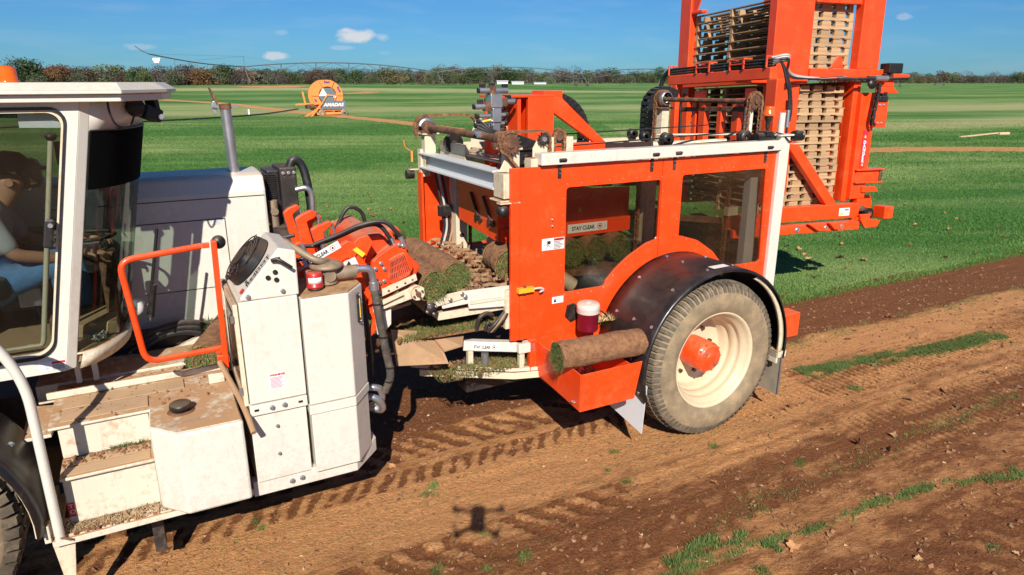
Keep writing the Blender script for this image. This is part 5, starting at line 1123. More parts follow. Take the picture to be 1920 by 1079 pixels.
# beige roller rails
r1 = [(0.873,1.499),(0.873,1.449),(1.157,1.539),(1.148,1.584)]; rail = plate(r1, .33, .345, 'upper_rail', 'cream', .003)
for u in (.1, .3, .5, .7, .88): q = Vector(r1[1]).lerp(Vector(r1[2]), u)+Vector((0, .018)); MB().cyl((q[0], .329, q[1]), (q[0], .3295, q[1]), .008, 10).build('rail_hole', M['rust'], HD)
plate([(0.847,1.419),(0.844,1.362),(1.119,1.422),(1.194,1.425),(1.2,1.484),(1.142,1.514),(1.082,1.493)], .32, .335, 'lower_rail', 'cream', .003, rr=.012)
plate([(0.874,1.398),(0.873,1.387),(1.057,1.446),(1.057,1.457)], .317, .319, 'rail_slot', 'rust', 0)
rc_ = [(1.143,1.458)][0]; P_(MB().cyl((rc_[0], .29, rc_[1]), (rc_[0], 1.3, rc_[1]), .045, 18), 'end_roller', 'cream', .004, HD)
P_(MB().cyl((rc_[0], .278, rc_[1]), (rc_[0], .289, rc_[1]), .018, 12), 'roller_hub', 'rust', 0, HD)
for k in range(4): a = k*1.57+.5; bolt(rc_[0]+.032*math.cos(a), .289, rc_[1]+.032*math.sin(a), .006, HD, 'bolt', 'rust')
plate([(0.867,1.345),(0.978,1.365),(0.972,1.253),(0.913,1.198),(0.876,1.194)], .36, .38, 'support_plate', 'white', .003)
P_(MB().bar([(0.969,0.5,1.298)][0], [(1.162,0.5,1.333)][0], .02), 'lower_bar', 'brown_sheet', 0, HD)
P_(MB().box((.55, .35, 1.2), (.80, .9, 1.5)), 'head_frame', 'darksteel', 0, HD)


# ---------------------------------------------------------------- the orange stacking wagon
WG = empty('stacking_wagon', (MO[0], MO[1], 0), MA); tag(WG, 'orange-red stacking wagon with clear windows, black fender and one big tyre', 'wagon')
def Wp(m, name, mat, bevel=.004, parent=WG, label=None): return P_(m, name, mat, bevel, parent, label)
Y = .5
wcx, wcz, fr_ = 3.50, .66, .765
def arc_pts(r, a0, a1, n, c=(wcx, wcz)): return [(c[0]+r*math.cos(R(a0+(a1-a0)*i/n)), c[1]+r*math.sin(R(a0+(a1-a0)*i/n))) for i in range(n+1)]
xL, xM, xR, zT, zB = 1.945, 3.315, 4.585, 2.205, .90
# fixed left panel and two hinged doors; each door is an outline minus its window, built as a strip of quads between matching loops
Wp(MB().prism([(xL, zB), (2.02, zB), (2.02, zT), (xL, zT)], 1, Y, Y+.03), 'corner_panel', 'orange', .004)
def loopres(pts, n):
    P0 = [Vector((a, b)) for a, b in pts]; d = [0]
    for i in range(len(P0)): d.append(d[-1]+(P0[(i+1) % len(P0)]-P0[i]).length)
    o = []
    for k in range(n):
        t = d[-1]*k/n; i = max(j for j in range(len(P0)) if d[j] <= t+1e-9); u = (t-d[i])/max(1e-9, d[i+1]-d[i]); o.append(tuple(P0[i].lerp(P0[(i+1) % len(P0)], u)))
    return o
import mathutils.geometry as mg
def holed(outer, hole, ya, yb):
    """plate with a hole, triangulated"""
    vs = [Vector((a, b, 0)) for a, b in outer]+[Vector((a, b, 0)) for a, b in hole]; tri = mg.tessellate_polygon([[Vector((a, b, 0)) for a, b in outer], [Vector((a, b, 0)) for a, b in hole]])
    m = MB(); m.add([(v.x, ya, v.y) for v in vs], tri); m.add([(v.x, yb, v.y) for v in vs], tri)
    for lp_ in (outer, hole):
        n = len(lp_); m.add([(a, ya, b) for a, b in lp_]+[(a, yb, b) for a, b in lp_], [(i, (i+1) % n, (i+1) % n+n, i+n) for i in range(n)])
    return m
aL = arc_pts(fr_, 178, 104, 16)
outL = [(2.02, zB), (2.70, zB)]+[p for p in aL if p[0] > 2.71 and p[1] > zB+.01 and p[0] < xM-.005]+[(xM-.004, wcz+math.sqrt(fr_**2-(xM-wcx)**2)), (xM-.004, zT-.002), (2.02, zT)]
RW = .93
def winarc(a0, a1, n=12): return arc_pts(RW, a0, a1, n)
w1 = [(2.411,2.041),(3.307,2.054),(3.351,1.511)]; w1b = [(2.433,1.225),(2.786,1.223)]
holeL = rquad([(w1[0][0], w1[0][1]-.0), (w1[0][0], w1b[0][1]), (w1b[1][0], w1b[0][1]), (2.80, 1.265), (2.90, 1.36), (3.02, 1.445), (3.20, 1.535), (w1[2][0], 1.535) if 0 else (w1[1][0], 1.555), (w1[1][0], w1[0][1])], .03, 3)
dL = Wp(holed(outL, holeL, Y-.001, Y+.024), 'left_door', 'orange', 0)
Wp(MB().prism(holeL, 1, Y+.010, Y+.013), 'window_pane', 'poly', 0, dL)
aR = [p for p in arc_pts(fr_, 101, 18, 16) if p[0] > xM+.01 and p[1] > .99]
outR = [(xM+.004, zT-.002), (xM+.004, wcz+math.sqrt(fr_**2-(xM-wcx)**2))]+aR+[(4.24, .99), (xR, .95), (xR, zT-.002)]
w2 = [(3.529,2.058),(4.468,2.064),(3.563,1.566),(4.15,1.224),(4.52,1.218)]
holeR = rquad([(w2[0][0], w2[1][1]), (w2[0][0], 1.555), (3.56, 1.555), (3.74, 1.50), (3.93, 1.38), (4.08, 1.22), (w2[4][0]+.0, 1.215), (w2[1][0]+.01, w2[1][1])], .03, 3)
dR = Wp(holed(outR, holeR, Y-.001, Y+.024), 'right_door', 'orange', 0)
Wp(MB().prism(holeR, 1, Y+.010, Y+.013), 'window_pane', 'poly', 0, dR)
# window screws
for dd, hl in ((dL, holeL), (dR, holeR)):
    c = (sum(p[0] for p in hl)/len(hl), sum(p[1] for p in hl)/len(hl)); pts = loopres(hl, 26)
    for a, b in pts:
        v = Vector((a-c[0], b-c[1])).normalized()*.032; MB().cyl((a+v.x, Y-.001, b+v.y), (a+v.x, Y-.004, b+v.y), .0055, 6).build('screw', M['steel'], dd)
# white top rail, end post, hinges
Wp(MB().box((2.17, Y-.045, zT+.012), (4.60, Y+.06, zT+.098)), 'top_rail', 'white', .006)
Wp(MB().box((4.588, Y-.035, .93), (4.705, Y+.09, 2.335)), 'rear_post', 'white', .008)
Wp(MB().box((4.56, Y-.05, 2.336), (4.73, Y+.16, 2.352)), 'post_cap', 'white', .004)
for x in (2.345, 3.20, 3.43, 4.45):
    h = empty('hinge', (0, 0, 0), 0, WG); MB().box((x-.014, Y-.010, 2.115), (x+.014, Y-.002, 2.235)).box((x-.028, Y-.05, 2.235), (x+.028, Y-.046, 2.262)).cyl((x-.03, Y-.052, 2.25), (x+.03, Y-.052, 2.25), .010, 8).build('hinge_leaf', M['darksteel'], h)
    MB().cyl((x, Y-.011, 2.15), (x, Y-.016, 2.15), .005, 6).cyl((x, Y-.011, 2.18), (x, Y-.016, 2.18), .005, 6).build('hinge_screw', M['steel'], h)
# stickers on the corner panel
sp_ = [(2.205,1.67),(2.401,1.674),(2.215,1.575)]
MB().box((sp_[0][0], Y-.003, sp_[2][1]+.005), (sp_[1][0], Y-.0015, sp_[0][1]+.0)).build('warning_sticker', M['label'], WG); xa, xb, za, zb = sp_[0][0], sp_[1][0], sp_[2][1]+.005, sp_[0][1]
MB().box((xa+(xb-xa)*.52, Y-.004, zb-.022), (xb-.004, Y-.003, zb-.004)).build('red_header', M['label_red'], WG)
t_ = text('WARNING', .014, M['ink'], WG, (xa+(xb-xa)*.60, Y-.0048, zb-.018), bold=.0005); b_ = MB()
for i in range(6): b_.box((xa+(xb-xa)*.53, Y-.0036, zb-.032-i*.0105), (xa+(xb-xa)*random.uniform(.8, .97), Y-.0030, zb-.0275-i*.0105))
b_.box((xa+.045, Y-.004, zb-.045), (xa+.075, Y-.003, zb-.02)).bar((xa+.02, Y-.0035, zb-.05), (xa+.075, Y-.0035, zb-.058), .006, .001).bar((xa+.05, Y-.0035, zb-.054), (xa+.03, Y-.0035, zb-.085), .006, .001).bar((xa+.055, Y-.0035, zb-.055), (xa+.085, Y-.0035, zb-.075), .006, .001).bar((xa+.03, Y-.0035, zb-.035), (xa+.06, Y-.0035, zb-.055), .005, .001)
b_.build('pictogram', M['ink'], WG)
q = [(2.302,1.202),(2.404,1.195),(2.303,1.149)]; MB().box((q[0][0], Y-.003, q[2][1]), (q[1][0], Y-.0015, q[0][1])).build('small_sticker', M['label'], WG); MB().prism([(q[0][0]+.012, q[2][1]+.01), (q[0][0]+.04, q[2][1]+.01), (q[0][0]+.026, q[0][1]-.008)], 1, Y-.004, Y-.003).build('warning_triangle', M['ink'], WG)
# yellow valve with grey lead, side box latch
q = [(1.988,1.304),(2.12,1.293)]; v_ = empty('valve', (0, 0, 0), 0, WG)
MB().box((q[0][0], Y-.045, q[0][1]-.018), (q[1][0], Y-.006, q[0][1]+.018)).build('valve_body', M['yellow'], v_, None); MB().cyl((q[0][0]+.06, Y-.026, q[0][1]-.03), (q[0][0]+.06, Y-.026, q[0][1]+.035), .012, 8).build('valve_spigot', M['rust'], v_)
MB().tube(smooth_pts([(q[1][0], Y-.03, q[0][1]), (q[1][0]+.05, Y-.05, q[0][1]+.006), (q[1][0]+.075, Y-.05, q[0][1]-.012), (q[1][0]+.05, Y-.04, q[0][1]-.03)], 5), .008, 8).build('valve_lead', M['hosewhite'], v_)
MB().prism([(2.42, 1.03), (2.47, .98), (2.53, 1.0), (2.55, 1.07), (2.5, 1.13), (2.44, 1.12)], 1, Y-.02, Y-.002).build('black_latch', M['black'], WG)
for x, z in [(2.29,1.811),(2.291,1.762)]: bolt(x, Y-.002, z, .006, WG)
# ---- fender
fn = []
for i in range(31):
    a = R(196-205*i/30); fn.append([(wcx+(fr_-.010*abs(v))*math.cos(a), y, wcz+(fr_-.004)*math.sin(a)) for y, v in ((-.115, 1.2), (-.10, 0), (.05, 0), (.2, 0), (.35, 0), (.498, 0))])
for row in fn: row[0] = (wcx+(row[1][0]-wcx)*.975, -.12, wcz+(row[1][2]-wcz)*.975)
fd = Wp(MB().grid(fn), 'fender', 'fender', 0); s_ = fd.modifiers.new('thick', 'SOLIDIFY'); s_.thickness = .010; s_.offset = -1
for a, ys in ((172, (.05, .3)), (150, (-.05, .16, .38)), (125, (.0, .4)), (100, (-.03, .25, .44)), (78, (.0, .3)), (30, (-.06,)), (10, (-.06,)), (190, (-.05, .3))):
    for y in ys:
        c = Vector((wcx+fr_*math.cos(R(a)), y, wcz+fr_*math.sin(R(a)))); n = Vector((math.cos(R(a)), 0, math.sin(R(a)))); MB().cyl(c-n*.004, c+n*.004, .013, 12).build('fender_bolt', M['steel'], fd)
q = [Vector((wcx+(fr_+.003)*math.cos(R(a)), y, wcz+(fr_+.003)*math.sin(R(a)))) for a, y in ((97, -.06), (85, -.06), (85, 0.01), (97, .01))]
MB().add(q, [(0, 1, 2, 3)]).build('fender_sticker', M['label'], fd)
fb_ = [(wcx+(fr_-.045)*math.cos(R(a)), -.06, wcz+(fr_-.045)*math.sin(R(a))) for a in range(60, -8, -4)]
m = MB()
rows = [[(wcx+rr*math.cos(R(a)), y, wcz+rr*math.sin(R(a))) for rr, y in ((fr_-.02, -.085), (fr_-.055, -.085), (fr_-.055, -.055))] for a in range(62, -9, -4)]
m.grid(rows); o = Wp(m, 'fender_bracket', 'cream', 0); s_ = o.modifiers.new('thick', 'SOLIDIFY'); s_.thickness = .008
Wp(MB().box((4.17, -.10, .545), (4.285, .02, .60)).box((4.17, -.10, .50), (4.19, .02, .60)), 'flap_bracket', 'cream', .004)
m = MB().hexa([(2.76, -.10, .20), (2.765, -.10, .20), (2.70, .42, .34), (2.695, .42, .34), (2.775, -.115, .60), (2.78, -.115, .60), (2.78, .45, .64), (2.775, .45, .64)]); Wp(m, 'front_mud_flap', 'greywhite', 0)
m = MB().hexa([(4.225, -.10, .20), (4.235, -.10, .20), (4.235, .30, .20), (4.225, .30, .20), (4.225, -.10, .575), (4.235, -.10, .575), (4.235, .30, .575), (4.225, .30, .575)]); Wp(m, 'rear_mud_flap', M['flap_dirty'], 0)
MB().box((4.2215, -.108, .20), (4.238, -.1005, .575)).build('flap_edge', M['steel'], WG)
# ---- wheel
wh = empty('rear_wheel', (0, 0, 0), 0, WG)
c = (3.50, 0, .648)
tyre(c, .655, -.095, .385, wh, .395)
tread(c, .655, -.095, .385, wh, 78)
rim = MB().lathe([(.400, -.045), (.412, -.060), (.405, -.070), (.392, -.064), (.380, -.045), (.372, -.02), (.352, -.005), (.345, .02), (.350, .035), (.338, .05), (.325, .07), (.322, .10), (.328, .115), (.318, .13), (.300, .15), (.295, .20), (.285, .215), (.12, .225), (0, .225)], (c[0], 0, c[2]), 1, 72).build('rim', M['rimcream'], wh)
hb = MB().lathe([(.128, .225), (.128, .02), (.122, .012), (.116, .010), (.108, -.012), (.098, -.020), (.05, -.022), (.045, -.030), (.03, -.034), (0, -.034)], (c[0], 0, c[2]), 1, 48).build('hub', M['orange'], wh)
for k in range(10): a = 2*math.pi*k/10; MB().cyl((c[0]+.118*math.cos(a), .008, c[2]+.118*math.sin(a)), (c[0]+.118*math.cos(a), -.002, c[2]+.118*math.sin(a)), .009, 6, smooth=False).build('hub_bolt', M['orange'], wh)
for k in range(2): a = 2.4+k*3.0; MB().cyl((c[0]+.075*math.cos(a), -.018, c[2]+.075*math.sin(a)), (c[0]+.075*math.cos(a), -.030, c[2]+.075*math.sin(a)), .012, 8).build('drain_plug', M['steel'], wh)
for k in range(8): a = 2*math.pi*(k+.3)/8; MB().cyl((c[0]+.20*math.cos(a), .224, c[2]+.20*math.sin(a)), (c[0]+.20*math.cos(a), .195, c[2]+.20*math.sin(a)), .016, 6, smooth=False).build('wheel_nut', M['darksteel'], wh)
w2_ = empty('far_wheel', (0, 0, 0), 0, WG); MB().lathe([(.1, 1.75), (.5, 1.74), (.63, 1.78), (.655, 1.9), (.63, 2.2), (.1, 2.2)], (c[0], 0, c[2]), 1, 48).build('tyre', M['tread'], w2_)
# ---- red tray box under the panel
Wp(MB().prism([(2.155, .90), (2.157, .60), (2.165, .545), (2.62, .545)][0:0] or [(2.155, .555), (2.625, .555), (2.685, .84), (2.155, .84)], 1, -.155, -.148), 'tray_front', 'orange', .002)
Wp(MB().prism([(-.15, .555), (-.15, .84), (.50, .885), (.50, .62)], 0, 2.148, 2.156), 'tray_side', 'orange', .002)
Wp(MB().prism([(-.148, .555), (-.148, .80), (.45, .82), (.45, .60)], 0, 2.63, 2.637), 'tray_far_side', 'orange', .002)
Wp(MB().hexa([(2.156, -.148, .553), (2.62, -.148, .553), (2.62, .5, .60), (2.156, .5, .60), (2.156, -.148, .56), (2.62, -.148, .56), (2.62, .5, .607), (2.156, .5, .607)]), 'tray_floor', 'orange_dirty', 0)
Wp(MB().box((2.09, .46, .62), (2.148, .50, .895)).box((2.1, .505, .6), (2.9, .53, .895)), 'tray_bracket', 'orange', .003)
for i in range(2): bolt(2.15, -.08+i*.022, .60, .006, WG, ax=0)
Wp(MB().box((4.72, .46, .40), (5.12, .62, .64)), 'rear_bumper_box', 'orange', .006)
Wp(MB().box((1.7, .8, .40), (5.0, 1.0, .60)).box((1.7, 1.8, .40), (5.0, 2.0, .60)).box((3.4, .3, .55), (3.6, 2.3, .72)), 'wagon_chassis', 'darksteel', .01)
# ---- upper structure: I beam at the left end, corner post, shafts
m = MB(); m.box((1.90, .70, 2.155), (2.02, 2.23, 2.172)).box((1.90, .70, 2.03), (2.02, 2.23, 2.047)).box((1.955, .70, 2.047), (1.968, 2.23, 2.155)); Wp(m, 'cross_beam', 'greywhite', .003)
Wp(MB().box((1.905, .535, 1.985), (2.04, .70, 2.165)).box((1.88, .535, 1.96), (2.03, .72, 1.975)), 'beam_end_block', 'cream', .006)
m = MB().box((1.93, 2.12, 2.172), (2.03, 2.22, 2.335)).box((1.90, 2.10, 2.335), (2.06, 2.25, 2.35)).prism([(2.22, 2.0), (2.12, 2.0), (2.12, 2.33)], 0, 1.925, 1.93).box((1.91, 2.2, 1.95), (2.0, 2.28, 2.2)); Wp(m, 'far_bearing_post', 'cream', .004)
m = MB().box((1.97, .60, 2.166), (2.07, .70, 2.325)).box((1.92, .57, 2.325), (2.08, .74, 2.34)).prism([(1.97, 2.17), (1.90, 2.17), (1.97, 2.30)], 1, .6, .61); Wp(m, 'near_bearing_post', 'cream', .004)
Wp(MB().cyl((1.97, .62, 2.395), (1.97, 2.23, 2.395), .030, 16), 'drive_shaft', 'rust', 0)
for y in (.70, 2.13): Wp(MB().lathe([(.03, -.05), (.055, -.045), (.06, 0), (.055, .045), (.03, .05)], (1.97, y, 2.395), 1, 20).box((1.90, y-.03, 2.342), (2.04, y+.03, 2.37)), 'pillow_block', 'rust', .004)
Wp(MB().lathe([(.06, -.012), (.085, -.01), (.085, .01), (.06, .012)], (1.97, 2.17, 2.395), 1, 30, R(10), R(170)), 'chain_guard', 'steel', 0)
Wp(MB().gear((1.975, 2.37), .085, 17, .555, .575), 'near_sprocket', 'rust', .001); Wp(MB().cyl((1.975, .545, 2.37), (1.975, .585, 2.37), .03, 14), 'sprocket_hub', 'rust', 0)
Wp(MB().gear((1.97, 2.395), .095, 19, 2.22, 2.24), 'far_sprocket', 'rust', .001)
Wp(MB().gear((2.24, 2.395), .050, 11, .545, .565), 'idler_sprocket', 'darksteel', .001); Wp(MB().cyl((2.24, .535, 2.395), (2.24, .575, 2.395), .018, 12), 'idler_bolt', 'steel', 0)
Wp(MB().prism([(2.165, 2.265), (2.30, 2.265), (2.30, 2.36), (2.265, 2.41), (2.215, 2.41), (2.165, 2.33)], 1, .575, .588), 'idler_plate', 'cream', .003)
Wp(MB().box((2.12, .52, 2.166), (2.18, .62, 2.262)).box((2.18, .57, 2.166), (2.29, .62, 2.262)).box((2.12, .52, 2.166), (2.29, .56, 2.175)), 'idler_block', 'cream', .004)
P0 = [(1.975+.088*math.cos(R(a)), .565, 2.37+.088*math.sin(R(a))) for a in range(215, 65, -12)]
path = P0+[(2.10, .565, 2.452), (2.20, .562, 2.455), (2.25, .56, 2.452), (2.285, .56, 2.43), (2.295, .56, 2.395), (2.295, .56, 2.20)]
Wp(chain_mb(path, .03, .015, .026), 'roller_chain', 'chain', 0)
Wp(chain_mb([P0[0], (1.95, .565, 2.29), (2.03, .565, 2.20), (2.06, .565, 2.18)], .03, .015, .026), 'roller_chain', 'chain', 0)
P1 = [(1.97+.098*math.cos(R(a)), 2.23, 2.395+.098*math.sin(R(a))) for a in range(200, 80, -12)]
Wp(chain_mb([(1.89, 2.23, 2.30)]+P1+[(2.12, 2.22, 2.50), (2.3, 2.2, 2.50), (2.42, 2.2, 2.49), (2.47, 2.2, 2.44), (2.47, 2.2, 2.2)], .03, .018, .03), 'roller_chain', 'chain', 0)
Wp(MB().prism([(2.33, 2.17), (2.48, 2.17), (2.47, 2.40), (2.44, 2.47), (2.39, 2.47), (2.33, 2.33)], 1, 2.0, 2.015), 'far_idler_plate', 'cream', .003)
for c_, r_ in (((2.10, 1.85, 2.27), .085), ((2.32, .95, 2.22), .09), ((2.08, .80, 2.25), .05)): Wp(MB().cyl(c_, (c_[0], c_[1]+.06, c_[2]), r_, 20).cyl((c_[0], c_[1]-.04, c_[2]), (c_[0], c_[1]+.1, c_[2]), r_*.3, 10), 'track_wheel', 'black', .004)
Wp(MB().box((2.08, .76, 2.19), (2.16, 2.0, 2.205)).box((2.2, 1.0, 2.20), (2.26, 2.1, 2.215)), 'carriage_rail', 'cream', .003)
Wp(MB().box((2.06, 1.55, 2.05), (2.1, 2.1, 2.28)).prism([(2.10, 2.06), (2.20, 2.06), (2.28, 2.28), (2.18, 2.28)], 1, 1.86, 1.88).box((2.3, .8, 2.10), (2.34, 2.0, 2.22)), 'carriage_plate', 'cream', .003)
Wp(MB().box((2.48, .62, 2.25), (2.54, .68, 2.40)).box((2.44, .62, 2.25), (2.54, .66, 2.28)).box((2.35, .62, 2.25), (2.37, .66, 2.40)), 'chain_bracket', 'cream', .003)
cl_ = [(2.38, .64, 2.20), (2.38, .64, 2.40)]+[(2.425+.045*math.cos(R(a)), .64, 2.41+.045*math.sin(R(a))) for a in range(160, 0, -20)]+[(2.47, .64, 2.20)]
Wp(chain_mb(cl_, .035, .018, .03, (0, 1, 0)), 'roller_chain', 'chain', 0); Wp(MB().cyl((2.425, .625, 2.41), (2.425, .655, 2.41), .038, 16), 'chain_wheel', 'rust', 0)
# interior long rails, pulleys, far rail
m = MB(); m.box((2.2, 1.99, 2.20), (4.6, 2.07, 2.24)).box((2.6, 1.05, 2.14), (4.5, 1.13, 2.17)).box((2.1, 2.15, 2.12), (4.7, 2.23, 2.20)); Wp(m, 'long_rail', 'cream', .004)
Wp(MB().box((2.5, 1.1, 2.10), (3.4, 1.16, 2.24)), 'red_rail', 'orange', .004)
for c_, r_ in (((3.72, .95, 2.31), .06), ((4.30, .62, 2.33), .062), ((4.0, 1.6, 2.28), .05), ((4.12, 1.95, 2.28), .05)): Wp(MB().lathe([(.02, -.03), (r_, -.03), (r_*.9, -.01), (r_*.9, .01), (r_, .03), (.02, .03)], c_, 1, 22), 'belt_pulley', 'black', 0)
for a, b in (((2.1, .95, 2.28), (4.4, .80, 2.36)), ((2.9, 1.3, 2.36), (4.5, 1.2, 2.40)), ((3.6, .95, 2.25), (4.5, .68, 2.30))): Wp(MB().bar(a, b, .016, .01), 'drive_belt', 'rubber', 0)
m = MB().cyl((3.65, 1.05, 2.26), (4.25, .78, 2.28), .03, 12).cyl((3.65, 1.02, 2.20), (4.25, .74, 2.20), .022, 12).cyl((3.9, 1.3, 2.32), (4.45, .75, 2.34), .010, 8); Wp(m, 'roller_tube', 'cream', 0)
Wp(MB().prism([(4.28, 2.24), (4.42, 2.24), (4.46, 2.36), (4.42, 2.36)], 1, .62, .64), 'red_gusset', 'orange', .003)
Wp(MB().cyl((4.40, .56, 2.32), (4.58, .56, 2.33), .045, 16).cyl((4.37, .56, 2.32), (4.40, .56, 2.32), .05, 16).box((4.45, .5, 2.34), (4.52, .62, 2.38)), 'electric_motor', 'black', .004)
# rear shaft with chain wheels on posts
z_ = 2.627; xs = 4.40
Wp(MB().cyl((xs, .60, z_), (xs, 1.88, z_-.01), .022, 14), 'rear_shaft', 'rust', 0)
Wp(MB().gear((xs, z_), .072, 16, .615, .635), 'rear_near_sprocket', 'rust', .001)
Wp(MB().lathe([(.02, -.03), (.045, -.03), (.045, .03), (.02, .03)], (xs, .67, z_), 1, 16), 'pillow_block', 'rust', 0)
Wp(MB().lathe([(.05, -.03), (.085, -.03), (.085, .03), (.05, .03)], (xs, 1.83, z_), 1, 20).box((xs-.08, 1.76, z_-.1), (xs+.08, 1.9, z_-.085)), 'rear_far_bearing', 'rust', .003)
Wp(MB().lathe([(.06, -.035), (.068, -.035), (.068, .035), (.06, .035)], (xs-.005, 1.80, z_), 1, 16), 'bearing_band', 'steel', 0)
for y in (.625, 1.86):
    pth = [(xs-.075, y, 2.22)]+[(xs-.075*math.cos(R(a)), y, z_+.075*math.sin(R(a))) for a in range(0, 181, 18)]+[(xs+.075, y, 2.22)]
    Wp(chain_mb(pth, .032, .018, .03), 'roller_chain', 'chain', 0)
Wp(MB().box((xs-.04, 1.79, 2.20), (xs+.05, 1.88, z_-.1)).prism([(xs+.05, 2.2), (xs+.14, 2.2), (xs+.05, 2.36)], 1, 1.83, 1.84), 'shaft_post', 'cream', .004)
Wp(MB().box((xs-.02, .66, 2.24), (xs+.03, .72, z_-.05)), 'shaft_post', 'white', .004); Wp(MB().cyl((4.86, .72, 2.30), (4.86, .72, 2.52), .03, 12), 'white_tube', 'white', 0)
# amber beacon on its stem, alarm on the post
bc = empty('amber_beacon', (0, 0, 0), 0, WG); bx, by = 4.575, .62
MB().lathe([(.050, 0), (.052, .02), (.048, .025), (.046, .07), (.044, .078), (0, .08)], (bx, by, 2.505), 2, 24).build('lens', M['amber'], bc)
MB().lathe([(.02, -.10), (.018, -.05), (.028, -.03), (.035, -.01), (.035, 0), (0, 0)], (bx, by, 2.50), 2, 18).cyl((bx, by, 2.34), (bx, by, 2.41), .012, 10).build('stem', M['black'], bc)
al = empty('reversing_alarm', (0, 0, 0), 0, WG); MB().cyl((4.73, .46, 2.335), (4.80, .46, 2.335), .045, 18).cyl((4.80, .46, 2.335), (4.825, .46, 2.335), .03, 14, .045).build('alarm_body', M['black'], al)
MB().box((4.70, .42, 2.268), (4.82, .5, 2.275)).build('alarm_bracket', M['cream'], al); MB().tube(smooth_pts([(4.74, .46, 2.31), (4.68, .45, 2.29), (4.6, .46, 2.35), (4.52, .47, 2.37)], 5), .006, 6).build('alarm_cable', M['black'], al)
# red mast with brace, control panel
mt = empty('lift_mast', (0, 0, 0), 0, WG)
P_(MB().box((2.42, 1.10, 2.10), (2.66, 1.14, 2.685)), 'mast_near_plate', 'orange', .006, mt)
P_(MB().box((2.20, 1.42, 2.0), (2.64, 1.46, 2.66)), 'mast_back_plate', 'orange', .006, mt)
for x in (2.335, 2.45): P_(MB().box((x, 1.12, 2.0), (x+.03, 1.40, 2.67)), 'mast_rib', 'orange', .004, mt)
P_(MB().box((2.16, 1.10, 2.672), (2.66, 1.46, 2.69)).box((2.62, 1.2, 2.6), (2.80, 1.4, 2.72)), 'mast_top', 'orange', .004, mt)
P_(MB().prism([(2.661, 2.675), (2.661, 2.545), (3.06, 2.30), (3.18, 2.30), (2.74, 2.66)], 1, 1.10, 1.15), 'diagonal_brace', 'orange', .006, mt)
P_(MB().prism([(2.661, 2.20), (3.18, 2.20), (3.18, 2.30), (2.661, 2.30)], 1, 1.10, 1.15).box((2.6, 1.02, 2.16), (3.2, 1.10, 2.22)), 'mast_foot', 'orange', .006, mt)
P_(MB().box((2.30, 1.30, 2.40), (2.34, 1.33, 2.63)), 'terminal_board', 'ply', .002, mt)
rb = random.Random(9)
for k in range(16):
    x0, z0 = 2.30+rb.uniform(-.02, .02), 2.42+rb.uniform(0, .18); P_(MB().tube(smooth_pts([(x0, 1.28, z0), (x0-.06, 1.2+rb.uniform(-.04, .04), z0+rb.uniform(-.03, .05)), (x0-.10+rb.uniform(-.02, .02), 1.22, z0-.06), (2.2+rb.uniform(-.02, .04), 1.25, 2.38)], 4), .005, 5), 'wiring', rb.choice(['black', 'hosewhite', 'rust', 'darksteel']), 0, mt)
# hydraulic valve stack
vb = empty('valve_stack', (0, 0, 0), 0, WG); vx, vy = 2.10, 1.10
MB().box((vx-.035, vy-.05, 2.60), (vx+.065, vy+.05, 2.70)).box((vx-.02, vy-.05, 2.49), (vx+.055, vy+.05, 2.597)).box((vx-.01, vy-.04, 2.39), (vx+.05, vy+.04, 2.487)).build('manifold', M['steel'], vb, .004)
for z, a, b in ((2.728, -.12, .12), (2.61, -.16, -.04), (2.645, .08, .18), (2.54, -.14, -.03), (2.50, -.13, -.02), (2.47, -.15, -.01), (2.545, .05, .11), (2.48, .05, .10)):
    MB().cyl((vx+a, vy-.02, z), (vx+b, vy-.02, z), .022 if z > 2.55 else .016, 14).build('solenoid', M['steel'], vb)
    e_ = a if a < 0 else b; MB().cyl((vx+e_-.012, vy-.02, z), (vx+e_+.012, vy-.02, z), .021, 12).build('solenoid_cap', M['black'], vb)
for a, z in ((-.02, 2.728), (-.06, 2.605), (.08, 2.64)): MB().box((vx+a-.02, vy-.05, z-.03), (vx+a+.03, vy+.01, z+.035)).build('solenoid_block', M['rust'], vb, .003)
for a, z in ((-.09, 2.76), (-.01, 2.765), (.10, 2.758), (-.11, 2.645), (.13, 2.675)): MB().box((vx+a-.022, vy-.03, z-.018), (vx+a+.022, vy+.0, z+.018)).build('plug_connector', M['black'], vb, .004)
for k in range(7):
    z0 = 2.42+.02*(k % 4); P_(MB().tube(smooth_pts([(vx-.18+.02*k, vy-.06, z0+.02), (vx-.04, vy-.10, z0-.02-.01*k), (vx+.14, vy-.10, z0-.06-.008*k), (vx+.35, vy-.06, z0-.12-.01*k)], 5), .013, 7), 'valve_hose', 'rubber', 0, vb)
for k in range(4): P_(MB().cyl((vx-.19, vy-.06-.02*k, 2.435-.012*k), (vx-.13, vy-.06-.02*k, 2.43-.012*k), .012, 8), 'hose_fitting', 'steel', 0, vb)
for k in range(5): P_(MB().tube(smooth_pts([(vx+.0+.02*k, vy-.05, 2.37), (vx+.05+.02*k, vy-.08, 2.28), (vx+.14+.01*k, vy-.08, 2.18)], 4), .012, 7), 'valve_hose', 'rubber', 0, vb)
P_(MB().tube(smooth_pts([(vx+.05, vy-.1, 2.33), (vx+.09, vy-.12, 2.29), (vx+.16, vy-.12, 2.26), (vx+.2, vy-.1, 2.24)], 4), .010, 7).tube(smooth_pts([(vx-.12, vy-.07, 2.5), (vx-.05, vy-.08, 2.515)], 3), .008, 6), 'yellow_cable', 'label_yellow', 0, vb)
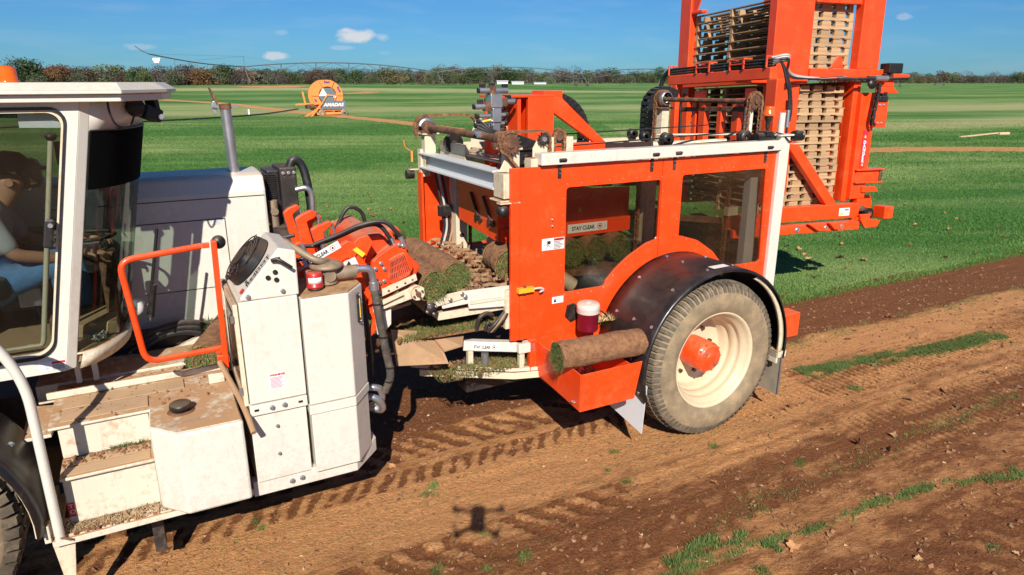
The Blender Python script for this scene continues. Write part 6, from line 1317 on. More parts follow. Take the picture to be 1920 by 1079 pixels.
# energy chains
def energy_chain(path, w_, h, parent, name='energy_chain'):
    e = empty(name, (0, 0, 0), 0, parent); pts = [Vector(p) for p in path]; L_ = [0]
    for a, b in zip(pts, pts[1:]): L_.append(L_[-1]+(b-a).length)
    n = int(L_[-1]/.055); lm_ = None
    for i in range(n):
        d = L_[-1]*(i+.5)/n; k = max(j for j in range(len(L_)-1) if L_[j] <= d); p = pts[k].lerp(pts[k+1], (d-L_[k])/(L_[k+1]-L_[k])); t = (pts[k+1]-pts[k]).normalized()
        if lm_ is None:
            mm = MB()
            for sg in (-1, 1): mm.prism(rrect(-.036, -h/2, .036, h/2, .02, 3), 1, sg*w_/2-.006, sg*w_/2+.006).cyl((.01, sg*w_/2-.009, 0), (.01, sg*w_/2+.009, 0), .012, 8)
            mm.box((-.018, -w_/2, h/2-.006), (.018, w_/2, h/2)).box((-.018, -w_/2, -h/2), (.018, w_/2, -h/2+.006)); lm_ = mm.mesh('chain_link', M['blackgloss'])
        o = bpy.data.objects.new('chain_link', lm_); col.objects.link(o); o.parent = e; o.location = p; o.rotation_euler = (0, -math.atan2(t.z, t.x), 0)
    return e
energy_chain([(2.72, 1.5, 2.675), (2.85, 1.5, 2.672)]+[(2.86+.36*math.sin(R(a)), 1.5, 2.32+.352*math.cos(R(a))) for a in range(6, 112, 8)]+[(3.12, 1.5, 2.20)], .10, .062, WG)
energy_chain([(4.85, 2.2, 2.66), (4.72, 2.2, 2.70)]+[(4.70-.20*math.sin(R(a)), 2.2, 2.52+.18*math.cos(R(a))) for a in range(0, 95, 12)]+[(4.50, 2.2, 2.45), (4.50, 2.2, 2.2)], .12, .085, WG)
# ---- left opening: far red post, hoses, cream post, inner plough
Wp(MB().box((1.905, 2.19, 1.24), (1.925, 2.30, 1.99)).box((1.905, 1.83, 1.24), (2.15, 2.30, 1.26)), 'far_side_frame', 'orange', .004)
Wp(MB().box((1.93, 2.29, .95), (3.0, 2.32, 1.25)), 'far_lower_panel', 'orange', .004)
Wp(MB().prism([(1.925, 1.24), (2.25, 1.24), (2.25, 2.03), (1.925, 2.03)], 1, 2.30, 2.315), 'far_side_panel', 'orange', .004)
Wp(MB().box((2.14, 1.95, 1.26), (2.25, 2.10, 2.03)), 'guide_column', 'cream', .006); Wp(MB().cyl((2.195, 1.9495, 1.42), (2.195, 1.948, 1.42), .022, 14), 'column_hole', 'ink', 0)
Wp(MB().box((2.5, 1.9, 1.2), (2.6, 2.05, 2.05)), 'guide_column', 'cream', .006)
Wp(chain_mb([(2.28, 1.95, 1.25), (2.28, 1.95, 2.05)], .03, .016, .03), 'roller_chain', 'chain', 0)
for k, mt_ in enumerate(('rubber', 'hosewhite', 'rubber', 'brown_sheet')): Wp(MB().tube(smooth_pts([(2.0+.03*k, 2.1, 2.03), (2.03+.03*k, 2.05, 1.75), (2.06+.028*k, 2.05, 1.5), (2.0+.03*k, 2.05, 1.28)], 6), .011, 7), 'hydraulic_hose', mt_, 0)
Wp(MB().box((2.0, 2.0, 1.60), (2.12, 2.06, 1.70)), 'hose_clamp', 'black', .006)
cm = empty('camera_sensor', (0, 0, 0), 0, WG); MB().cyl((1.80, 2.30, 1.965), (1.87, 2.30, 1.965), .042, 14).build('sensor_body', M['black'], cm, .006); MB().box((1.82, 2.25, 2.01), (1.98, 2.3, 2.02)).build('sensor_arm', M['cream'], cm)
cm = empty('camera_sensor', (0, 0, 0), 0, WG); MB().lathe([(0, 0), (.03, .004), (.045, .03), (.045, .06), (0, .065)], (1.90, .50, 1.90), 1, 16).build('sensor_body', M['black'], cm); MB().box((1.86, .5, 1.955), (2.03, .56, 1.965)).build('sensor_arm', M['cream'], cm)
Wp(MB().tube(smooth_pts([(1.85, 2.3, 2.18), (1.80, 2.3, 2.22), (1.79, 2.3, 2.28)], 4), .004, 5).bar((1.86, 2.3, 2.18), (1.86, 2.3, 2.08), .016), 'orange_lanyard', 'reel_orange', 0)
# red plough hanging from the carriage, seen through the left window, decal on its lower rail
Wp(MB().prism([(2.10, 1.56), (3.37, 1.56), (3.37, 1.92), (3.0, 1.93), (2.75, 1.98), (2.10, 2.02)], 1, .98, 1.0), 'stacker_plate', 'orange_dirty', .004)
Wp(MB().box((2.10, .95, 1.54), (3.37, .985, 1.665)), 'stacker_rail', 'orange', .004)
Wp(MB().prism([(.98, 1.56), (1.75, 1.62), (1.75, 2.02), (.98, 1.98)], 0, 2.08, 2.10), 'stacker_end_plate', 'orange', .004)
for y in (1.05, 1.12, 1.28, 1.36): Wp(MB().cyl((2.06, y, 1.70), (2.08, y, 1.70), .026, 12), 'guide_roller', 'darksteel', 0)
for y in (1.08, 1.32): Wp(MB().bar((2.07, y, 1.72), (2.07, y+.14, 1.90), .025, .012), 'scissor_link', 'darksteel', 0)
decal((2.72, 1.572), 0.0, .949, .40, .075, 'STAY CLEAR', WG)
MB().prism([(2.83, 1.74), (2.88, 1.74), (2.855, 1.785)], 1, .976, .979).build('warning_triangle', M['label_yellow'], WG)
for i in range(4): bolt(2.68+i*.15, .98, 1.86+.01*i, .008, WG)
Wp(MB().box((3.50, .90, 1.1), (3.60, 1.0, 2.2)), 'inner_column', 'cream', .004); Wp(MB().box((3.42, .90, 1.08), (3.62, 1.0, 1.42)), 'column_shoe', 'black', .006)
Wp(chain_mb([(3.42, .92, 1.2), (3.42, .92, 2.2)], .035, .018, .03), 'roller_chain', 'chain', 0)
Wp(MB().box((3.66, 1.1, 1.72), (3.74, 1.2, 2.2)).box((3.5, 1.1, 2.05), (3.8, 1.14, 2.1)), 'red_stay', 'orange', .004)
Wp(chain_mb([(4.30, .75, 1.0), (4.32, .75, 2.1)], .035, .018, .03), 'roller_chain', 'chain', 0); Wp(MB().box((4.28, .70, 1.62), (4.40, .76, 1.70)), 'chain_clip', 'cream', .004)
Wp(MB().box((4.44, .62, .95), (4.56, .70, 2.2)), 'rear_inner_post', 'greywhite', .004)
Wp(MB().bar((3.2, 1.6, 1.62), (4.35, .85, 1.55), .05, .05), 'inner_tie_bar', 'rust', 0); Wp(MB().bar((3.2, 1.8, 1.85), (4.35, 1.3, 1.85), .05, .05).bar((3.2, 1.8, 2.0), (4.5, 1.3, 2.0), .04, .05), 'inner_fork', 'darksteel', 0)
Wp(MB().cyl((2.18, .62, 1.15), (2.18, .62, 1.75), .016, 10), 'gas_strut', 'steel', 0)
Wp(MB().cyl((2.42, .75, 1.35), (2.62, .7, 1.2), .06, 16).cyl((2.36, .76, 1.38), (2.42, .75, 1.35), .05, 14), 'hydraulic_motor', 'cream', .006)
Wp(MB().box((2.3, .7, .95), (2.7, .9, 1.12)).box((2.0, 1.6, .95), (3.2, 2.2, 1.0)), 'inner_floor', 'cream', .004)
Wp(MB().box((2.2, .85, 1.24), (3.6, 2.1, 1.28)).bar((2.3, .83, 1.30), (3.2, .83, 1.22), .05), 'stack_table', 'rust', .004)
# ---- feed conveyor: near side rail, lattice belt, end sprocket
Wp(MB().prism([(1.407,1.298),(1.54,1.339),(1.963,1.328),(1.976,1.165),(1.631,1.194),(1.623,1.237),(1.421,1.228)], 1, .56, .575), 'conveyor_side', 'white', .003)
Wp(MB().prism([(1.306,1.309),(1.347,1.33),(1.587,1.347),(1.594,1.285),(1.344,1.251),(1.304,1.265)], 1, .55, .56), 'conveyor_arm', 'cream', .003, WG)
Wp(MB().prism([(1.635,1.255),(1.956,1.248),(1.956,1.227),(1.634,1.23)], 1, .553, .559), 'conveyor_edge', 'white_dirty', 0)
q = [(1.308,1.267)][0]; Wp(MB().cyl((q[0], .50, q[1]), (q[0], 2.2, q[1]), .045, 18), 'conveyor_roller', 'brown_sheet', .004); Wp(MB().lathe([(0, -.01), (.028, -.01), (.030, 0), (.046, 0), (.046, .012)], (q[0], .49, q[1]), 1, 20), 'roller_bearing', 'darksteel', 0)
for k in range(4): a = k*1.57+.4; bolt(q[0]+.037*math.cos(a), .489, q[1]+.037*math.sin(a), .007, WG)
for q in [(1.476,1.294),(1.569,1.324),(1.594,1.3)]: bolt(q[0], .548, q[1], .012, WG)
lt_ = empty('lattice_belt', (0, 0, 0), 0, WG)
zb = lambda s: 1.285+(s-1.3)*.085
for j in range(11):
    y = .62+j*.155; b = MB(); n = 9
    for i in range(n):
        s0 = 1.32+i*.095; yy = y+(.038 if i % 2 else -.038); b.bar((s0, yy, zb(s0)), (s0+.055, yy, zb(s0+.055)), .014, .022); b.bar((s0+.055, yy, zb(s0+.055)), (s0+.095, y-(.038 if i % 2 else -.038), zb(s0+.095)), .014, .022)
    P_(b, 'belt_link', 'brown_sheet', 0, lt_)
for i in range(9): s0 = 1.335+i*.095; P_(MB().bar((s0, .58, zb(s0)-.012), (s0, 2.2, zb(s0)-.012), .014), 'belt_rod', 'rust', 0, lt_)
Wp(MB().box((1.40, .60, 1.13), (1.95, 2.15, 1.19)), 'belt_pan', 'cream', .003)
# bent arm, lower bumper frame with decal
UB = empty('upper_bumper', (1.64, .73, .80), -math.atan2(.25, .40), WG); Wp(MB().box((0, 0, 0), (.47, .07, .08)), 'bumper_bar', 'white', .008, UB); decal((.07, .012), 0, -.001, .22, .055, 'STAY CLEAR', UB)
Wp(MB().box((1.995, .46, .80), (2.14, .54, .88)), 'bumper_end', 'white', .008)
for x, y in ((1.70, .70), (2.03, .475)): Wp(MB().box((x-.022, y, .676), (x+.022, y+.045, .799)), 'bumper_post', 'cream', .006)
Wp(MB().prism([(1.30, .96), (1.36, .90), (1.97, .50), (2.16, .44), (2.30, .55), (2.30, 1.1), (1.5, 1.2), (1.30, 1.02)], 2, .645, .675) , 'lower_step', 'white_dirty', .004)
Wp(MB().prism([(1.345, .885), (1.965, .485), (2.165, .425), (2.32, .54), (2.32, .56), (2.165, .44), (1.965, .50), (1.345, .90)], 2, .59, .644), 'step_edge', 'cream', .003)
Wp(MB().box((1.5, .75, .55), (2.3, 1.6, .68)), 'drawbar', 'darksteel', .004)
Wp(MB().cyl((1.80, .66, .68), (1.80, .66, .78), .03, 12), 'glass_bowl', 'steel', 0)
Wp(MB().hexa([(1.07, .60, .84), (1.44, .52, .815), (1.44, .53, .815), (1.07, .61, .84), (1.06, .66, 1.10), (1.42, .72, 1.00), (1.42, .73, 1.0), (1.06, .67, 1.10)]), 'splash_sheet', 'brown_sheet', 0)
Wp(MB().hexa([(1.42, .55, .90), (1.56, .54, .92), (1.56, .55, .92), (1.42, .56, .90), (1.36, .72, 1.02), (1.70, .80, 1.0), (1.70, .81, 1.0), (1.36, .73, 1.02)]), 'splash_sheet', 'brown_sheet', 0)
Wp(MB().prism([(1.08, .66), (1.42, .60), (1.95, .58), (1.95, 1.5), (1.08, 1.5)], 2, 1.0, 1.02), 'dirt_shelf', 'soil', 0)
for k, mt_ in enumerate(('rubber', 'brown_sheet', 'rubber')): Wp(MB().tube(smooth_pts([(2.0, .62, 1.16), (1.92, .56-.01*k, 1.12-.01*k), (1.83+.02*k, .54, 1.05), (1.78+.02*k, .56, .99)], 5), .016, 8), 'hydraulic_hose', mt_, 0)
Wp(MB().tube(smooth_pts([(1.70, .6, 1.0), (1.72, .58, 1.10), (1.78, .58, 1.13), (1.84, .6, 1.10)], 5), .018, 8).tube(smooth_pts([(1.76, .57, 1.0), (1.78, .56, 1.06), (1.82, .57, 1.03)], 5), .014, 8), 'hose_loop', 'darksteel', 0)
Wp(MB().box((1.92, .54, .99), (1.97, .58, 1.30)), 'short_post', 'cream', .004)

# ---------------------------------------------------------------- sod rolls
def sod_roll(s, t, z, ax, ln, rad, label, group=None, seed=0, grass=True, spiral=True, grass_end=1):
    """rolled turf: soil outside, grass showing at the near end"""
    e = empty('sod_roll', mw(s, t, z), MA+ax); r = random.Random(seed)
    rows = []
    for i in range(15):
        u = i/14; row = []
        for k in range(25):
            a = 2*math.pi*k/24; rr = rad*(1+.075*noise.noise(Vector((math.cos(a)*2, math.sin(a)*2, u*5+seed)))+.02*noise.noise(Vector((math.cos(a)*9, math.sin(a)*9, u*22+seed)))); 
            if i in (0, 14): rr *= .93
            row.append((ln*(u-.5)+.01*noise.noise(Vector((math.cos(a)*3, math.sin(a)*3, seed+i*.1))), rr*math.cos(a), rad+rr*math.sin(a)*(.97 if math.sin(a) > 0 else .93)))
        rows.append(row)
    MB().grid(rows).build('soil_skin', M['soil'], e)
    for sg in (-1, 1):
        b = MB(); pts = []
        for k in range(int(2.6*24)):
            a = 2*math.pi*k/24; rr = rad*(.94-.32*k/24); 
            if rr < .12*rad: break
            pts.append((sg*(ln/2-.004+.004*math.sin(a*3)), rr*math.cos(a), rad+rr*math.sin(a)))
        b.tube(pts, .008, 5); b.cyl((sg*(ln/2-.02), 0, rad), (sg*(ln/2-.012), 0, rad), rad*.93, 20); b.build('rolled_end', M['soil'], e)
    if grass:
        rr = np.random.default_rng(seed+5); n = 650; th = rr.random(n)*6.28; q = rad*np.sqrt(rr.random(n))*.98
        pp = np.stack([np.full(n, 0.)+rr.normal(0, .006, n), q*np.cos(th), rad+q*np.sin(th)], 1)
        for sg in ((-1,) if grass_end == 1 else (-1, 1)):
            g = blades('grass_fringe', np.zeros((n, 3)), .030, M['blade'], seed+9, .005, 2.2); me = g.data; V = np.empty(n*9, dtype=np.float32); me.vertices.foreach_get('co', V); V = V.reshape(n, 3, 3)
            W_ = np.stack([sg*(ln/2+V[:, :, 2]*.7), pp[:, None, 1]+V[:, :, 1], pp[:, None, 2]+V[:, :, 0]-.4*V[:, :, 2]], -1); me.vertices.foreach_set('co', W_.astype(np.float32).ravel()); me.update(); g.parent = e; g['kind'] = 'stuff'
    return tag(e, label, 'sod roll', group)
RW_ = R(0)
sod_roll(2.39, -.03, .845, R(-4), .69, .106, 'brown sod roll lying across the orange tray in front of the fender', None, 1)
# on the feed conveyor (their axes run across the machine)
for (s, t), lab_, ln_ in zip([(1.353,0.477),(1.581,0.629)], ('brown sod roll at the front end of the lattice conveyor, nearest the cutting head', 'brown sod roll on the lattice conveyor, behind the first one'), (.95, .95)):
    sod_roll(s, t+.04+ln_/2, 1.315, R(90), ln_, .112, lab_, 'sod rolls on the conveyor', int(s*100), grass_end=1)
for i, s in enumerate((2.72, 2.95, 3.19)): sod_roll(s, 1.30, 1.31, R(90), .9, .12, 'sod roll behind the left window, %s of three' % ('leftmost', 'middle', 'rightmost')[i], 'sod rolls behind the left window', 40+i)
sod_roll(3.95, 1.30, .98, R(100), 1.0, .15, 'sod roll seen through the right window beside the column', None, 50)
sod_roll(2.10, .92, 1.30, R(82), .32, .13, 'grassy sod roll half hidden behind the corner panel', None, 55, grass_end=2)
sod_roll(-.02, 1.15, .92, R(70), .8, .13, 'green turf roll behind the orange gate', None, 57, grass_end=2)
gg = blades('turf_piece', np.array([mw(-.12+.3*random.random(), .95+.5*random.random(), 1.0+.12*random.random()) for _ in range(1500)]), .05, M['blade'], 33, .008, 1.5); tag(gg, 'heap of green turf behind the orange gate', 'turf', kind='stuff')
gg = blades('turf_scraps', np.array([mw(1.1+.85*random.random(), .58+.35*random.random(), 1.02) for _ in range(2600)]), .035, M['blade_dry'], 34, .006, 2.2); tag(gg, 'dry turf scraps lying on the dirty sheets', 'turf', kind='stuff')
gg = blades('turf_scraps', np.array([mw(1.35+.8*random.random(), .47+.25*random.random(), .69) for _ in range(1200)]), .03, M['blade_dry'], 35, .006, 2.5); tag(gg, 'dry turf scraps on the lower cream step', 'turf', kind='stuff')
gg = blades('turf_scraps', np.array([mw(-.95+.5*random.random()**1.5, .05+.1*random.random(), .49) for _ in range(900)]), .03, M['straw'], 36, .005, 2.5); tag(gg, 'straw and dead grass caught on the white step grating', 'straw', kind='stuff')
gg = blades('turf_scraps', np.array([mw(-.72+.2*random.random(), .30+.03*random.random(), .80) for _ in range(260)]), .03, M['blade_dry'], 37, .006, 2.0); tag(gg, 'grass scraps in the corner of the lower step', 'straw', kind='stuff')
gg = blades('turf_scraps', np.array([mw(1.09+.06*random.random(), .5+.08*random.random(), 1.77+.03*random.random()) for _ in range(200)]), .05, M['blade'], 38, .007, 1.6); tag(gg, 'tuft of turf caught on the orange roll cover', 'turf', kind='stuff')
gg = blades('turf_scraps', np.array([mw(2.55+.25*random.random(), .35+.12*random.random(), .98) for _ in range(400)]), .035, M['straw'], 39, .004, 2.5); tag(gg, 'dead grass stuck to the fender above the tray', 'straw', kind='stuff')
def heap(name, n, s0, s1, t0, t1, z, rmax, label, seed, slope=0.):
    r = np.random.default_rng(seed); vs = []; fs = []; base = np.array([(1, 0, 0), (-1, 0, 0), (0, 1, 0), (0, -1, 0), (0, 0, 1), (0, 0, -1)], float); tri = [(0, 2, 4), (2, 1, 4), (1, 3, 4), (3, 0, 4), (2, 0, 5), (1, 2, 5), (3, 1, 5), (0, 3, 5)]
    for i in range(n):
        s, t = s0+(s1-s0)*r.random(), t0+(t1-t0)*r.random(); k = .004+rmax*r.random()**3; b_ = base*k*(.55+.9*r.random((6, 1)))+k*.25*r.normal(size=(6, 3)); q_, _ = np.linalg.qr(r.normal(size=(3, 3))); b_ = b_@q_; o = len(vs)
        vs += [(s+p[0], t+p[1], z+slope*(s-s0)+p[2]+k*.3) for p in b_]; fs += [tuple(q+o for q in f) for f in tri]
    o = MB().add(vs, fs).build(name, M['soil']); o.location = (MO[0], MO[1], 0); o.rotation_euler = (0, 0, MA); return tag(o, label, 'soil', kind='stuff')
heap('soil_crumbs', 700, 1.30, 2.05, .6, 1.9, 1.285, .020, 'crumbs of soil fallen on the lattice conveyor', 81, .085)
heap('soil_crumbs', 700, 1.1, 1.95, .60, 1.1, 1.018, .026, 'crumbs of soil on the dirty shelf under the conveyor', 82)
heap('soil_crumbs', 350, 1.4, 2.2, .5, .9, .675, .022, 'crumbs of soil on the lower cream step', 83)
heap('soil_crumbs', 150, -.94, -.52, .22, .32, .803, .009, 'crumbs of soil on the lower tread of the white steps', 84)
heap('soil_crumbs', 130, -.95, -.1, .3, .9, 1.008, .008, 'crumbs of soil on the white deck', 85)
heap('soil_crumbs', 260, 2.2, 2.6, -.1, .45, .60, .022, 'crumbs of soil inside the orange tray', 86)
heap('soil_crumbs', 300, -1.0, -.1, .03, .2, .490, .014, 'soil crumbs on the white step grating', 87)
# drinks cooler jug beside the fender
jg = empty('drinks_jug', mw(2.56, .38, .93), MA+.3); jg.scale = (.88, .88, .95); tag(jg, 'maroon drinks jug with white lid standing behind the sod roll', 'jug')
MB().lathe([(0, 0), (.085, 0), (.092, .01), (.095, .15), (.100, .155)], (0, 0, 0), 2, 28).build('jug_body', M['jug'], jg)
MB().lathe([(.102, .155), (.104, .16), (.102, .185), (.104, .19), (.100, .225), (.085, .236), (0, .238)], (0, 0, 0), 2, 28).cyl((0, 0, .238), (0, 0, .246), .03, 12).build('jug_lid', M['jug_lid'], jg)
MB().tube(smooth_pts([(.10, -.02, .16), (.15, -.05, .13), (.24, -.06, .05), (.26, .0, .03), (.15, .05, .12), (.10, .03, .16)], 5), .007, 6).build('jug_handle', M['black'], jg)
tp_ = mw(5.35, 1.7, .0)

# ---------------------------------------------------------------- pallet tower (leans a little)
TR = Matrix(((0.94356231, -0.33116141, -0.00472048), (0.33108584, 0.94278935, 0.03912054), (-0.0085048, -0.03847555, 0.99922335))).to_4x4()
TO = Vector((3.022, 8.5, 3.062)); TWM = Matrix.Translation(TO) @ TR
TW = empty('pallet_magazine'); TW.matrix_world = TWM; tag(TW, 'tall orange-red pallet magazine frame holding two stacks of wooden pallets', 'pallet magazine')
def Tp(m, name, mat='orange', bevel=.008, parent=TW): return P_(m, name, mat, bevel, parent)
Tp(MB().box((-.035, -.13, -.30), (.50, .0, 1.1)), 'upper_front_plate'); Tp(MB().box((-.035, -.10, -1.10), (.42, .0, -.303)), 'front_web')
Tp(MB().box((-.55, -.10, -1.62), (.38, -.04, -1.1))  if 0 else MB().box((.16, -.06, -1.62), (.40, .0, -1.12)), 'front_leg')
Tp(MB().box((1.235, -.13, -.12), (1.565, .0, 1.1)), 'upper_right_post')
Tp(MB().box((1.29, -.06, -1.75), (1.40, .06, -.26)).box((1.29, .06, -1.75), (1.33, 1.5, -.26)), 'right_inner_post'); Tp(MB().box((1.36, -.13, -1.72), (1.60, .04, -.40)), 'right_post')
Tp(MB().box((.50, -.16, -.24), (1.72, .0, -.123)), 'cross_member'); Tp(MB().box((-.1, -.05, -.30), (.05, 1.65, -.22)), 'left_member')
Tp(MB().box((.15, -.14, -1.965), (1.53, .0, -1.78)), 'base_beam'); Tp(MB().box((-.4, -.10, -2.03), (.16, .1, -1.86)), 'base_beam')
Tp(MB().bar((.24, -.08, -.86), (1.10, -.08, -1.80), .13, .09, up=(0, 1, 0)), 'diagonal_brace')
Tp(MB().box((-.45, -.20, -2.11), (1.50, -.14, -2.02)).box((-.45, -.20, -2.02), (1.50, -.05, -2.005)), 'base_rail')
for x in (-.2, .1, .5, .95, 1.2): bolt(x, -.20, -2.06, .025, TW)
Tp(MB().prism([(.62, -1.985), (.80, -1.985), (.95, -2.09), (.80, -2.09)], 1, -.26, -.2).prism([(.95, -1.99), (1.14, -1.99), (1.14, -2.08), (1.05, -2.08)], 1, -.26, -.2), 'rail_gusset')
Tp(MB().box((1.40, -.14, -1.50), (1.80, -.02, -1.36)).box((1.38, -.18, -1.36), (1.84, .0, -1.34)).box((1.38, -.18, -1.52), (1.84, .0, -1.50)), 'side_bracket')
Tp(MB().box((1.78, -.16, -1.50), (1.83, -.04, -1.34)), 'roller', 'rust', .02)
Tp(MB().prism([(1.52, -1.56), (1.74, -1.57), (1.80, -1.64), (1.52, -1.64)], 1, -.16, -.02).prism([(1.50, -1.64), (1.62, -1.64), (1.56, -1.82), (1.5, -1.8)], 1, -.12, -.05), 'side_fin')
Tp(MB().prism([(1.48, -1.86), (1.56, -1.70), (1.84, -1.70), (1.88, -1.80), (1.88, -1.98), (1.80, -2.08), (1.60, -2.08), (1.52, -1.97)], 1, .0, .03), 'wheel_housing'); Tp(MB().prism([(1.50, -1.92), (1.68, -1.92), (1.66, -1.98), (1.80, -2.0), (1.86, -2.02), (1.80, -2.10), (1.60, -2.10), (1.52, -2.0)], 1, -.2, -.16), 'housing_lip')
Tp(MB().cyl((1.73, -.12, -1.93), (1.73, .0, -1.93), .075, 18), 'base_wheel', 'black', .01); Tp(MB().cyl((1.73, -.135, -1.93), (1.73, -.12, -1.93), .03, 10), 'wheel_hub', 'rust', 0)
Tp(MB().box((1.52, -.1, -1.90), (1.68, -.02, -1.83)), 'gear_lump', 'rust', .02)
Tp(MB().box((1.86, -.24, -1.99), (2.01, -.05, -1.83)), 'end_block')
Tp(MB().box((1.545, -.20, -.82), (1.73, -.14, -.50)), 'side_plate'); Tp(MB().box((1.56, -.22, -.51), (1.70, -.1, -.44)).box((1.62, -.2, -.44), (1.70, -.1, -.38)), 'switch_box', 'black', .01)
for x, z in ((1.59, -.55), (1.65, -.55), (1.59, -.77), (1.65, -.77)): bolt(x, -.20, z, .012, TW)
Tp(MB().box((1.60, -.2, -.33), (1.78, -.02, -.22)).prism([(1.50, -.33), (1.78, -.33), (1.88, -.41), (1.50, -.41)], 1, -.2, -.18), 'corner_bracket')
Tp(MB().box((1.62, -.25, -.17), (1.84, -.1, -.05)).box((1.60, -.22, -.20), (1.70, -.1, -.17)), 'flood_lamp', 'black', .012)
Tp(MB().lathe([(.015, 0), (.045, -.05), (.06, -.06), (.06, -.075), (0, -.08)], (1.38, -.18, -.30), 1, 14), 'work_lamp', 'black', 0)
Tp(MB().cyl((.85, -.24, -.245), (1.96, -.24, -.225), .018, 10).cyl((1.3, -.24, -.235), (1.55, -.24, -.232), .03, 10), 'hydraulic_cylinder', 'darksteel', 0); Tp(MB().cyl((1.40, -.25, -.235), (1.60, -.25, -.232), .034, 10), 'cylinder_body', 'steel', 0)
Tp(MB().bar((1.7, -.24, -.20), (1.96, -.24, -.21), .03, .05), 'cylinder_end')
Tp(MB().prism([(.78, -.12), (.99, -.12), (.95, .03), (.90, .03)], 1, -.16, -.14), 'lug_plate')
Tp(MB().box((.55, -.1, .62), (1.23, -.02, .68)).box((.62, -.1, .68), (.68, 0, .9)).box((.85, -.1, .62), (.9, 0, .9)).prism([(.6, .62), (.75, .62), (.7, .76)], 1, -.1, 0), 'top_frame')
Tp(MB().box((-.05, 1.60, -.30), (.06, 1.85, 1.1)), 'far_left_post'); Tp(MB().box((-.04, 1.35, .66), (.05, 1.80, .70)).prism([(1.80, 1.1), (1.36, 1.1), (1.36, .95), (1.5, .68), (1.80, .68)], 0, -.02, .0), 'far_gusset')
Tp(MB().box((1.3, 1.6, -1.9), (1.5, 1.8, 1.1)), 'far_right_post')
Tp(MB().box((-.05, 1.55, -1.9), (.06, 1.75, -.3)), 'far_left_leg')
# dangling chain and danger strip
Tp(chain_mb([(1.52, -.22, -.30), (1.50, -.22, -.50), (1.47, -.22, -.76), (1.52, -.21, -.8)], .05, .03, .05), 'safety_chain', 'darksteel', 0)
MB().box((1.45, -.137, -1.33), (1.525, -.1325, -.86)).build('danger_strip', M['label_pinkred'], TW)
for i, ch in enumerate('DANGER'): text(ch, .058, M['white_ink'], TW, (1.467, -.139, -1.025-i*.046), rot=(R(90), R(0), 0), name='danger_letter', bold=.002)
for z in (-.95, -1.30): MB().prism([(1.467, z), (1.507, z), (1.487, z+.04)], 1, -.1395, -.138).build('warning_triangle', M['label_yellow'], TW)
q = [(1.177,-1.739),(1.288,-1.731),(1.187,-1.808)]
MB().box((1.20, -.1425, -1.93), (1.37, -.1405, -1.83)).build('white_sticker', M['label'], TW); MB().prism([(1.215, -1.92), (1.27, -1.92), (1.243, -1.86)], 1, -.1445, -.1428).build('warning_triangle', M['label_yellow'], TW); MB().box((1.285, -.1435, -1.865), (1.355, -.1427, -1.845)).build('sticker_print', M['reel_grey'], TW)
# hose tray frame in front of the left stack
FA = -.55
fm_ = empty('fork_frame', (0, 0, 0), 0, TW)
cA = [(1.21,-0.183),(-0.798,-0.193),(1.17,-0.064),(-0.839,-0.131)]
Tp(MB().box((FA-.05, cA[1][0], cA[1][1]-.09), (FA+.05, cA[0][0], cA[1][1]+.03)), 'frame_crossbar', 'orange', .008, fm_)
for px in ([(1.108,-0.552),(0.993,-0.553)], [(-0.748,-0.562),(-0.914,-0.563)]): Tp(MB().box((FA-.05, px[1][0], -1.6), (FA+.05, px[0][0], cA[1][1]-.09)), 'frame_upright', 'orange', .008, fm_)
for px in ([(0.779,-0.554),(0.684,-0.555)], [(0.626,-0.555),(0.49,-0.556)], [(0.239,-0.557),(0.155,-0.558)], [(-0.049,-0.559),(-0.167,-0.559)]): Tp(MB().box((FA+.06, px[1][0], -1.1), (FA+.14, px[0][0], -.49)), 'fork_tine', 'orange', .008, fm_)
for px in ([(0.773,-0.357),(0.473,-0.365)], [(-0.227,-0.365),(-0.45,-0.372)]): Tp(MB().box((FA-.04, px[1][0], -.50), (FA+.12, px[0][0], -.47)).box((FA+.05, px[1][0], -.47), (FA+.07, px[0][0]-.05, -.36)), 'fork_stop', 'orange', .006, fm_)
Tp(MB().box((FA+.06, cA[1][0]+.2, -.62), (FA+.12, cA[0][0]-.2, -.56)), 'fork_rail', 'rust', .006, fm_)
yA, yB = cA[1][0], cA[0][0]; zt = cA[1][1]+.03
for k in range(9): Tp(MB().cyl((FA-.03+.02*(k % 3), yA, zt+.02+.03*(k//3)), (FA-.03+.02*(k % 3), yB, zt+.02+.03*(k//3)), .013, 7), 'bundled_hose', 'hosewhite' if k in (8, 7) else 'rubber', 0, fm_)
for u in (.02, .33, .46, .66, .78, .97):
    y = yB+(yA-yB)*u; b = MB().bar((FA-.06, y, zt), (FA-.06, y, zt+.12), .018).bar((FA-.06, y, zt+.115), (FA+.05, y, zt+.115), .018)
    if u in (.33, .66): y2 = yB+(yA-yB)*(u+.13); b.bar((FA-.062, y, zt+.11), (FA-.062, y2, zt+.11), .014).bar((FA-.062, y, zt+.06), (FA-.062, y2, zt+.06), .014)
    Tp(b, 'hose_cage', 'orange_dirty', .002, fm_)
Tp(MB().box((FA+.05, -.3, -.30), (-.04, -.1, -.22)).box((FA+.06, yA-.02, -.60), (FA+.22, yA+.06, -.50)), 'frame_link', 'orange', .006, fm_)
for k in range(4): Tp(MB().tube(smooth_pts([(FA-.03, yA+.02, zt+.10-.02*k), (FA+.12, yA-.06, zt+.12-.02*k), (FA+.42, -.5, zt+.02-.02*k), (.2, -.25, -.21-.012*k), (.6, -.2, -.235), (1.0, -.2, -.215)], 6), .011, 7), 'crossing_hose', 'hosewhite' if k < 2 else 'rubber', 0)
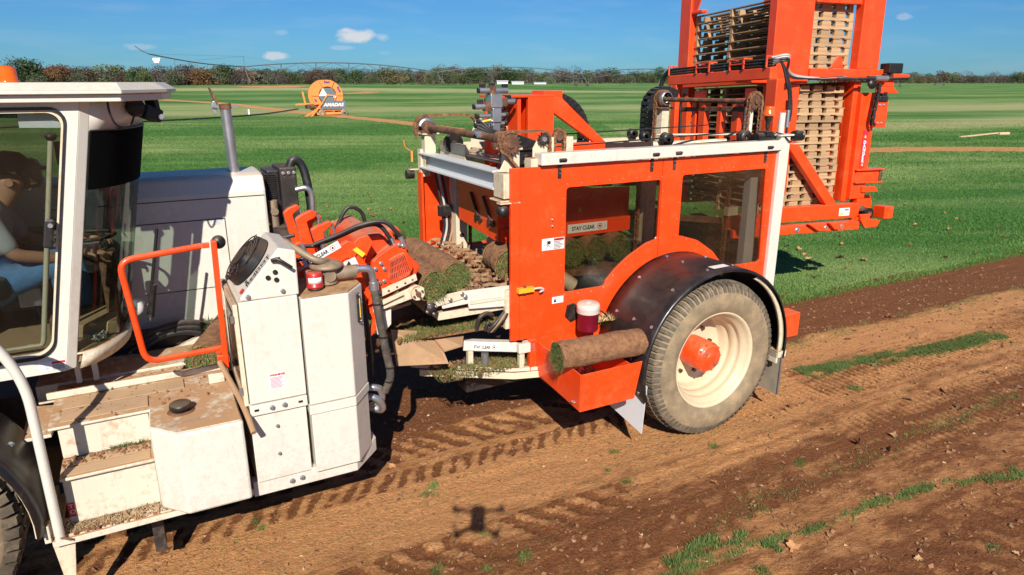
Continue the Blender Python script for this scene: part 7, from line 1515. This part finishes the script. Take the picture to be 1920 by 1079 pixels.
for k in range(4): Tp(MB().tube(smooth_pts([(FA-.03, yA+.0, zt+.08-.02*k), (FA+.05, yA-.04, zt+.05), (FA+.12+.012*k, yA-.07, -.34), (FA+.17+.012*k, yA-.07, -.58), (FA+.16+.012*k, yA-.07, -.72-(1.1 if k == 0 else 0))], 6), .014, 7), 'falling_hose', 'rubber', 0)
Tp(MB().cyl((FA+.17, yA-.07, -.60), (FA+.17, yA-.07, -.78), .022, 10), 'hose_coupling', 'steel', 0)
Tp(MB().tube(smooth_pts([(FA-.03, yB-.02, zt+.08), (FA-.05, yB+.12, zt-.05), (FA-.05, yB+.2, -.5), (FA-.05, yB+.15, -.9)], 6), .03, 8), 'side_hose', 'rubber', 0)
for k in (0, 1): Tp(MB().tube(smooth_pts([(FA+.02, yB-.30-.03*k, -.40), (FA+.02, yB-.24, -.52), (FA+.02, yB-.26+.02*k, -.9)], 5), .014, 7), 'side_hose', 'rubber', 0)

# ---------------------------------------------------------------- pallets, one thing each, boards and stringers as parts
def pallet_meshes(h, full):
    st_pts = [(0, 0), (1.20, 0), (1.20, h)]; n = 6; z1, z2 = h, h*.34
    xs = [1.14, 1.065, .935, .86, .73, .655, .525, .45, .32, .245, .125, .05]
    for i in range(0, 12, 2): st_pts += [(xs[i], z1), (xs[i]-.008, z2), (xs[i+1]+.008, z2), (xs[i+1], z1)]
    st_pts += [(0, h)]
    s_ = MB().prism(st_pts, 1, 0, .045).mesh('stringer', M['wood'])
    d_ = MB().box((0, 0, 0), (.095, 1.55, .0105)).mesh('deck_board', M['wood']); return s_, d_
pm = {'u': pallet_meshes(.086, 1), 'l': pallet_meshes(.0755, 1)}
rp_ = random.Random(3)
def pallet(c, kind, i, label, group):
    e = empty('pallet'); e.matrix_world = TWM @ Matrix.Translation((.03+rp_.uniform(-.015, .015), .02+rp_.uniform(-.01, .02), c)) @ Matrix.Rotation(rp_.uniform(-.006, .006), 4, 'Z')
    s_, d_ = pm[kind]; h = .086 if kind == 'u' else .0755
    for y in (0, .755, 1.505): o = bpy.data.objects.new('stringer', s_); col.objects.link(o); o.parent = e; o.location = (0, y, 0)
    for k in range(7): o = bpy.data.objects.new('deck_board', d_); col.objects.link(o); o.parent = e; o.location = (.0+k*.184+rp_.uniform(-.008, .008), rp_.uniform(-.012, .004), h+.0005); o.rotation_euler = (0, 0, rp_.uniform(-.006, .006)); o.scale = (rp_.uniform(.8, 1.25), 1, 1)
    return tag(e, label, 'pallet', group)
ordn = ['topmost', 'second', 'third', 'fourth', 'fifth', 'sixth', 'seventh', 'eighth', 'ninth', 'tenth', 'eleventh', 'twelfth', 'thirteenth', 'fourteenth', 'fifteenth', 'sixteenth', 'seventeenth', 'eighteenth']
for i in range(9): pallet(.545-i*.0995, 'u', i, 'wooden pallet, %s from the top of the upper stack' % ordn[i], 'pallets in the upper stack')
for i in range(18): pallet(-.40-i*.0885, 'l', i, 'wooden pallet, %s from the top of the lower stack' % ordn[i], 'pallets in the lower stack')

# ---------------------------------------------------------------- operator
def skin_body(name, verts, edges, radii, mat, parent, root=0, sub=2):
    me = bpy.data.meshes.new(name); me.from_pydata([tuple(v) for v in verts], edges, []); me.materials.append(mat); o = bpy.data.objects.new(name, me); col.objects.link(o)
    if parent: o.parent = parent
    sk = o.modifiers.new('skin', 'SKIN'); sk.use_smooth_shade = True
    for i, r_ in enumerate(radii):
        d = me.skin_vertices[0].data[i]; d.radius = r_ if isinstance(r_, tuple) else (r_, r_); d.use_root = (i == root)
    ss = o.modifiers.new('sub', 'SUBSURF'); ss.levels = sub; ss.render_levels = sub; return o
PE = empty('person', (MO[0], MO[1], 0), MA)
tag(PE, 'person in grey shirt, blue jeans and black cap sitting at the cab controls', 'person')
hx, hy, hz = [(-1.024,1.05,2.231)][0]
V_ = [(hx-.24, hy, 1.72), (hx-.22, hy, 1.86), (hx-.17, hy, 2.02), (hx-.11, hy, 2.13), (hx-.06, hy, hz-.12), (hx-.02, hy, hz-.03), (hx+.01, hy, hz+.07),
      (hx-.13, hy-.19, 2.08), (hx-.02, hy-.24, 1.86), (hx+.20, hy-.16, 1.80), (hx+.30, hy-.14, 1.82), (hx-.13, hy+.19, 2.08), (hx-.02, hy+.24, 1.86), (hx+.22, hy+.16, 1.83), (hx+.32, hy+.14, 1.85),
      (hx-.10, hy-.11, 1.68), (hx+.17, hy-.13, 1.76), (hx+.19, hy-.13, 1.60), (hx+.13, hy-.13, 1.42), (hx+.20, hy-.13, 1.375), (hx-.10, hy+.11, 1.68), (hx+.20, hy+.13, 1.76), (hx+.24, hy+.13, 1.56), (hx+.22, hy+.13, 1.40), (hx+.32, hy+.13, 1.375)]
E_ = [(0, 1), (1, 2), (2, 3), (3, 4), (4, 5), (5, 6), (3, 7), (7, 8), (8, 9), (9, 10), (3, 11), (11, 12), (12, 13), (13, 14), (0, 15), (15, 16), (16, 17), (17, 18), (18, 19), (0, 20), (20, 21), (21, 22), (22, 23), (23, 24)]
Rr = [(.13, .15), (.12, .14), (.12, .16), (.10, .13), .052, (.075, .075), (.085, .09), .055, .042, .032, .03, .055, .042, .032, .03, .085, .07, .055, .045, .04, .085, .07, .055, .045, .04]
skin_body('body', V_, E_, Rr, M['skin'], PE)
def sub_(idx, edges, radii, name, mat, off=0): 
    mp_ = {k: i for i, k in enumerate(idx)}; return skin_body(name, [V_[k] for k in idx], [(mp_[a], mp_[b]) for a, b in edges], radii, mat, PE)
sub_([0, 1, 2, 3, 7, 8, 11, 12], [(0, 1), (1, 2), (2, 3), (3, 7), (7, 8), (3, 11), (11, 12)], [(.145, .165), (.135, .155), (.135, .175), (.11, .14), .072, .06, .072, .06], 'shirt', M['shirt'])
sub_([0, 15, 16, 17, 18, 20, 21, 22, 23], [(0, 15), (15, 16), (16, 17), (17, 18), (0, 20), (20, 21), (21, 22), (22, 23)], [(.14, .16), .10, .088, .073, .062, .10, .088, .073, .062], 'jeans', M['jeans'])
for k, (a, b) in enumerate(((18, 19), (23, 24))):
    p0, p1 = Vector(V_[a]), Vector(V_[b]); m = MB().prism(rquad([(p0.x-.07, 1.338), (p1.x+.05, 1.338), (p1.x+.05, 1.38), (p0.x+.06, 1.44), (p0.x-.06, 1.45)], .02), 1, p0.y-.055, p0.y+.055); m.build('boot', M['boots'], PE, .015)
m = MB(); cp = Vector((hx+.0, hy, hz+.075))
m.lathe([(.108, 0), (.110, .03), (.100, .07), (.07, .10), (.0, .115)], tuple(cp), 2, 22); m.prism([(cp.x+.06, cp.y-.09), (cp.x+.17, cp.y-.07), (cp.x+.205, cp.y), (cp.x+.17, cp.y+.07), (cp.x+.06, cp.y+.09)], 2, cp.z, cp.z+.012); m.build('cap', M['cap'], PE)
# face: nose, eyes, ear, mouth (turned to the windscreen)
MB().prism([(hx+.095, hz+.03), (hx+.128, hz-.005), (hx+.095, hz-.012)], 1, hy-.014, hy+.014).build('nose', M['skin'], PE, .005)
for sg in (-1, 1):
    MB().lathe([(0, -.008), (.010, 0), (0, .008)], (hx+.088, hy+sg*.034, hz+.035), 0, 10).build('eye', M['ink'], PE); MB().cyl((hx+.005, hy+sg*.082, hz+.015), (hx+.005, hy+sg*.098, hz+.015), .026, 10, .02).build('ear', M['skin'], PE)
MB().box((hx+.082, hy-.026, hz-.04), (hx+.094, hy+.026, hz-.034)).build('mouth', M['boots'], PE)
def hand(base, d, side):
    base = Vector(base); vs = [base]; es = []; rr = [.030]; f = Vector(d).normalized(); up = Vector((0, 0, 1)); sd_ = f.cross(up)
    pal = base+f*.06; vs.append(pal); es.append((0, 1)); rr.append((.022, .036)); o = [skin_body('palm', vs, es, rr, M['skin'], PE, 0, 1)]
    for k, ln in enumerate((.055, .065, .062, .05)):
        a = pal+sd_*(-.027+.018*k)+f*.01; skin_body('finger', [a, a+f*ln*.6, a+f*ln*.85-up*ln*.35, a+f*ln*.8-up*ln*.7], [(0, 1), (1, 2), (2, 3)], [.009, .0085, .008, .007], M['skin'], PE, 0, 1)
    a = base+f*.02+sd_*side*.025; skin_body('thumb', [a, a+sd_*side*.025+f*.03, a+sd_*side*.025+f*.055-up*.02], [(0, 1), (1, 2)], [.011, .010, .008], M['skin'], PE, 0, 1)
hand(V_[10], (1, 0, -.1), 1); hand(V_[14], (1, 0, -.1), -1)

# ---------------------------------------------------------------- the drone that took the picture hovers at the camera; its shadow lies on the soil
DR = empty('drone', (0, 0, CAM_H)); DR.scale = (.88, .88, .88); tag(DR, 'small quadcopter drone hovering at the viewpoint, casting the shadow on the soil', 'drone')
def D_(m, n, mat='reel_grey', bev=0): return P_(m, n, mat, bev, DR)
D_(MB().box((-.055, -.27, .045), (.055, -.035, .145)), 'drone_body', 'reel_grey', .02)
for sx, y in ((1, -.055), (-1, -.055), (1, -.24), (-1, -.24)):
    ex = sx*(.185 if y > -.1 else .150); ey = (-.035 if y > -.1 else -.335); zt = .10 if y > -.1 else .085
    D_(MB().tube([(sx*.045, y-.02, .10), (ex, ey, zt)], .013, 8), 'arm'); D_(MB().cyl((ex, ey, zt-.02), (ex, ey, zt+.025), .017, 14), 'motor')
    an = .35*sx; D_(MB().bar((ex-.10*math.sin(an), ey-.10*math.cos(an), zt+.03), (ex+(.0 if y > -.1 else .10*math.sin(an)), ey+(.0 if y > -.1 else .10*math.cos(an)), zt+.03), .018, .003), 'rotor_blade', 'black')
D_(MB().cyl((0, -.045, .075), (0, -.02, .075), .018, 12), 'drone_camera', 'black')
# timber prop lying on the far grass at the right
q = [(22.862,35.554),(25.976,37.33)]; lg = MB().bar((q[0][0], q[0][1], .05), (q[1][0], q[1][1], .12), .10, .06); tag(lg.build('timber', M['ply']), 'pale length of timber lying on the far grass at the right', 'timber')
lg = MB().box((-.35, -.1, 0), (.35, .1, .16)); o = lg.build('crate_end', M['ply'], None, .01); o.location = (q[1][0]+.3, q[1][1], .0); o.rotation_euler = (0, 0, .3); tag(o, 'small wooden block at the end of the timber in the grass', 'block')
bpy.context.view_layer.update()
